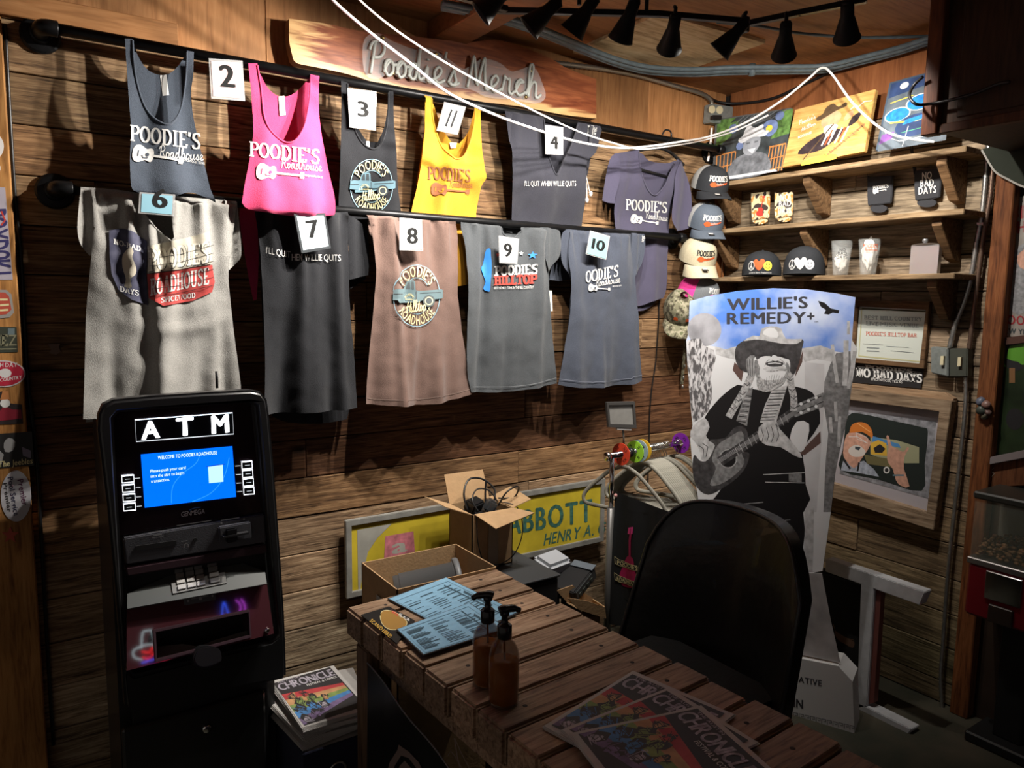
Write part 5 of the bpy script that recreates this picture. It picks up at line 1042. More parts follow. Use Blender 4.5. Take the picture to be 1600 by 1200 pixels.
P.poly(g4((745, 440), (755, 400), (740, 330), (755, 325), (775, 390), (800, 400), (845, 425), (870, 395), (882, 405), (855, 450), (850, 530), (885, 640), (830, 635), (800, 600), (780, 530), (750, 490)), SK, smooth=2); P.line(g4((780, 570), (850, 570)), 2.5, INKTB); P.line(g4((470, 470), (515, 530)), 3, INKBK); P.line(g4((570, 490), (560, 545)), 3, INKBK); P.build('painted_picture', fc)
o = part('ledge_strip', slab(NB(), W2(.006), [(1328, 598), (1480, 613), (1496, 622), (1494, 628), (1326, 606)], 0, .03), BARN, color=(1.2, 1.1, 1)); tag(o, 'thin weathered ledge strip under the bumper sticker', 'ledge')

# ------------------------------------------------------------------ advertising cutout
CP0 = V((-.49, -1.2, 0)); CP = Plane(CP0, (.39, -.92, 0), (0, 0, 1), (-.92, -.39, 0))
Z = lambda x, y: (1060 + x / 3.2433, 430 + y / 3.2433); ZZ = lambda *a: [Z(*p) for p in a]
ct = thing('advertising_cutout', 'tall cardboard standee of a guitarist in a hat lettered Willie\'s Remedy+', 'standee', (-.62, -.9, 0))
GW = mat('print_white', (.74, .75, .77), .45, coat=.15); GL1 = mat('print_grey_light', (.52, .52, .53), .5, var=.3, vscale=45); GM = mat('print_grey_mid', (.22, .22, .225), .5, var=.4, vscale=60); GD = mat('print_grey_dark', (.055, .052, .055), .5, var=.5, vscale=50); GK = mat('print_black', (.012, .011, .012), .42); HAIR = mat('print_hair', (.66, .66, .67), .5, var=.5, vscale=120, var2=(.16, .16, .165)); BRWN = mat('print_halo_brown', (.12, .07, .06), .5)
SKYM = bpy.data.materials.new('print_sky'); SKYM.use_nodes = True; nt = SKYM.node_tree; b = nt.nodes['Principled BSDF']; b.inputs['Roughness'].default_value = .45
tc = nt.nodes.new('ShaderNodeTexCoord'); n = nt.nodes.new('ShaderNodeTexNoise'); n.inputs['Scale'].default_value = 4.5; n.inputs['Detail'].default_value = 5; nt.links.new(tc.outputs['Object'], n.inputs['Vector']); r = nt.nodes.new('ShaderNodeValToRGB'); r.color_ramp.elements[0].position = .42; r.color_ramp.elements[0].color = (.10, .24, .72, 1); r.color_ramp.elements[1].position = .68; r.color_ramp.elements[1].color = (.62, .70, .88, 1); nt.links.new(n.outputs['Fac'], r.inputs[0]); nt.links.new(r.outputs[0], b.inputs['Base Color'])
ROCK = bpy.data.materials.new('print_rock'); ROCK.use_nodes = True; nt = ROCK.node_tree; b = nt.nodes['Principled BSDF']; b.inputs['Roughness'].default_value = .5
tc = nt.nodes.new('ShaderNodeTexCoord'); mp = nt.nodes.new('ShaderNodeMapping'); mp.inputs['Scale'].default_value = (1, 1, .35); nt.links.new(tc.outputs['Object'], mp.inputs[0]); n = nt.nodes.new('ShaderNodeTexNoise'); n.inputs['Scale'].default_value = 85; n.inputs['Detail'].default_value = 5; n.inputs['Distortion'].default_value = .6; nt.links.new(mp.outputs[0], n.inputs['Vector']); r = nt.nodes.new('ShaderNodeValToRGB'); r.color_ramp.elements[0].position = .44; r.color_ramp.elements[0].color = (.10, .095, .10, 1); r.color_ramp.elements[1].position = .56; r.color_ramp.elements[1].color = (.62, .61, .63, 1); nt.links.new(n.outputs['Fac'], r.inputs[0]); nt.links.new(r.outputs[0], b.inputs['Base Color'])
MOONM = mat('print_moon', (.34, .34, .37), .5, var=.35, vscale=12)
outline = ZZ((58, 132), (150, 106), (300, 80), (480, 66), (650, 72), (800, 92), (897, 112), (886, 240), (880, 330), (905, 372), (893, 470), (878, 560), (860, 700), (838, 800), (815, 900), (795, 1000), (772, 1200)) + [(1285, 892), (1265, 896), (1160, 896), (1092, 830), (1094, 800), (1088, 760)] + ZZ((75, 1000), (60, 830), (72, 760), (60, 640), (48, 480), (40, 330), (50, 300))
part('board', slab(NB(), CP, outline, -.005, 0), mat('cardboard_white', (.60, .58, .55), .7), ct)
P = Print(CP, .0008, 0)
P.poly(outline, GW)
P.poly(ZZ((58, 132), (150, 106), (300, 80), (480, 66), (650, 72), (800, 92), (897, 112), (886, 240), (872, 395), (780, 385), (720, 357), (620, 372), (290, 362), (240, 377), (185, 362), (42, 335), (50, 300)), SKYM)
P.poly(ZZ((185, 360), (240, 376), (292, 360), (300, 430), (230, 415), (190, 400)), GL1); P.poly(ZZ((615, 372), (720, 356), (785, 378), (790, 440), (700, 425), (640, 440)), GL1)
P.poly(ZZ((640, 440), (740, 450), (740, 650), (700, 1200), (600, 1200), (640, 800)), mat('print_pale', (.62, .62, .64), .5, var=.1, vscale=10))
P.poly(ZZ((800, 395), (872, 385), (880, 540), (860, 700), (838, 800), (795, 1000), (772, 1200), (735, 1200), (745, 960), (760, 800), (735, 640), (740, 540), (770, 450)), GM)
for pts, w_ in ((((850, 330), (848, 460), (842, 560)), 8), (((862, 232), (862, 300)), 4.5), (((894, 385), (880, 470), (862, 575)), 5.5), (((780, 352), (790, 440), (806, 545)), 5.5), (((796, 640), (800, 740)), 5), (((818, 715), (812, 870)), 5), (((770, 720), (775, 800)), 5)): P.line(ZZ(*pts), w_, GL1, smooth=4)
P.poly(circle(*Z(132, 276), 26.5, 26, 32), MOONM)
P.poly(ZZ((45, 330), (78, 322), (112, 322), (128, 356), (178, 378), (190, 420), (165, 520), (172, 620), (150, 690), (110, 730), (76, 745), (60, 640), (48, 480)), ROCK)
P.poly(ZZ((708, 130), (742, 140), (772, 168), (815, 178), (812, 194), (782, 190), (762, 200), (738, 196), (748, 176), (722, 160)), GK)
INKT = mat('print_letter', (.045, .045, .055), .5)
P.text("WILLIE'S", Z(246, 178), Z(656, 166), 57 / 3.2433, INKT, 'black', gap=.09); P.text('REMEDY', Z(245, 248), Z(648, 243), 56 / 3.2433, INKT, 'black', gap=.11); P.text('+', Z(652, 234), Z(690, 233), 50 / 3.2433, INKT, 'black'); P.text('TM', Z(688, 242), Z(708, 242), 3, INKT, 'sans')
# figure
P.poly(ZZ((300, 555), (235, 600), (185, 650), (133, 722), (150, 765), (135, 810), (150, 900), (260, 1000), (190, 1120), (175, 1200), (635, 1200), (645, 1060), (640, 980), (630, 900), (650, 850), (718, 750), (705, 650), (680, 595), (620, 570), (545, 560), (470, 590), (400, 580), (350, 570)), GK, smooth=2)
P.poly(ZZ((610, 905), (720, 790), (722, 850), (640, 912)), BRWN); P.poly(ZZ((285, 440), (330, 490), (320, 540), (275, 480)), BRWN); P.poly(ZZ((600, 470), (632, 380), (628, 440), (590, 520)), BRWN)
P.poly(ZZ((133, 722), (75, 765), (60, 815), (90, 850), (110, 900), (118, 935), (150, 935), (186, 862), (160, 838), (140, 812), (158, 770)), GL1, smooth=2); P.line(ZZ((120, 850), (150, 870), (140, 920)), 1.2, GD); P.line(ZZ((100, 860), (128, 880), (125, 925)), 1.2, GD)
P.poly(ZZ((150, 835), (235, 825), (280, 775), (325, 765), (352, 800), (350, 850), (330, 890), (360, 905), (345, 965), (300, 1025), (215, 1085), (150, 1112), (95, 1075), (72, 990), (80, 910), (110, 940), (150, 935), (185, 862)), GD, smooth=3)
P.poly(ZZ((200, 860), (260, 820), (320, 790), (335, 850), (320, 900), (335, 950), (290, 1010), (210, 1060), (160, 1060), (190, 980), (170, 930)), GM, smooth=3); P.poly(circle(*Z(252, 930), 12, 13, 20), GK); P.line(circle(*Z(252, 930), 13.5, 14.5, 20), .8, GL1, closed=True)
P.poly(ZZ((195, 925), (568, 678), (592, 716), (225, 965)), GD)
for k in range(12): a = k / 12; P.line(ZZ((285 + 275 * a, 868 - 182 * a), (305 + 275 * a, 912 - 182 * a)), .7, GL1)
for k in range(4): P.line(ZZ((200, 935 + 7 * k), (585, 688 + 7 * k)), .35, GW)
P.poly(ZZ((565, 668), (735, 594), (752, 660), (592, 720)), GM); P.line(ZZ((600, 700), (735, 640)), 1.5, GK); P.line(ZZ((590, 672), (725, 612)), 1.5, GK)
for k in range(3):
    for dy in (0, 44): P.poly(circle(*Z(622 + 38 * k, 652 - 16 * k + dy), 2.6, 2.6, 10), GW)
P.poly(ZZ((342, 590), (378, 565), (348, 765), (293, 738)), GM); P.poly(ZZ((482, 568), (552, 560), (522, 660), (490, 762), (413, 746), (440, 655)), GL1)
for k in range(11): P.line(ZZ((476 - 6 * k, 585 + 15 * k), (546 - 6 * k, 582 + 15 * k)), 1.5, GK if k % 2 else GM); P.line(ZZ((340 - 4 * k, 610 + 13 * k), (372 - 3 * k, 614 + 13 * k)), 1.1, GL1 if k % 2 else GK)
P.poly(ZZ((565, 825), (600, 742), (662, 752), (655, 830), (636, 885), (606, 892)), GW, smooth=2); P.poly(ZZ((408, 770), (470, 742), (545, 812), (600, 875), (628, 925), (585, 912), (520, 872), (450, 862), (412, 832)), GL1, smooth=2)
for k in range(4): P.line(ZZ((420 + 26 * k, 775 - 4 * k), (432 + 26 * k, 812), (424 + 24 * k, 845)), 1.1, GD)
P.line(ZZ((430, 1010), (640, 1000)), 1.2, GL1); P.line(ZZ((440, 1048), (640, 1052)), 1.2, GL1); P.poly(ZZ((560, 1005), (625, 1005), (625, 1048), (560, 1045)), GM); P.line(ZZ((200, 1150), (330, 1160), (430, 1150)), 2, GM)
P.poly([(1112, 798), (1240, 798), (1252, 770), (1258, 830), (1250, 893), (1120, 893), (1108, 840)], GK); P.line([(1125, 812), (1160, 818), (1235, 812)], 1.5, GM); P.line([(1150, 830), (1180, 850), (1200, 880)], 1.2, GD); P.poly([(1258, 800), (1272, 790), (1270, 892), (1256, 892)], GL1)
# braids, face, hat
for pts in (((385, 470), (360, 530), (325, 600), (295, 650), (255, 720)), ((560, 470), (572, 560), (585, 620), (585, 690))):
    L = crom(ZZ(*pts), 6)
    P.line(L, 11, HAIR)
    for i in range(0, len(L) - 1, 2): P.line([(L[i][0] - 5, L[i][1] - 2), (L[i][0], L[i][1] + 2), (L[i][0] + 5, L[i][1] - 2)], 1.3, GL1 if i % 4 else GD)
P.poly(ZZ((288, 405), (294, 362), (330, 332), (380, 310), (430, 318), (520, 334), (627, 324), (627, 370), (612, 440), (582, 505), (545, 470), (400, 480), (350, 490), (318, 478), (295, 445)), GD, smooth=3)
P.poly(ZZ((345, 425), (385, 405), (392, 480), (378, 520), (350, 490)), GM, smooth=2)
P.poly(ZZ((385, 420), (420, 398), (470, 388), (530, 402), (562, 430), (566, 472), (550, 512), (520, 542), (490, 562), (452, 584), (415, 562), (400, 522), (384, 470)), GW, smooth=3); P.poly(ZZ((388, 430), (408, 440), (412, 500), (400, 525), (385, 470)), GM, smooth=2); P.poly(ZZ((548, 440), (566, 470), (550, 512), (538, 500), (545, 470)), GM, smooth=2)
P.poly(ZZ((395, 400), (440, 372), (500, 370), (555, 395), (560, 425), (535, 420), (505, 412), (490, 428), (465, 410), (425, 412), (398, 428)), GD, smooth=3)
P.poly(ZZ((478, 405), (500, 410), (512, 430), (490, 436), (470, 428)), GW, smooth=2); P.poly(ZZ((405, 435), (440, 425), (450, 450), (430, 480), (408, 470)), GW, smooth=2)
P.poly(ZZ((440, 446), (482, 434), (532, 442), (524, 460), (480, 464), (452, 458)), GD, smooth=2); P.line(ZZ((455, 448), (490, 444), (520, 448)), 1.5, GW)
P.poly(ZZ((398, 515), (430, 490), (500, 480), (552, 480), (535, 545), (480, 582), (440, 592), (405, 572)), HAIR, smooth=3); P.poly(ZZ((412, 500), (432, 486), (470, 492), (520, 484), (545, 490), (528, 520), (480, 532), (430, 528)), GW, smooth=3); [P.line(ZZ((410 + 13 * k, 520 - 3 * k + 1.2 * (k - 5) ** 2), (414 + 11 * k, 545), (425 + 8 * k, 575 - 1.2 * abs(k - 4) * 3)), .55, GM if k % 3 else GD) for k in range(11)]
P.poly(ZZ((428, 474), (462, 462), (494, 468), (530, 460), (550, 474), (522, 480), (492, 476), (455, 484)), GL1, smooth=2); P.line(ZZ((422, 409), (440, 404), (456, 408)), 1.2, GK); P.line(ZZ((510, 409), (528, 408), (542, 416)), 1.2, GK); P.line(ZZ((462, 425), (446, 440), (438, 462)), .9, GM); P.line(ZZ((515, 425), (536, 440), (544, 460)), .9, GM); P.line(ZZ((474, 430), (488, 438), (508, 433)), .9, GD); P.line(ZZ((400, 440), (412, 470), (408, 505)), 1.1, GM); [P.line(ZZ((348 + 7 * k, 425 - k), (352 + 6 * k, 470), (356 + 5 * k, 510)), .6, GL1 if k % 2 else GD) for k in range(6)]
P.poly(ZZ((330, 334), (380, 306), (412, 308), (422, 272), (470, 258), (522, 270), (546, 322), (627, 322), (600, 348), (520, 346), (440, 330), (385, 326)), GL1, smooth=2); P.poly(ZZ((430, 300), (445, 272), (480, 266), (505, 290), (500, 318)), GW, smooth=2)
P.build('printed_picture', ct, 'black and white guitarist with blue sky and lettering')
# fold and lower leg of the standee
LEG = [(1268, 898), (1283, 898), (1297, 970), (1312, 1036), (1180, 1010), (1200, 896)]
part('lower_panel', slab(NB(), CP.shifted(.012), [(1170, 890), (1284, 896), (1298, 970), (1313, 1036), (1190, 1010)], -.004, 0), mat('print_silver', (.40, .38, .38), .4, var=.35, vscale=9), ct)
BASEW = mat('base_white', (.62, .62, .62), .6)
part('base_box', slab(NB(), CP, [(1190, 1012), (1312, 1036), (1334, 1060), (1337, 1142), (1190, 1108)], -.10, .03), BASEW, ct)
P = Print(CP.shifted(.03), .0008, 0); P.text('ALTERNATIVE', (1198, 1057), (1284, 1072), 9, INKT, 'bold'); P.text('IN', (1240, 1104), (1255, 1107), 13, INKT, 'black')
for k in range(16):
    x = 1196 + 8.8 * k; y = 1110 + 2.0 * k; P.line([(x, y), (x, y - 7), (x + 6.5, y - 5.5), (x + 6.5, y - 2), (x + 3, y - 2.6)], 1.1, INKT)
P.build('print', ct)

# ------------------------------------------------------------------ white frame and black bag under the pictures
WPT = mat('white_paint', (.50, .51, .53), .55, var=.12, vscale=25)
wf = thing('white_wood_stand', 'white painted wooden stand frame on the floor by the plank wall', 'frame', (-.33, -1.05, 0)); pl = W2(.34)
part('top_rail', slab(NB(), pl, [(1290, 873), (1446, 925), (1437, 946), (1289, 893)], -.05, 0, bev=.003), WPT, wf); part('post', slab(NB(), pl, [(1345, 911), (1366, 918), (1354, 1104), (1338, 1108)], -.045, 0, bev=.003), WPT, wf)
part('inner_edge', slab(NB(), pl, [(1366, 918), (1374, 921), (1362, 1100), (1354, 1102)], -.045, -.015), mat('red_paint', (.16, .05, .04), .6), wf); part('bottom_rail', slab(NB(), pl, [(1339, 1097), (1425, 1140), (1414, 1153), (1340, 1112)], -.06, 0, bev=.003), WPT, wf)
bgm = thing('black_tote_bag', 'black bag with a brown leaf print behind the white stand', 'bag', (-.27, -.9, 0)); pl = W2(.30)
part('body', slab(NB(), pl, [(1262, 890), (1345, 915), (1338, 1090), (1262, 1062)], -.09, -.03, bev=.01), mat('black_fabric', (.012, .012, .012), .9), bgm)
P = Print(pl.shifted(-.03), .001, 0); P.poly([(1304, 985), (1312, 990), (1326, 998), (1335, 1003), (1333, 1012), (1322, 1007), (1308, 998)], mat('ink_leaf', (.16, .09, .06), .7), smooth=3); P.line([(1302, 975), (1306, 988), (1320, 996), (1334, 1000)], 1, mat('ink_leaf', 0)); P.build('print', bgm)

# ------------------------------------------------------------------ clothes rack, size discs, hangers
RA, RB = V((-1.125, -.43, 1.012)), V((-.6, -.35, 1.005)); RD = (RB - RA); RN = RD.normalized(); RS = V((-RN.y, RN.x, 0)).normalized()   # RS points to the wall
rk = thing('garment_rack', 'chrome garment rack with grey lower post beside the standee', 'clothes rack', (-1.0, -.42, 0))
part('rail', tube(NB(), [RA, RA + RD * 1.32], .0125, 16), CHROME, rk, True); part('end_cap', lathe(NB(), [(.0125, 0), (.019, .001), (.019, .010), (.015, .013)], RA, -RN, 20), CHROME, rk, True)
pc = RA + RN * .025
part('post', tube(NB(), [pc - V((0, 0, .0)), V((pc.x, pc.y, .78))], .010, 14), CHROME, rk, True); part('lower_post', tube(NB(), [V((pc.x, pc.y, .79)), V((pc.x, pc.y, .03))], .0155, 14), mat('grey_tube', (.16, .155, .15), .4, .5), rk, True)
part('knob', lathe(NB(), [(.004, 0), (.009, .003), (.009, .012), (.004, .014)], V((pc.x, pc.y, .845)) + RN * .008 - RS * .012, -RS, 12), mat('pink_plastic', (.6, .3, .28), .5), rk, True)
pe = RA + RD * 1.3; part('post', tube(NB(), [pe, V((pe.x, pe.y, .03))], .0125, 12), CHROME, rk, True); part('foot', tube(NB(), [V((pc.x, pc.y, .03)) - RS * .22, V((pc.x, pc.y, .03)) + RS * .22], .0125, 10), CHROME, rk, True); part('base_bar', tube(NB(), [V((pc.x, pc.y, .05)), V((pe.x, pe.y, .05))], .010, 10), CHROME, rk, True)
for t_, c, r_, lt, nm in ((.155, (.75, .07, .03), .047, 'XS', 'red'), (.33, (.35, .72, .05), .047, 'S', 'lime green'), (.385, (.34, .45, .52), .048, 'M', 'pale blue'), (.425, (.80, .48, .03), .049, 'L', 'yellow'), (.965, (.28, .03, .50), .047, 'XL', 'purple')):
    c0 = RA + RD * t_; dk = thing('size_disc', nm + ' round size divider on the garment rail', 'size marker', c0, 'size dividers on the rack')
    bm = NB(); lathe(bm, [(.0145, -.0015), (r_, -.0015), (r_, .0015), (.0145, .0015)], c0, RN, 30, False); lathe(bm, [(.0145, -.0015), (.0145, .0015)], c0, RN, 30, False); part('disc', bm, mat('disc_' + nm.replace(' ', '_'), c, .4), dk)
    P = Print(Flat(c0 - RN * .0018, RS * -1, (0, 0, 1), -RN), .0004, 0)
    for k in range(4):
        a = math.radians(45 + 90 * k); ca, sa = math.cos(a), math.sin(a); ctr = (.031 * ca, .031 * sa); wdt = .006 * len(lt)
        A_ = (ctr[0] - wdt * sa - .006 * ca, ctr[1] + wdt * ca - .006 * sa); B_ = (ctr[0] + wdt * sa - .006 * ca, ctr[1] - wdt * ca - .006 * sa); P.text(lt, A_, B_, 0, INKBK, 'bold', up=(.012 * ca, .012 * sa))
    P.build('size_letters', dk)
HANG = mat('velvet_hanger', (.33, .315, .265), .8, var=.1, vscale=50); WIRE = mat('hook_wire', (.6, .6, .58), .25, 1.0)
def hanger_mesh():
    half = [(.03, -.064), (.07, -.085), (.12, -.128), (.165, -.17), (.19, -.20), (.198, -.225), (.188, -.243), (.16, -.248), (.08, -.248)]; path = [(0, -.058)] + half + [(0, -.248)] + [(-y, z) for y, z in half[::-1]]
    b1 = tube(NB(), [(0, y, z) for y, z in crom(path, 3, True)], .0090, 8, closed=True)
    for v in b1.verts: v.co.x *= .45
    hook = [(0, 0, -.055), (0, 0, -.035), (0, .010, -.022), (0, .0175, -.004), (0, .013, .012), (0, 0, .0185), (0, -.013, .012), (0, -.0165, 0)]
    b2 = tube(NB(), crom(hook, 4), .0018, 6); return done(b1), done(b2)
hb, hk = hanger_mesh(); hb.materials.append(HANG); hk.materials.append(WIRE); hb.polygons.foreach_set('use_smooth', [True] * len(hb.polygons)); hk.polygons.foreach_set('use_smooth', [True] * len(hk.polygons))
hs = [(.20, 10), (.45, 3)] + [(.468 + .0215 * k, 2 + .6 * k) for k in range(11)] + [(.735, 15), (.765, 24), (.90, 12), (.94, 18)]
HL = ['velvet hanger nearest the rack post', 'velvet hanger behind the yellow size disc'] + ['velvet hanger in the tight row of grey hangers'] * 11 + ['velvet hanger turned aside after the tight row', 'velvet hanger turned most, near the purple disc', 'velvet hanger in front of the purple size disc', 'velvet hanger touching the purple size disc']
ang0 = math.atan2(RN.y, RN.x)
for (t_, a), lb in zip(hs, HL):
    e_ = bpy.data.objects.new('clothes_hanger', None); COL.objects.link(e_); e_.empty_display_size = .03; e_.location = RA + RD * t_; e_.rotation_euler = (0, 0, ang0 + math.radians(a)); tag(e_, 'grey ' + lb, 'hanger', 'velvet hangers on the rack')
    for nm, me_ in (('body', hb), ('hook', hk)): c = bpy.data.objects.new(nm, me_); COL.objects.link(c); c.parent = e_
# black bags hanging under the first hanger
bg2 = thing('hanging_tote', 'black garment with pink guitar banner print hanging on the rack', 'garment', (-1.08, -.5, .35)); pb = W2(1.075, lambda u, v: .02 + .008 * math.sin(u * 40 + v * 6))
BT = mat('black_cotton', (.010, .011, .012), .9); part('front', sheet(pb, [(962, 768), (1046, 800), (1060, 830), (1035, 990), (945, 972), (952, 880)], .03, 0, (), 3), BT, bg2, True); part('back', sheet(W2(1.04), [(962, 768), (1046, 800), (1060, 830), (1035, 990), (950, 972), (955, 880)], .05, 0), BT, bg2)
P = Print(pb, .002, .02); MAG = mat('ink_magenta', (.42, .012, .10), .7); P.poly(crom([(984, 868), (990, 874), (992, 890), (997, 905), (996, 916), (985, 918), (973, 914), (969, 900), (974, 884), (979, 872)], 3, True), MAG); P.line([(985, 872), (985, 845), (987, 826)], 3, MAG); P.poly([(983, 824), (990, 823), (989, 834), (982, 834)], mat('ink_hot', (.8, .06, .3), .6))
for y0, s_ in ((878, "POODIE'S"), (903, 'ROADHOUSE')):
    P.poly([(962, y0 - 9), (968, y0 - 4), (980, y0 + 1), (996, y0 + 6), (1001, y0 + 14), (985, y0 + 11), (970, y0 + 6), (963, y0 + 2)], BT); P.line([(962, y0 - 9), (968, y0 - 4), (980, y0 + 1), (996, y0 + 6), (1001, y0 + 14), (985, y0 + 11), (970, y0 + 6), (963, y0 + 2)], .7, INKC, closed=True); P.text(s_, (966, y0 + 3), (997, y0 + 13), 6, INKC, 'bold')
P.build('print', bg2)
sh_ = thing('sign_holder', 'small grey framed sign holder clamped to the rack rail', 'sign', W1(.42).p3(969, 690)); pl = W1(.415)
part('frame', slab(NB(), pl, [(945, 628), (989, 627), (992, 669), (948, 667)], 0, .012, holes=[[(949, 633), (986, 632), (988, 663), (951, 662)][::-1]], bev=.001), mat('frame_grey', (.075, .07, .066), .4), sh_); part('paper', slab(NB(), pl, [(949, 633), (986, 632), (988, 663), (951, 662)], .002, .006), mat('sign_grey', (.30, .29, .27), .4, var=.08, vscale=30), sh_)
part('bracket', slab(NB(), pl, [(962, 668), (984, 669), (984, 672), (962, 671)], 0, .01), mat('clear_plastic', (.5, .48, .46), .2), sh_); part('stem', tube(NB(), [pl.p3(973, 670), pl.p3(974, 680), pl.p3(975, 702)], .004, 8), GREYM, sh_, True); part('clamp', lathe(NB(), [(.016, -.01), (.020, -.008), (.020, .008), (.016, .01)], RA + RD * .27, RN, 16), BLACKP, sh_, True)

# ------------------------------------------------------------------ wall cord by the rack and chair
wire('wall_cable', [W1(.012).p3(*p) for p in ((1030, 470), (1029, 500), (1026, 545), (1024, 570), (1018, 610), (1015, 650), (1014, 700), (1012, 760))], .003, BLACKP, 'thin dark cord hanging down the plank wall beside the denim tee', 'cord')
VIN = mat('black_vinyl', (.010, .0095, .0095), .33, bump=.25, bscale=16, coat=.2); PIPI = mat('vinyl_piping', (.016, .015, .015), .28)
ch = thing('tub_chair', 'black vinyl tub chair with piped backrest behind the plank table', 'chair', (-1.4, -1.17, 0))
def shl(s, t, o=0):
    zt = .985 - .02 * s * s - .17 * abs(s) ** 5; z = .40 + (zt - .40) * t; hw = .335 * (1 - .08 * t)
    return V((-1.225 + .03 * t - .20 * s * s * (1.0 - .45 * t) + o, -1.165 - hw * s, z))
bm = NB(); n, m_ = 24, 14; fr_ = []; bk_ = []
for j in range(m_ + 1):
    fr_.append([bm.verts.new(shl(-1 + 2 * i / n, j / m_, -.02 * math.sin(math.pi * (i / n)) * math.sin(math.pi * min(1, .15 + .85 * j / m_)))) for i in range(n + 1)]); bk_.append([bm.verts.new(shl(-1 + 2 * i / n, j / m_, .055)) for i in range(n + 1)])
for L in (fr_, bk_):
    for j in range(m_):
        for i in range(n): bm.faces.new((L[j][i], L[j][i + 1], L[j + 1][i + 1], L[j + 1][i]))
for i in range(n): bm.faces.new((fr_[m_][i], fr_[m_][i + 1], bk_[m_][i + 1], bk_[m_][i])); bm.faces.new((fr_[0][i], fr_[0][i + 1], bk_[0][i + 1], bk_[0][i]))
for j in range(m_):
    for i in (0, n): bm.faces.new((fr_[j][i], fr_[j + 1][i], bk_[j + 1][i], bk_[j][i]))
autosmooth(part('backrest', bm, VIN, ch), 50)
rim = [shl(-1, j / m_) for j in range(m_ + 1)] + [shl(-1 + 2 * i / n, 1) for i in range(1, n)] + [shl(1, j / m_) for j in range(m_, -1, -1)]
part('piping', tube(NB(), [p + V((-.004, 0, .002)) for p in rim], .007, 8), PIPI, ch, True)
bm = NB(); obox(bm, (-1.50, -1.165, .43), .50, .56, .11, Matrix.Identity(3), .03); autosmooth(part('seat', bm, VIN, ch), 40)
part('pedestal', tube(NB(), [(-1.48, -1.165, .38), (-1.48, -1.165, .06)], .03, 14), BLACKM, ch, True)
for k in range(4):
    a = math.radians(45 + 90 * k); part('leg', tube(NB(), [(-1.48, -1.165, .07), (-1.48 + .26 * math.cos(a), -1.165 + .26 * math.sin(a), .022)], [.022, .016], 10), BLACKM, ch, True)
# ================================================================== cash machine
at = thing('cash_machine', 'black cash machine with lit ATM sign and blue screen by the wall', 'cash machine', (-2.765, -.33, 0))
AP = W1(.57); GLOSS = mat('gloss_black_panel', (.022, .013, .016), .12, coat=.6); SATIN = mat('satin_black', (.018, .018, .019), .33, coat=.15); PLUM_REFL = mat('plum_reflect_plastic', (.060, .034, .042), .3); GPL = mat('graphite_plastic', (.075, .075, .085), .5, bump=.08, bscale=300)  # plum tint puts the reddish room's reflection into the base colour
bm = NB(); box(bm, (-2.955, -.57, .0), (-2.538, -.17, 1.365));
for v in bm.verts:
    if v.co.z > 1 and v.co.y > -.3: v.co.z = 1.31
bmesh.ops.bevel(bm, geom=[e for e in bm.edges if max(v.co.z for v in e.verts) > .1], offset=.03, segments=4, affect='EDGES'); autosmooth(part('body', bm, SATIN, at), 40)
OUTB = [(150, 668), (151, 645), (158, 629), (174, 621), (240, 615), (320, 610), (385, 607), (401, 610), (410, 622), (414, 650), (422, 740), (431, 860), (437, 950), (440, 1030), (440, 1050), (192, 1096), (186, 1010), (176, 900), (164, 780)]
INB = [(174, 650), (182, 641), (300, 632), (384, 626), (393, 632), (400, 700), (408, 797), (419, 916), (426, 984), (416, 992), (207, 1043), (198, 1036), (190, 930), (184, 826), (178, 730)]
bm = slab(NB(), AP, OUTB, 0, .05, holes=[INB[::-1]]); o = part('bezel', bm, SATIN, at)
bm = NB(); bm.from_mesh(o.data); bmesh.ops.bevel(bm, geom=[e for e in bm.edges if len(e.link_faces) == 2 and e.calc_face_angle(0) > .9], offset=.009, segments=3, affect='EDGES'); bm.to_mesh(o.data); bm.free(); autosmooth(o, 35)
pa = W1(.587)
part('head_panel', slab(NB(), pa, [(172, 640), (395, 622), (411, 800), (183, 838)], -.017, 0), GLOSS, at)
WLED = mat('lit_white_letters', (1.0, 1.0, 1.0), emit=6); EDGL = mat('lit_edge_line', (.75, .80, .85), emit=.9); SCRB = mat('screen_blue', (.0, .12, .85), .3, emit=1.15); SCRW = mat('screen_text', (.75, .88, 1.0), emit=1.2); SCRC = mat('screen_card', (.45, .75, .95), emit=1.0); SCRL = mat('screen_swirl', (.02, .22, .95), emit=1.2)
sgp = part('sign_panel', slab(NB(), pa, [(211, 656), (363, 645), (365, 678), (213, 690)], .0005, .0025), mat('sign_black', (.012, .014, .02), .2), at)
P = Print(pa.shifted(.003), .0006, 0); P.line([(211, 656), (363, 645), (365, 678), (213, 690)], 1.3, EDGL, closed=True); P.build('sign_outline', sgp)
for c, a, b_ in (('A', (221, 687), (250, 683.5)), ('T', (276, 681.5), (303, 679)), ('M', (331, 677.5), (358, 675))): P = Print(pa.shifted(.003), .0006, 0); P.text(c, a, b_, 27, WLED, 'black', up=(-1, -27)); P.build('lit_letter', sgp, 'glowing white letter')
scr = part('screen', slab(NB(), pa, [(220, 710), (362.5, 697), (368.6, 776), (226, 793)], .0005, .003), SCRB, at, label='glowing blue screen')
P = Print(pa.shifted(.0034), .0006, 0); P.text('WELCOME TO POODIES ROADHOUSE', (246.7, 717.8), (339, 709.5), 5.2, SCRW, 'sans', gap=.14)
for s_, a, b_ in (('Please push your card', (235, 738.5), (290, 732.5)), ('into the slot to begin', (235.5, 746.5), (287.6, 740.7)), ('transaction.', (236, 754.3), (265, 751))): P.text(s_, a, b_, 4.6, SCRW, 'sans', gap=.15)
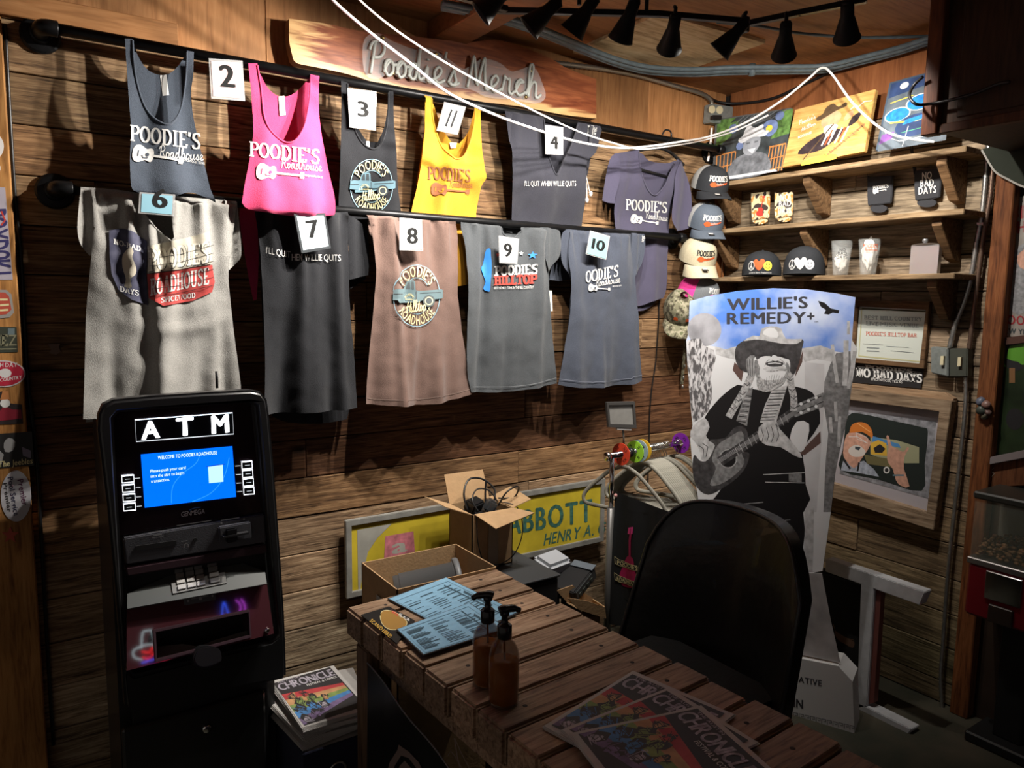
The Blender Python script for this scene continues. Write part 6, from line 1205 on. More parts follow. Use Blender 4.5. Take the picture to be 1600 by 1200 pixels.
P.line([(268, 786), (270, 760), (285, 740), (305, 725), (312, 712)], 1.0, SCRL, smooth=4); P.line([(300, 784), (330, 770), (350, 745), (358, 715)], 1.0, SCRL, smooth=4); P.poly([(325, 729.5), (348, 726), (349, 752.5), (326.6, 755)], SCRC); P.line([(322, 729), (352, 725)], 1.2, mat('screen_dark', (.01, .06, .4), emit=.6)); P.build('screen_content', scr)
for k in range(4):
    for side in (0, 1):
        x0, y0, w_ = (190.3 + .9 * k, 743.5 + 14.6 * k, 18.5) if side == 0 else (377.6 + 1.0 * k, 721.8 + 13.4 * k, 16)
        h_ = 11.0; sl = -.085 * w_; qd = [(x0, y0), (x0 + w_, y0 + sl), (x0 + w_ + .6, y0 + h_ + sl), (x0 + .6, y0 + h_)]
        bt = part('side_button', slab(NB(), pa, qd, .0005, .004), mat('button_black', (.02, .02, .022), .4), at); P = Print(pa.shifted(.0042), .0006, 0); P.line(qd, 1.6, mat('lit_button_ring', (.92, .95, 1.0), emit=1.3), closed=True); P.line([(x0 + 5, y0 + 5.5), (x0 + 13, y0 + 4.8)], .6, EDGL); P.line([(x0 + w_ + 2, y0 + 4), (x0 + w_ + 10, y0 + 3.3)] if side == 0 else [(x0 - 10, y0 + 6.5), (x0 - 2, y0 + 5.8)], .6, EDGL); P.build('lit_ring', bt)
P = Print(pa, .001, 0); P.text('GENMEGA', (283, 807.5), (320, 802), 7.5, mat('ink_logo_silver', (.45, .42, .45), .4), 'sans', gap=.06); P.line([(296, 797), (304, 793.5), (313, 792.5)], 1.3, mat('ink_logo_blue', (.06, .16, .45), .4), smooth=3); P.build('maker_logo', at)
cs = part('card_strip', slab(NB(), AP, [(190, 836), (408, 799), (411, 842), (195, 876)], 0, .034, bev=.003), GPL, at); ps = AP.shifted(.034)
part('receipt_slot', slab(NB(), ps, [(212, 853), (275, 844), (276, 851), (213, 860)], .0, .002), INKBK, cs); part('card_reader', slab(NB(), ps, [(340, 822), (390, 813), (392, 839), (343, 847)], 0, .014, bev=.003), GPL, cs); pr = ps.shifted(.014); part('card_throat', slab(NB(), pr, [(350, 825), (368, 822), (370, 844), (352, 847)], 0, .016, bev=.004), BLACKP, cs); part('card_slot', slab(NB(), pr, [(346, 836), (386, 829), (386, 832), (346, 839)], .001, .017), INKBK, cs); part('audio_jack', lathe(NB(), [(.005, 0), (.005, .002)], ps.p3(305, 843), (0, -1, 0), 12), INKBK, cs)
LNI = mat('ink_panel_grey', (.30, .30, .31), .5); P = Print(ps, .0008, 0)
for pts in ([(232, 832), (256, 828.5)], [(345, 813), (374, 808.5)]): P.line(pts, 1.4, LNI)
P.line([(237, 834), (254, 831), (255, 838), (238, 840.5)], .7, LNI, closed=True); P.line([(354, 814), (373, 811), (373.5, 818), (355, 821)], .7, LNI, closed=True); P.line([(240, 836.6), (253, 834.6)], 1.6, LNI); P.line([(276, 821), (330, 813)], .8, LNI); P.line([(283, 846), (293, 844.5)], 1, LNI); P.line([(288, 856), (288, 851), (291, 848.5), (294, 850.5), (294, 855)], .8, LNI)
for c in ((225, 836), (263, 830), (346, 817), (381, 811)): P.poly(circle(*c, 1.6, 1.8, 8), LNI)
P.build('panel_icons', cs)['kind'] = 'stuff'
part('shelf_lip', slab(NB(), AP, [(194, 881), (410, 845), (413, 858), (196, 894)], -.02, .036, bev=.003), PLUM_REFL, at)
LP = Plane(W1(.64).p3(310, 955), (1, 0, 0), (0, .309, .951), (0, -.951, .309))   # the lower fascia leans back
part('keypad_recess', slab(NB(), AP, [(196, 894), (413, 858), (417, 912), (199, 952)], .0005, .002), INKBK, at)
kp0 = W1(.655).p3(300, 938); KP = Plane(kp0, (1, 0, 0), (0, .85, .53), (0, -.53, .85))
part('keypad_deck', slab(NB(), KP, [(199, 951), (417, 912), (414, 893), (380, 880), (262, 900), (199, 928)], -.004, 0), mat('deck_grey', (.06, .066, .064), .5), at)
kpl = part('keypad_plate', slab(NB(), KP, [(267, 910), (351, 895), (354, 912), (270, 929)], 0, .004), mat('keypad_grey', (.20, .20, .195), .4, .4), at)
KEY = mat('key_metal', (.50, .49, .47), .35, .5)
for r_ in range(4):
    for c in range(4):
        x = (283.8, 299.4, 314, 335.6)[c] - 1.6 * r_; y = (918.3, 915.3, 912.6, 908)[c] - 9.3 * r_ + .2 * r_ * r_; w_ = 6.2 if c < 3 else 7.2
        k_ = part('key', slab(NB(), KP.shifted(.004), [(x - w_, y - 2.2), (x + w_, y - 4.6), (x + w_ + .4, y + 2.0), (x - w_ + .4, y + 4.4)], 0, .005), KEY, kpl)
part('lower_panel', slab(NB(), LP, [(198, 952), (417, 912), (428, 990), (198, 1048)], -.095, .0, holes=[[(242, 986), (389, 955), (391, 993), (243, 1031)][::-1]]), mat('gloss_plum_reflect', (.075, .022, .028), .04, spec=.9, coat=1.0), at)  # the panel's plum is the red room's reflection painted as colour
part('label_plate', slab(NB(), LP, [(287, 934), (336, 925), (337, 937), (288, 946)], .0, .006, bev=.001), GPL, at); P = Print(LP.shifted(.006), .0006, 0); P.line([(299, 936), (326, 931)], .9, LNI); P.poly(circle(313, 935, 3, 3, 10), LNI); P.poly(circle(294, 939, 1.6, 2, 8), LNI); P.poly(circle(332, 931, 1.6, 2, 8), LNI); P.build('panel_icons', at)['kind'] = 'stuff'
part('cash_recess', slab(NB(), AP, [(240, 984), (391, 953), (393, 995), (241, 1033)], .0005, .002), INKBK, at)
cp0 = W1(.655).p3(300, 1020); CPL = Plane(cp0, (1, 0, 0), (0, .9, .43), (0, -.43, .9)); part('cash_tray', slab(NB(), CPL, [(243, 1031), (391, 993), (390, 984), (335, 1000), (310, 1010), (285, 1006), (246, 1010)], -.003, 0), mat('tray_grey', (.16, .155, .145), .4), at)
part('tray_rim', slab(NB(), LP, [(238, 984), (389, 952), (392, 996), (242, 1035)], 0, .008, holes=[[(243, 988), (387, 957), (389, 992), (245, 1029)][::-1]], bev=.001), PLUM_REFL, at)
part('cash_tongue', slab(NB(), LP, crom([(299, 1030), (302, 1017), (312, 1009), (325, 1008), (338, 1012), (343, 1022), (340, 1034), (320, 1042), (305, 1040)], 3, True), -.02, .03, bev=.004), BLACKP, at)
part('key_lock', lathe(NB(), [(.007, 0), (.007, .006), (.005, .008)], LP.shifted(.0).p3(417, 984), (0, -1, 0), 14), CHROME, at, True)
part('lower_door', box(NB(), (-2.955, -.592, .05), (-2.58, -.568, .50), .006), SATIN, at); part('door_lock', lathe(NB(), [(.012, 0), (.012, .008), (.008, .010)], (-2.745, -.592, .44), (0, -1, 0), 16), CHROME, at, True)
part('antenna', tube(NB(), [(-2.645, -.40, 1.38), (-2.645, -.40, 1.43)], .004, 8), BLACKP, at, True)

# ================================================================== plank table
TD = V((.054, -1, 0)).normalized(); TU = V((1, .054, 0)).normalized(); T0 = V((-2.378, -.715, .76)); TH = .76
TW = wood('table_plank', 0, dark=(.11, .06, .036), mid=(.32, .205, .13), light=(.47, .325, .22), along=1.6, across=13, bump=.35, rough=.55)
tb = thing('plank_table', 'low brown table of thick wooden planks with dark gaps', 'table', T0 + TU * .27 + TD * .8 - V((0, 0, .76)))
M3 = Matrix((TU, -TD, V((0, 0, 1)))).transposed()
for k in range(15):
    a = T0 + TD * (.111 * k + .0555); l = .535 + RND.uniform(-.012, .012); c = a + TU * (.2675 + RND.uniform(-.005, .005)) - V((0, 0, .042 + RND.uniform(0, .003)))
    b2 = obox(NB(), (0, 0, 0), l, .104, .084, Matrix.Identity(3), .007); me = done(b2); j = RND.uniform(.85, 1.15)
    o = link('plank', me, TW, None, False, (0, 0, 0), color=(j, j * .98, j * .95)); o.parent = tb; o.location = c - tb.location; o.rotation_euler = (0, 0, math.atan2(TU.y, TU.x))
    for sx in (-.17, .17):
        nl = lathe(NB(), [(.006, 0), (.005, .0006)], c + TU * sx + V((0, 0, .0422)), (0, 0, 1), 10); part('knot_hole', nl, mat('nail_dark', (.02, .012, .008), .8), tb)
for sx, sy in ((.036, .108), (.49, .108), (.036, 1.58), (.49, 1.58)):
    p = T0 + TU * sx + TD * sy; b2 = obox(NB(), (p.x, p.y, .338), .075, .075, .676, M3, .004); part('leg', b2, wood('table_leg', 2, dark=(.05, .025, .014), mid=(.14, .08, .045), light=(.2, .12, .07), knots=False), tb, color=(1, 1, 1))
for sx in (.05, .48): p0, p1 = T0 + TU * sx + TD * .1, T0 + TU * sx + TD * 1.56; part('apron', obox(NB(), (p0 + p1) / 2 - V((0, 0, .115)), .03, (p1 - p0).length, .06, M3, .003), TW, tb)
# black banner on the camera side
BANM = mat('black_banner', (.008, .008, .009), .38); bn = thing('vinyl_banner', 'black vinyl banner sagging along the side of the plank table', 'banner', T0 + TD * .7 - V((.03, 0, .76)))
BPL = Plane(T0 - TU * .014 - V((0, 0, .76)), TD, (0, 0, 1), -TU, lambda u, v: .006 * math.sin(u * 9 + v * 3) + .004 * math.sin(u * 21))
top = [(u, .675 - .10 * (1 - ((u - .85) / .75) ** 2)) for u in [.165 + k * .1 for k in range(15)]]
part('sheet', sheet(BPL, top[::1] + [(1.565, .02), (.165, .02)], .05, 0, uv=True), BANM, bn, True); part('hem_edge', tube(NB(), [BPL.at(u, v, .002) for u, v in crom(top, 4)], .0022, 6), mat('hem_pale', (.16, .15, .14), .5), bn, True)
P = Print(BPL, .002, .03); LOGO = mat('ink_logo_tan', (.20, .14, .12), .6); P.poly([(604, 1215), (610, 1190), (622, 1172), (624, 1163), (640, 1174), (655, 1190), (668, 1215)], LOGO); P.poly([(612, 1215), (618, 1196), (628, 1180), (640, 1184), (652, 1200), (658, 1215)], BANM); P.poly([(620, 1215), (626, 1196), (634, 1188), (646, 1202), (650, 1215)], LOGO); P.line([(712, 1152), (722, 1175), (738, 1205)], 1, LOGO); P.line([(712, 1152), (716, 1180), (722, 1205)], 1.6, LOGO); P.line([(702, 1180), (706, 1172), (712, 1180), (724, 1200)], .9, LOGO); P.build('print', bn)
# menus, card
PAPM = mat('menu_blue', (.20, .38, .53), .6, var=.08, vscale=40); MINK = mat('ink_menu', (.03, .07, .10), .7)
def menu(label, quad, z, lines, dark=False, seed=1):
    pl = HZ(z); t = thing('menu_sheet', label, 'menu', pl.p3(*[sum(p[i] for p in quad) / 4 for i in (0, 1)]), 'blue menus on the table')
    A, B, C_, D = quad; f = lambda x, y: tuple(A[i] * (1 - x) * (1 - y) + B[i] * x * (1 - y) + C_[i] * x * y + D[i] * (1 - x) * y for i in (0, 1))
    part('board', slab(NB(), pl, [f(-.012, -.015), f(1.012, -.015), f(1.012, 1.02), f(-.012, 1.02)], 0, .003), mat('menu_back', (.03, .03, .035), .4), t); part('paper', slab(NB(), pl, quad, .003, .0036), PAPM, t)
    P = Print(pl.shifted(.0036), .0005, 0); R = random.Random(seed)
    P.line([f(.04, .06), f(.96, .06), f(.96, .94), f(.04, .94)], .5, MINK, closed=True)
    for c in range(3):
        y = .14
        while y < .9:
            x0 = .07 + .30 * c; wd = R.uniform(.12, .25); P.line([f(x0, y), f(x0 + wd, y)], .9 if R.random() < .75 else 1.7, MINK); y += R.choice((.035, .035, .05, .075))
    if lines: P.line([f(.91, .32), f(.91, .72)], 3.2, MINK); P.line([f(.84, .1), f(.84, .9)], 1.6, MINK)
    P.build('print', t); return t
menu('pale blue menu sheet, the far one on the table corner', [(608, 937), (697, 904), (808, 958), (722, 998)], .7615, True, seed=3)
menu('pale blue menu sheet, the near one beside the amber bottles', [(621, 985), (733, 944), (790, 983), (662, 1024)], .768, True, seed=5)
pl = HZ(.761); qc = [(564, 962), (608, 949), (648, 971), (620, 1007)]; o = thing('scan_card', 'black card with yellow circle lettered scan here', 'card', pl.p3(605, 975)); part('board', slab(NB(), pl, qc, 0, .003), mat('card_black', (.014, .013, .012), .4), o)
P = Print(pl.shifted(.003), .0005, 0); AMB = mat('ink_amber', (.62, .36, .05), .6); P.poly([(594, 962), (600, 954), (618, 957), (636, 972), (628, 982), (610, 984), (598, 976)], mat('ink_amber_dark', (.32, .17, .03), .6), smooth=3); P.line([(594, 962), (600, 954), (618, 957), (636, 972), (628, 982), (610, 984), (598, 976)], .8, INKC, smooth=3, closed=True); P.text("SCAN'D HERE!", (577, 971), (609, 997), 5, AMB, 'bold', up=(4.2, -4)); P.text('We', (611, 958), (622, 963), 5, INKR, 'black', up=(1, -5)); P.text('Sta', (623, 963), (640, 971), 5, INKW, 'bold', up=(1, -5)); P.build('print', o)
# amber pump bottles
AMBER = mat('amber_glass', (.16, .045, .010), .04, alpha=.36, coat=.6); LIQ = mat('amber_soap', (.58, .20, .04), .3); PUMP = mat('pump_black', (.010, .010, .010), .25)
def bottle(x, y, rot, label):
    t = thing('pump_bottle', label, 'bottle', (x, y, .76), 'amber pump bottles on the table'); b_ = (x, y, .7602)
    part('bottle', lathe(NB(), [(.0, 0), (.031, 0), (.034, .004), (.0345, .03), (.0345, .105), (.032, .122), (.024, .138), (.0145, .148), (.0135, .160), (.012, .160), (.0125, .147), (.022, .136), (.030, .12), (.0325, .10), (.0325, .006), (0, .004)], b_, (0, 0, 1), 32, False), AMBER, t, True)
    part('soap', lathe(NB(), [(.0, .006), (.0318, .006), (.0318, .098), (0, .098)], b_, (0, 0, 1), 28, False), LIQ, t, True)
    part('collar', lathe(NB(), [(.0155, .150), (.0165, .152), (.0165, .178), (.013, .182), (.008, .183), (.007, .200), (.0105, .202), (.0105, .212), (.006, .214)], b_, (0, 0, 1), 24), PUMP, t, True)
    d = V((math.cos(rot), math.sin(rot), 0)); h = V((x, y, .7602)) ; part('nozzle', tube(NB(), crom([h + V((0, 0, .213)) - d * .012, h + V((0, 0, .216)), h + V((0, 0, .214)) + d * .022, h + V((0, 0, .207)) + d * .036], 4), [.010] * 5 + [.0085] * 4 + [.0065] * 4, 12), PUMP, t, True); part('dip_tube', tube(NB(), [h + V((0, 0, .15)), h + V((.006, .004, .012))], .0025, 6), mat('tube_amber', (.2, .06, .01), .3), t, True)
bottle(-2.262, -1.305, math.radians(150), 'amber glass pump bottle standing behind its twin on the table'); bottle(-2.273, -1.393, math.radians(-10), 'amber glass pump bottle in front, nozzle turned right')
# newspapers
NEWS = mat('newsprint', (.50, .48, .46), .85, var=.06, vscale=30); NB_ = mat('cover_black', (.025, .022, .024), .6); NR = mat('cover_red', (.42, .045, .05), .6, var=.2, vscale=30); NO = mat('cover_orange', (.48, .26, .12), .6, var=.2, vscale=30); NG = mat('cover_green', (.20, .28, .08), .6, var=.3, vscale=30); NBL = mat('cover_blue', (.06, .20, .45), .6, var=.3, vscale=30); NPU = mat('cover_purple', (.16, .11, .22), .6, var=.4, vscale=30); NGY = mat('cover_grey', (.34, .31, .36), .6, var=.5, vscale=60)
def cover(P, f, rot=0):
    g = lambda *a: [f(*p) for p in a]; rr = random.Random(4)
    P.poly(g((.05, .05), (.95, .05), (.95, .95), (.05, .95)), NB_)
    ys = (.06, .19, .32, .45, .57, .69)
    for k, m_ in enumerate((NPU, NBL, NG, NO, NR)): P.poly(g((.05, ys[k]), (.93, .30 + .055 * k), (.93, .355 + .055 * k), (.05, ys[k + 1])), m_)
    for cx, cy, m_, r_ in ((.14, .16, NGY, .085), (.32, .20, NPU, .085), (.15, .34, NBL, .08), (.33, .36, NBL, .08), (.48, .30, NGY, .075), (.20, .48, NG, .075), (.40, .48, NG, .075), (.56, .42, NO, .06), (.16, .60, NO, .06), (.34, .58, NR, .055)):
        hd = [(cx + r_ * math.cos(a) * rr.uniform(.55, 1.25), cy + r_ * math.sin(a) * rr.uniform(.55, 1.25)) for a in [k * .57 for k in range(11)]]; P.poly(g(*hd), NB_, smooth=2); P.poly(g(*[(cx + .45 * r_ * math.cos(a) * rr.uniform(.8, 1.2), cy - .02 + .6 * r_ * math.sin(a) * rr.uniform(.8, 1.2)) for a in [k * .7 for k in range(9)]]), m_, smooth=2); [P.line(g((cx + r_ * rr.uniform(-1.2, 1.2), cy + r_ * rr.uniform(-1.2, 1.2)), (cx + r_ * rr.uniform(-1, 1), cy + r_ * rr.uniform(-1, 1)), (cx + r_ * rr.uniform(-1.2, 1.2), cy + r_ * rr.uniform(-1.2, 1.2))), .0018, NB_ if q_ % 2 else m_, smooth=3) for q_ in range(6)]; P.line(g((cx - r_ * .5, cy + .01), (cx + r_ * .5, cy + .01)), .0022, NB_); P.line(g((cx - r_ * .3, cy - .04), (cx + r_ * .3, cy - .04)), .0022, NB_)
    P.text('CHRONICLE', f(.07, .76), f(.93, .76), 0, NGY, 'black', up=tuple(f(.07, .90)[i] - f(.07, .76)[i] for i in (0, 1)), gap=.04); P.text('THE AUSTIN', f(.1, .915), f(.45, .915), 0, NGY, 'bold', up=tuple(f(.1, .94)[i] - f(.1, .915)[i] for i in (0, 1))); P.text('FESTIVAL & COMICS', f(.45, .70), f(.92, .70), 0, INKW, 'bold', up=tuple(f(.1, .74)[i] - f(.1, .70)[i] for i in (0, 1)))
def newspaper(label, o2, ux, uy, z, lay=3, curl=.0, group='newspapers on the table', w_=.265, h_=.33, art=True):
    """o2: bottom-left corner on the ground plan; ux across the page, uy up the page"""
    ux, uy = V((*ux, 0)).normalized(), V((*uy, 0)).normalized(); t = thing('newspaper', label, 'newspaper', V((o2[0], o2[1], z)), group)
    PL = Flat(V((o2[0], o2[1], z)), ux, uy, (0, 0, 1), lambda u, v: curl * (max(0, u / w_ - .6)) ** 2)
    for k in range(lay):
        d_ = .0018 * k; part('page', slab(NB(), PL, [(-.003 * (lay - k) % .007, .002 * k), (w_ - .002 * k, -.001 * k), (w_ + .003 * ((k * 2) % 3), h_ - .002 * k), (.002 * k, h_ + .002 * (k % 2))], d_, d_ + .0014, uv=True), NEWS, t)
    if not art: return t
    P = Print(PL.shifted(.0018 * lay), .0004, 0); cover(P, lambda x, y: (x * w_, y * h_)); P.build('cover_print', t); return t
def pz(x, y, z=.762): p = HZ(z).p3(x, y); return (p.x, p.y)
def paper_from(label, BL, TL, z, **k):
    a, b_ = V((*pz(*BL, z), 0)), V((*pz(*TL, z), 0)); uy = (b_ - a); ux = V((uy.y, -uy.x, 0)); newspaper(label, (a.x, a.y), (ux.x, ux.y), (uy.x, uy.y), z, h_=uy.length, w_=uy.length * .80, **k)
paper_from('colourful newspaper lowest of the three fanned on the table', (846, 1138), (987, 1050), .7605)
paper_from('colourful newspaper in the middle of the table fan', (874, 1143), (1043, 1076), .7668)
paper_from('colourful newspaper on top of the table fan, nearest the camera', (888, 1148), (1094, 1104), .7730)
# basket of newspapers beside the cash machine
NAVYF = mat('navy_fabric', (.012, .013, .035), .8, bump=.2, bscale=200); bk2 = thing('fabric_bin', 'navy fabric storage bin with metal ring under the newspaper stack', 'bin', (-2.43, -.62, 0))
bm = NB(); r1 = [(-2.524, -.765), (-2.325, -.765), (-2.325, -.42), (-2.524, -.42)]
for i in range(4):
    a, b_ = r1[i], r1[(i + 1) % 4]; n_ = V((b_[1] - a[1], -(b_[0] - a[0]), 0)).normalized() * .006; c = V(((a[0] + b_[0]) / 2, (a[1] + b_[1]) / 2, .19)); L_ = V((b_[0] - a[0], b_[1] - a[1], 0)); x_ = L_.normalized(); M_ = Matrix((x_, V((-x_.y, x_.x, 0)), V((0, 0, 1)))).transposed(); part('side', obox(NB(), c, L_.length + .006, .008, .38, M_, .002), NAVYF, bk2)
part('bottom', box(NB(), (-2.524, -.765, .004), (-2.325, -.42, .012)), NAVYF, bk2); part('ring', tube(NB(), [(-2.43 + .024 * math.cos(a), -.774, .30 + .024 * math.sin(a)) for a in [k * math.pi / 10 for k in range(20)]], .0035, 8, closed=True), STEEL, bk2, True)
SL = ['lowest newspaper in the fabric bin stack', 'second newspaper from the bottom of the bin stack', 'third newspaper from the bottom of the bin stack', 'fourth newspaper from the bottom of the bin stack', 'newspaper just under the top one in the bin stack', 'rainbow covered newspaper on top of the bin stack']
for k in range(6):
    a = math.radians(1 + (-4, 5, -2, 6, -9, 0)[k]); ux = (math.cos(a), math.sin(a)); uy = (-math.sin(a), math.cos(a)); o2 = (-2.526 + (.004, -.004, .01, 0, .012, 0)[k], -.762 + (.01, 0, .008, .004, .012, 0)[k]); z = .372 + .0135 * k
    newspaper(SL[k], o2, ux, uy, z, 6 if k else 3, 0, 'newspapers in the fabric bin', .205, .31, k == 5)
# unseen filler added inside the bin as support for the newspapers
o = part('added_filler', box(NB(), (-2.515, -.755, .013), (-2.334, -.43, .371)), mat('filler_card', (.25, .18, .11), .8)); tag(o, 'plain carton added inside the fabric bin to carry the newspapers', 'box')

# ================================================================== boxes and clutter by the wall
CARD = mat('corrugated_card', (.42, .265, .135), .8, var=.08, vscale=30, bump=.1, bscale=120); TAPE = mat('packing_tape', (.33, .25, .17), .25)
def panel(name, pts, m, parent, th=.004):
    pts = [V(p) for p in pts]; n_ = (pts[1] - pts[0]).cross(pts[2] - pts[0]).normalized() * th; bm = NB(); a = [bm.verts.new(p) for p in pts]; b_ = [bm.verts.new(p + n_) for p in pts]
    bm.faces.new(a[::-1]); bm.faces.new(b_)
    for i in range(len(pts)): bm.faces.new((a[i - 1], a[i], b_[i], b_[i - 1]))
    return part(name, bm, m, parent)
def carton(name, label, x0, x1, y0, y1, z0, z1, flaps, group=None):
    t = thing(name, label, 'box', ((x0 + x1) / 2, (y0 + y1) / 2, z0), group)
    panel('side', [(x0, y0, z0), (x1, y0, z0), (x1, y0, z1), (x0, y0, z1)], CARD, t, -.004); panel('side', [(x0, y1, z0), (x1, y1, z0), (x1, y1, z1), (x0, y1, z1)], CARD, t, .004); panel('side', [(x0, y0, z0), (x0, y1, z0), (x0, y1, z1), (x0, y0, z1)], CARD, t, .004); panel('side', [(x1, y0, z0), (x1, y1, z0), (x1, y1, z1), (x1, y0, z1)], CARD, t, -.004); panel('bottom', [(x0, y0, z0), (x1, y0, z0), (x1, y1, z0), (x0, y1, z0)], CARD, t, .004)
    for f_ in flaps: panel('flap', f_, CARD, t, .003)
    return t
c1 = carton('cardboard_box', 'tall open cardboard box behind the table holding a grey bucket', -2.205, -1.84, -.695, -.42, .002, .765, [])
panel('paper_label', [(-2.2095, -.60, .62), (-2.2095, -.55, .62), (-2.2095, -.55, .70), (-2.2095, -.60, .70)], mat('label_white', (.5, .5, .48), .7), c1, .001)
bkt = thing('grey_bucket', 'grey plastic tub lying inside the tall cardboard box', 'bucket', (-2.02, -.56, .55)); GB = mat('grey_plastic', (.13, .135, .14), .45)
part('tub', lathe(NB(), [(.0, -.12), (.075, -.12), (.085, .08), (.092, .085), (.092, .10), (.086, .10), (.08, -.10), (0, -.11)], (-2.01, -.55, .665), (.9, -.35, .12), 28, False), GB, bkt, True); part('rim', lathe(NB(), [(.094, .084), (.098, .088), (.098, .10), (.094, .104)], (-2.01, -.55, .665), (.9, -.35, .12), 28), GB, bkt, True)
# unseen block added under the bucket to hold it up
pk = part('added_packing', box(NB(), (-2.195, -.685, .008), (-1.85, -.43, .56)), CARD); tag(pk, 'inner carton added in the tall cardboard box to carry the tub', 'box')
amp = thing('black_cabinet', 'low black equipment cabinet behind the table', 'cabinet', (-1.65, -.38, 0)); part('body', box(NB(), (-1.825, -.565, .0), (-1.475, -.20, .615), .008), mat('cabinet_black', (.012, .0125, .014), .55), amp); part('top', box(NB(), (-1.83, -.57, .615), (-1.47, -.195, .625), .003), mat('cabinet_top', (.045, .047, .05), .6), amp)  # amplifier box with an assumed cabinet added below it down to the floor
zb, zt = .626, .845; x0, x1, y0, y1 = -1.745, -1.56, -.375, -.20
bx2 = carton('cardboard_box', 'small open cardboard box full of black cables on the cabinet', x0, x1, y0, y1, zb, zt, [[(x0, y0, zt), (x0, y1, zt), (x0 - .11, y1 + .0, zt + .045), (x0 - .11, y0 + .0, zt + .045)], [(x0, y1, zt), (x1, y1, zt), (x1 - .005, y1 + .045, zt + .11), (x0, y1 + .045, zt + .11)], [(x1, y1, zt), (x1, y0, zt), (x1 + .10, y0 + .02, zt + .015), (x1 + .10, y1 - .01, zt + .035)], [(x1, y0, zt), (x0 + .01, y0, zt), (x0 + .035, y0 - .11, zt - .03), (x1 + .03, y0 - .10, zt + .0)]])
part('tape', box(NB(), (x0 + .07, y0 - .0055, zb), (x0 + .115, y0 - .0045, zt)), TAPE, bx2)
ad_ = thing('power_adapter', 'black power adapter in the small cardboard box', 'adapter', (-1.66, -.29, .80)); bm = NB(); obox(bm, (-1.68, -.28, .852), .075, .05, .045, Matrix.Rotation(.5, 3, 'Z') @ Matrix.Rotation(.4, 3, 'X'), .006); autosmooth(part('brick', bm, BLACKP, ad_)); bm = NB(); obox(bm, (-1.63, -.32, .852), .04, .05, .05, Matrix.Rotation(-.3, 3, 'Z') @ Matrix.Rotation(.5, 3, 'Y'), .008); autosmooth(part('plug', bm, mat('plug_grey', (.05, .055, .06), .35), ad_))
FILL = part('cable_heap', box(NB(), (x0 + .008, y0 + .008, zb + .006), (x1 - .008, y1 - .008, zt - .02), .02), mat('heap_black', (.012, .012, .013), .6, bump=.8, bscale=60)); tag(FILL, 'dark heap of cables filling the small cardboard box', 'cables', kind='stuff')
R = random.Random(5)
for k, (pts, lb) in enumerate((([(-1.72, -.30, .84), (-1.72, -.27, .90), (-1.68, -.24, .945), (-1.62, -.24, .94), (-1.58, -.27, .90), (-1.60, -.30, .85)], 'tallest black cable loop rising from the small box'), ([(-1.69, -.33, .84), (-1.70, -.30, .88), (-1.66, -.27, .91), (-1.61, -.28, .90), (-1.59, -.31, .86)], 'low black cable loop over the adapter'), ([(-1.60, -.33, .85), (-1.57, -.34, .90), (-1.52, -.33, .915), (-1.49, -.31, .90), (-1.50, -.29, .86), (-1.56, -.27, .86)], 'black cable loop leaning over the right flap'), ([(-1.72, -.36, .85), (-1.73, -.385, .83), (-1.735, -.40, .75), (-1.71, -.41, .67), (-1.64, -.415, .65), (-1.57, -.41, .68), (-1.53, -.40, .76), (-1.53, -.36, .84), (-1.58, -.32, .86)], 'thin black cable hanging in a loop down the front of the small box'), ([(-1.64, -.30, .85), (-1.635, -.29, .90), (-1.625, -.28, .945)], 'short stiff cable end sticking up from the small box'))): wire('black_cable', pts, (.004, .003, .0035, .0022, .004)[k], BLACKP, lb, group='cables in the small box')
ua = W1(.40); o = thing('white_adapter', 'white plastic appliance tray behind the table', 'tray', ua.p3(862, 893)); bm = NB(); p = ua.p3(862, 880); obox(bm, p, .14, .10, .06, Matrix.Rotation(.2, 3, 'Z') @ Matrix.Rotation(.25, 3, 'X'), .014); autosmooth(part('shell', bm, mat('white_plastic', (.45, .47, .50), .45), o)); part('stand', box(NB(), (p.x - .03, p.y - .02, 0), (p.x + .03, p.y + .03, p.z - .04), .002), mat('added_stand_dark', (.02, .02, .02), .8), o)  # the stand under the shell is an added, unseen support
o = thing('black_receiver', 'black electronics unit with blue-grey edge and ports behind the table', 'electronics', W1(.5).p3(895, 925)); p = W1(.48).p3(893, 908); Mx = Matrix.Rotation(.35, 3, 'Z') @ Matrix.Rotation(-.35, 3, 'Y'); autosmooth(part('case', obox(NB(), p, .17, .13, .055, Mx, .004), mat('case_black', (.014, .014, .015), .5), o)); part('faceplate', obox(NB(), p + Mx @ V((0, -.066, 0)), .15, .004, .04, Mx, .001), mat('ports_grey', (.06, .065, .065), .5), o); part('bracket', obox(NB(), p + Mx @ V((.07, -.02, .032)), .035, .10, .004, Mx), mat('blue_grey_metal', (.22, .26, .30), .4, .5), o)
for k in range(4): part('port', obox(NB(), p + Mx @ V((-.05 + .03 * k, -.069, -.004)), .016, .003, .014, Mx), mat('port_green', (.05, .06, .05), .5), o)
part('stand', box(NB(), (p.x - .03, p.y - .03, 0), (p.x + .03, p.y + .03, p.z - .055), .002), MATS['added_stand_dark'], o)  # unseen stand added so the receiver reaches the floor
hp = HZ(.60); a = W1(.62); tr_ = thing('cardboard_tray', 'small angled cardboard tray between the table and the rack', 'box', (a.p3(915, 960)))
pts = [a.p3(*p) for p in ((888, 934), (898, 950), (944, 968), (945, 945), (912, 925))]; bd = V((0, .07, .0))
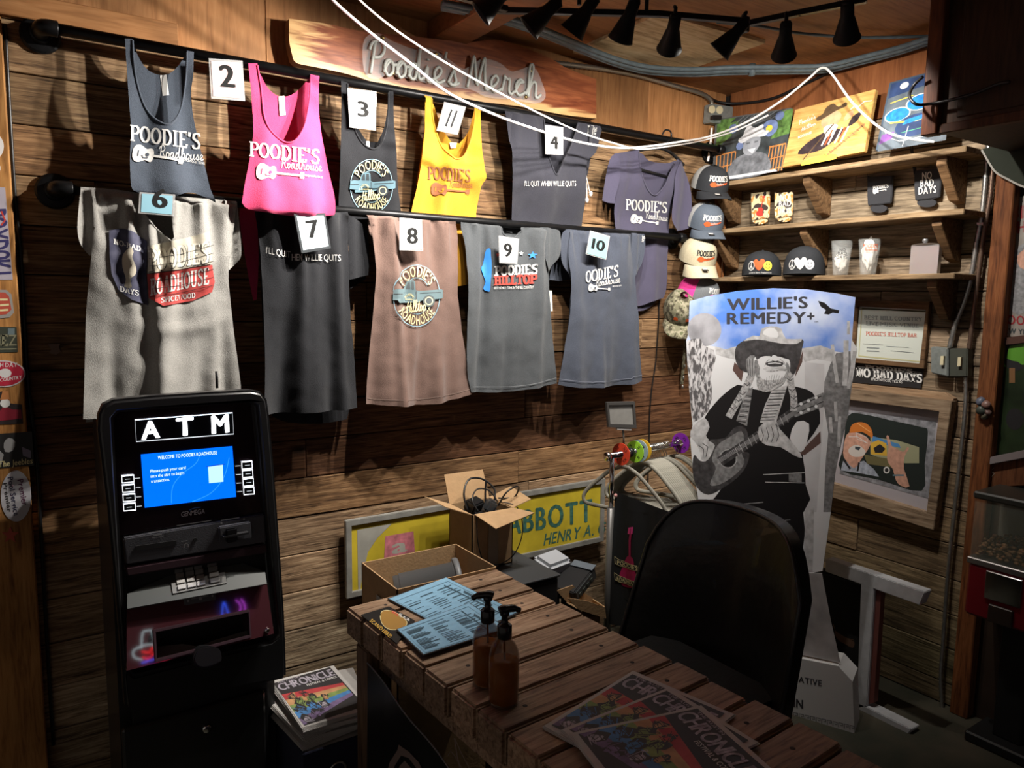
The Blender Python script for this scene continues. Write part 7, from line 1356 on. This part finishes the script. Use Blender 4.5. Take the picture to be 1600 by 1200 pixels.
panel('front', [a.p3(886, 934), a.p3(903, 952), a.p3(946, 966), a.p3(944, 948), a.p3(914, 938)], CARD, tr_, .004); panel('back', [a.p3(888, 933) + bd, a.p3(913, 924) + bd, a.p3(944, 944) + bd, a.p3(946, 962) + bd, a.p3(903, 950) + bd], CARD, tr_, .004); panel('base', [a.p3(903, 952), a.p3(946, 966), a.p3(946, 966) + bd, a.p3(903, 952) + bd], CARD, tr_, .004); panel('end', [a.p3(944, 948), a.p3(946, 966), a.p3(946, 966) + bd, a.p3(944, 946) + bd], CARD, tr_, .004); p = a.p3(924, 960); part('foot', box(NB(), (p.x - .05, p.y + .005, 0), (p.x + .05, p.y + .065, p.z - .012), .002), CARD, tr_)  # the foot is added below the tray to carry it
# yellow painted metal sign
sn = thing('metal_sign', 'old yellow metal sign lettered Abbott in a grey frame at the wall foot', 'sign', (-1.45, -.05, .49)); pl = W1(.035); SGF = mat('sign_frame', (.33, .325, .30), .5, .4, var=.2, vscale=20); YS = mat('sign_yellow', (.52, .40, .03), .5, var=.18, vscale=9); GS = mat('sign_grey_paint', (.34, .33, .29), .6, var=.2, vscale=12); GRN = mat('sign_green', (.045, .13, .10), .5, var=.5, vscale=40)
uv = lambda x, z: (x, z); SX0, SX1, SZ0, SZ1 = -2.115, -.80, .485, .797
part('sheet', slab(NB(), pl, q(SX0 + .01, SZ0 + .01, SX1 - .01, SZ1 - .01), 0, .006, uv=True), YS, sn); part('frame', slab(NB(), pl, q(SX0, SZ0, SX1, SZ1), -.004, .016, holes=[q(SX0 + .024, SZ0 + .024, SX1 - .024, SZ1 - .024)[::-1]], uv=True, bev=.002), SGF, sn)
P = Print(pl.shifted(.006), .0008, 0); P.poly([(558, 828), (612, 818), (590, 840), (575, 862), (566, 900), (560, 940)], GS, smooth=0); P.poly([(602, 838), (646, 830), (648, 862), (600, 872)], mat('sign_pink', (.50, .16, .19), .6, var=.3, vscale=40)); P.text('a', (612, 866), (636, 861), 22, GS, 'black')
P.build('painted_emblem', sn, 'grey and pink painted patch'); P = Print(pl.shifted(.006), .0008, 0); P.text('ABBOTT', (792, 836), (925, 814), 34, GRN, 'black', gap=.13); P.build('painted_lettering', sn, 'large green painted lettering'); P = Print(pl.shifted(.006), .0008, 0); P.text('HENRY A. G', (849, 852), (944, 833), 18, GRN, 'bold', up=(3, -18), gap=.16); P.build('painted_lettering', sn, 'small green painted lettering')
for x in (-1.75, -1.1): part('added_support', box(NB(), (x, -.036, SZ0 - .03), (x + .05, -.008, SZ0 - .002), .002), SGF, sn)  # two small blocks added below the sign as its assumed support
o = part('peeling_scrap', slab(NB(), W1(.008), [(75, 538), (94, 537), (92, 543), (95, 550), (88, 554), (76, 552), (80, 546)], 0, .001), mat('scrap_tan', (.20, .13, .10), .8)); tag(o, 'torn paper scrap stuck to the dark planks by the grey tee', 'paper')

# ================================================================== stickers on the left board
SPL = W1(.0555); stc = lambda n_, c, **k: mat('sticker_' + n_, c, .45, **k)
def sticker(label, pts, m, deco=None, smooth=0, rnd=False):
    o = part('band_sticker', slab(NB(), SPL, soft_loop(pts, 4, 60) if smooth else pts, .0, .001), m); tag(o, label, 'sticker', 'stickers on the left board')
    if deco: P = Print(SPL.shifted(.001), .0005, 0); deco(P); P.build('print', o)
    return o
sticker('white round sticker highest on the left board', circle(-14, 229, 20, 22, 24), stc('white', (.6, .58, .58)))
sticker('white round sticker with violet ring on the left board', circle(-16, 263, 17, 12, 24), stc('white', 0), lambda P: P.line(circle(-16, 263, 15, 10, 24), 2, mat('ink_violet', (.10, .06, .25), .6), closed=True))
sticker('tall lilac sticker with graffiti letters on the left board', [(-40, 290), (8, 293), (20, 437), (-34, 437)], stc('lilac', (.42, .38, .44)), lambda P: (P.text('BOXDURT', (9, 326), (18, 433), 26, mat('ink_graf', (.035, .03, .12), .6), 'black', up=(-34, 2), gap=.03), P.line([(2, 330), (8, 344), (2, 352)], 2.5, INKR)))
sticker('red rounded sticker with grey edge on the left board', [(-30, 452), (10, 453), (18, 460), (22, 488), (15, 496), (-30, 500)], stc('grey', (.30, .28, .26)), lambda P: (P.poly([(-30, 456), (8, 457), (14, 463), (18, 484), (10, 491), (-30, 495)], stc('red', (.45, .08, .05))), P.line([(0, 468), (12, 468)], 3, INKC), P.line([(0, 477), (14, 476)], 3, INKC), P.line([(0, 485), (13, 484)], 3, INKC)))
sticker('dark green sticker ending in letters EZ on the left board', [(-40, 510), (26, 511), (28, 550), (-38, 552)], stc('green', (.045, .05, .035)), lambda P: (P.text('NUNEZ', (-38, 541), (25, 540), 17, mat('ink_olive', (.22, .21, .13), .6), 'slab'), P.poly(q(12, 513, 23, 523), mat('ink_teal', (.12, .16, .17), .6)), P.line([(-36, 546), (26, 545)], 2, mat('ink_olive', 0))))
sticker('red oval hill country sticker on the left board', circle(4, 584, 36, 21, 30), stc('oval_white', (.55, .50, .50)), lambda P: (P.poly(circle(4, 584, 34, 19, 30), stc('oval_red', (.42, .02, .045))), P.poly(circle(8, 583, 10, 7, 16), INKW), P.text('LUNCH DAY', (-24, 574), (27, 573), 6.5, INKW, 'bold'), P.text('HILLSIDE COUNTRY', (-28, 600), (34, 592), 5.5, INKW, 'bold')))
sticker('cartoon sticker of a bearded figure in red on the left board', [(-36, 640), (-2, 640), (0, 612), (12, 610), (14, 630), (34, 632), (36, 662), (-30, 664)], stc('dark', (.03, .022, .022)), lambda P: (P.poly([(-5, 648), (6, 634), (20, 640), (33, 640), (34, 654), (-5, 658)], stc('wine', (.22, .015, .03))), P.poly(circle(8, 630, 8, 7, 12), INKW), P.poly([(0, 625), (4, 611), (13, 611), (15, 624)], mat('ink_rust', (.42, .16, .05), .6))))
sticker('black and white photo sticker lettered The Jeebies on the left board', [(-30, 680), (50, 674), (53, 727), (-28, 734)], stc('bw_black', (.02, .02, .02)), lambda P: (P.poly([(6, 692), (14, 684), (24, 690), (20, 704), (8, 706)], INKG, smooth=2), P.poly([(-5, 700), (6, 710), (2, 726), (-20, 722)], INKG), P.poly([(34, 698), (48, 704), (48, 716), (36, 712)], mat('ink_violet_grey', (.22, .20, .28), .6)), P.text('The Jeebies', (-2, 730), (51, 724), 9, INKC, 'bold')))
sticker('white oval pool service sticker on the left board', circle(25, 775, 24, 40, 30), stc('oval_pale', (.46, .45, .48)), lambda P: (P.text('Premier', (27, 750), (35, 790), 9, mat('ink_plum', (.10, .03, .07), .6), 'bold', up=(9, -2)), P.text('Pool Service', (12, 746), (22, 806), 8, mat('ink_navy2', (.02, .02, .06), .6), 'bold', up=(8, -1.5)), P.text('Premier', (5, 755), (12, 800), 5, INKBK, 'bold', up=(6, -1))))
sticker('small red star sticker lowest on the left board', star(16, 836, 14), stc('red', 0))

# ================================================================== the bay beyond the corner post
SIDE = W2(-.008)
po = part('concert_poster', slab(NB(), SIDE, [(1577, 312), (1668, 290), (1650, 533), (1559, 524)], 0, .002), mat('poster_cream', (.27, .24, .21), .5, var=.15, vscale=20)); tag(po, 'concert poster with red lettering beyond the corner post', 'poster')
P = Print(SIDE.shifted(.002), .0006, 0); RL = mat('ink_poster_red', (.27, .02, .025), .6); P.text('BILLY', (1580, 344), (1640, 334), 20, RL, 'black'); P.text('SHORE', (1578, 366), (1648, 358), 18, RL, 'black'); P.text("POODIE'S", (1564, 506), (1640, 510), 14, RL, 'black'); P.text("NEW YEAR'S EVE", (1562, 520), (1650, 526), 8, INKDK, 'black'); P.poly([(1582, 400), (1600, 380), (1625, 378), (1632, 420), (1620, 470), (1590, 492), (1575, 470), (1586, 440)], GM, smooth=3); P.poly([(1590, 400), (1606, 388), (1620, 400), (1612, 420), (1594, 418)], SK, smooth=3); P.build('print', po)
gp = thing('green_picture', 'dark green framed picture with a hanging lamp beyond the corner post', 'picture', SIDE.p3(1590, 712)); part('picture', slab(NB(), SIDE, [(1555, 540), (1660, 528), (1655, 705), (1548, 712)], 0, .006), mat('picture_green_reflect', (.02, .035, .014), .3, var=.7, vscale=6), gp); part('top_rail', slab(NB(), SIDE, [(1553, 530), (1665, 516), (1665, 528), (1553, 541)], 0, .02), mat('rail_brown', (.07, .03, .02), .5), gp)  # green reflections in the glass are painted as mottled colour
P = Print(SIDE.shifted(.006), .0006, 0); P.poly([(1556, 545), (1640, 536), (1636, 565), (1590, 570), (1556, 572)], mat('lamp_green', (.10, .30, .03), .4), smooth=2); P.poly([(1566, 540), (1578, 540), (1572, 560), (1590, 565), (1600, 575), (1585, 580), (1570, 570)], INKBK, smooth=2); P.poly(q(1577, 575, 1586, 598), mat('tag_orange', (.20, .10, .04), .5)); P.poly(circle(1586, 655, 14, 17, 16), INKBK); P.build('painted_picture', gp)
o = part('white_ledge', slab(NB(), SIDE, [(1537, 716), (1640, 695), (1640, 708), (1537, 727)], 0, .05, bev=.002), mat('ledge_white', (.22, .19, .19), .6)); tag(o, 'pale ledge under the green picture beyond the post', 'ledge')
o = part('orange_shelf_board', slab(NB(), SIDE, [(1534, 727), (1640, 708), (1640, 755), (1530, 762)], 0, .03, bev=.002), WOODZ, color=(.4, .3, .28)); tag(o, 'dark reddish board under the pale ledge', 'board')
P = Print(SIDE.shifted(.03), .0008, 0); P.line([(1538, 735), (1537, 746), (1542, 745)], .9, mat('chalk', (.25, .22, .18), .8)); P.line([(1553, 731), (1548, 736), (1554, 740), (1549, 745)], .9, MATS['chalk']); P.build('chalk_mark', o)
orn = thing('dangling_ornament', 'cluster of small dark trinkets hanging on the corner post', 'ornament', W2(.07).p3(1536, 655))
for k, (x, y, r_, c) in enumerate(((1532, 628, .018, (.10, .11, .15)), (1541, 632, .017, (.20, .11, .09)), (1534, 642, .02, (.05, .06, .05)), (1543, 645, .014, (.12, .07, .06)), (1538, 650, .013, (.10, .09, .06)))):
    bm = NB(); bmesh.ops.create_icosphere(bm, subdivisions=2, radius=r_, matrix=Matrix.Translation(W2(.06).p3(x, y)))
    for v in bm.verts: v.co += V((noise.noise(v.co * 40), noise.noise(v.co * 40 + V((9, 0, 0))), noise.noise(v.co * 40 + V((0, 9, 0))))) * .006
    part('trinket', bm, mat('trinket_%d' % k, c, .4), orn, True)
fg = thing('cloth_pennant', 'dark green cloth pennant with white hem under the bulkhead', 'flag', W2(.06).p3(1580, 290)); pf_ = W2(.08, lambda u, v: .012 * math.sin(u * 30)); part('cloth', sheet(pf_, [(1534, 233), (1560, 228), (1640, 238), (1640, 300), (1600, 291), (1575, 279), (1556, 268), (1545, 252)], .03), mat('pennant_green', (.018, .022, .014), .9), fg, True)
P = Print(pf_, .002, .03); P.line([(1534, 234), (1545, 253), (1556, 269), (1575, 280), (1600, 292), (1640, 301)], 3.2, mat('pennant_hem', (.32, .30, .27), .8), smooth=3); P.build('hem', fg)
# candy machine
cm = thing('candy_machine', 'red candy vending machine with glass box of brown nuts at the right edge', 'vending machine', (-.09, -1.58, 0)); CX0, CX1, CY0, CY1 = -.22, -.0, -1.73, -1.435
part('body', box(NB(), (CX0, CY0, .50), (CX1, CY1, .70), .01), mat('machine_red', (.16, .008, .014), .3), cm); part('stand', box(NB(), (CX0 + .08, CY0 + .1, .04), (CX1 - .08, CY1 - .1, .50), .004), mat('stand_black', (.01, .01, .01), .5), cm); part('foot', box(NB(), (CX0 + .02, CY0 + .03, .0), (CX1 - .02, CY1 - .03, .04), .006), MATS['stand_black'], cm)
part('coin_plate', box(NB(), (CX0 - .008, -1.62, .585), (CX0 + .002, -1.50, .69), .003), CHROME, cm); part('chute_door', box(NB(), (CX0 - .012, -1.60, .505), (CX0 + .002, -1.52, .57), .003), mat('chute_dark', (.03, .02, .015), .4), cm); part('chrome_band', box(NB(), (CX0 - .004, CY0 - .004, .698), (CX1 + .004, CY1 + .004, .722), .003), mat('band_steel', (.30, .28, .27), .35, .8), cm)
part('glass_box', box(NB(), (CX0 + .004, CY0 + .004, .722), (CX1 - .004, CY1 - .004, .945)), mat('machine_glass', (.5, .55, .45), .05, alpha=.16), cm); part('lid', box(NB(), (CX0 - .003, CY0 - .003, .945), (CX1 + .003, CY1 + .003, .972), .006), mat('lid_dark', (.03, .03, .025), .3), cm)
bm = NB(); R = random.Random(8)
for k in range(420):
    x, y = R.uniform(CX0 + .018, CX1 - .018), R.uniform(CY0 + .018, CY1 - .018); z = .733 + R.random() ** 1.6 * .06 * (1 - .3 * abs(x + .07) / .13); bmesh.ops.create_icosphere(bm, subdivisions=1, radius=.008 * R.uniform(.8, 1.2), matrix=Matrix.Translation((x, y, z)) @ Matrix.Diagonal((1, 1.3, .9, 1)))
o = part('nuts', bm, mat('brown_nuts', (.16, .075, .025), .5, var=.4, vscale=60), None, True); tag(o, 'brown nuts heaped in the glass of the candy machine', 'nuts', kind='stuff')

# ================================================================== neon signs on the wall behind the camera, mirrored in the cash machine
o = part('wall_front', box(NB(), (-3.3, -4.80, 0), (-1.0, -4.70, 2.71)), MATS['dark_panelling']); struct(o, 'dark panelled wall opposite the shirt wall', 'wall')  # wall segment assumed, added to carry the neon signs
def neon(label, x, z, strokes):
    t = thing('neon_sign', label, 'neon sign', (x, -4.69, z), 'neon signs opposite the shirts'); part('back_board', box(NB(), (x - .17, -4.70, z - .17), (x + .17, -4.69, z + .17), .002), BLACKP, t)
    for c, pts in strokes: part('neon_tube', tube(NB(), crom([(x + a, -4.67, z + b_) for a, b_ in pts], 5), .006, 8), mat('neon_%s' % c, {'red': (1.0, .03, .03), 'blue': (.05, .12, 1.0), 'white': (.7, .9, .95), 'violet': (.6, .08, .8)}[c], emit={'red': 5, 'blue': 5, 'white': 2.5, 'violet': 4}[c]), t, True)
neon('white hat and red lettering neon sign opposite the cash machine', -2.42, 1.56, [('white', [(-.05, .03), (-.03, .14), (.0, .15), (.03, .14), (.05, .04)]), ('white', [(.06, .03), (-.02, .05), (-.10, .03), (-.10, -.02), (-.05, -.05)]), ('red', [(-.05, .01), (.0, -.01), (.02, .02), (.06, .0), (.10, .02)]), ('red', [(-.05, -.03), (-.01, -.05), (.03, -.02), (.06, -.05), (.10, -.03)]), ('red', [(-.10, -.13), (0, -.12), (.12, -.10)]), ('blue', [(-.06, -.07), (.02, -.065), (.12, -.06)])])
neon('blue and violet guitar neon sign opposite the cash machine', -1.86, 1.70, [('blue', [(-.05, -.10), (-.03, .0), (.0, .10), (.02, .0), (.04, -.10)]), ('violet', [(.09, .10), (.12, .05), (.10, -.02), (.13, -.04), (.15, .04), (.13, .10)]), ('red', [(.12, -.04), (.125, -.12)])])
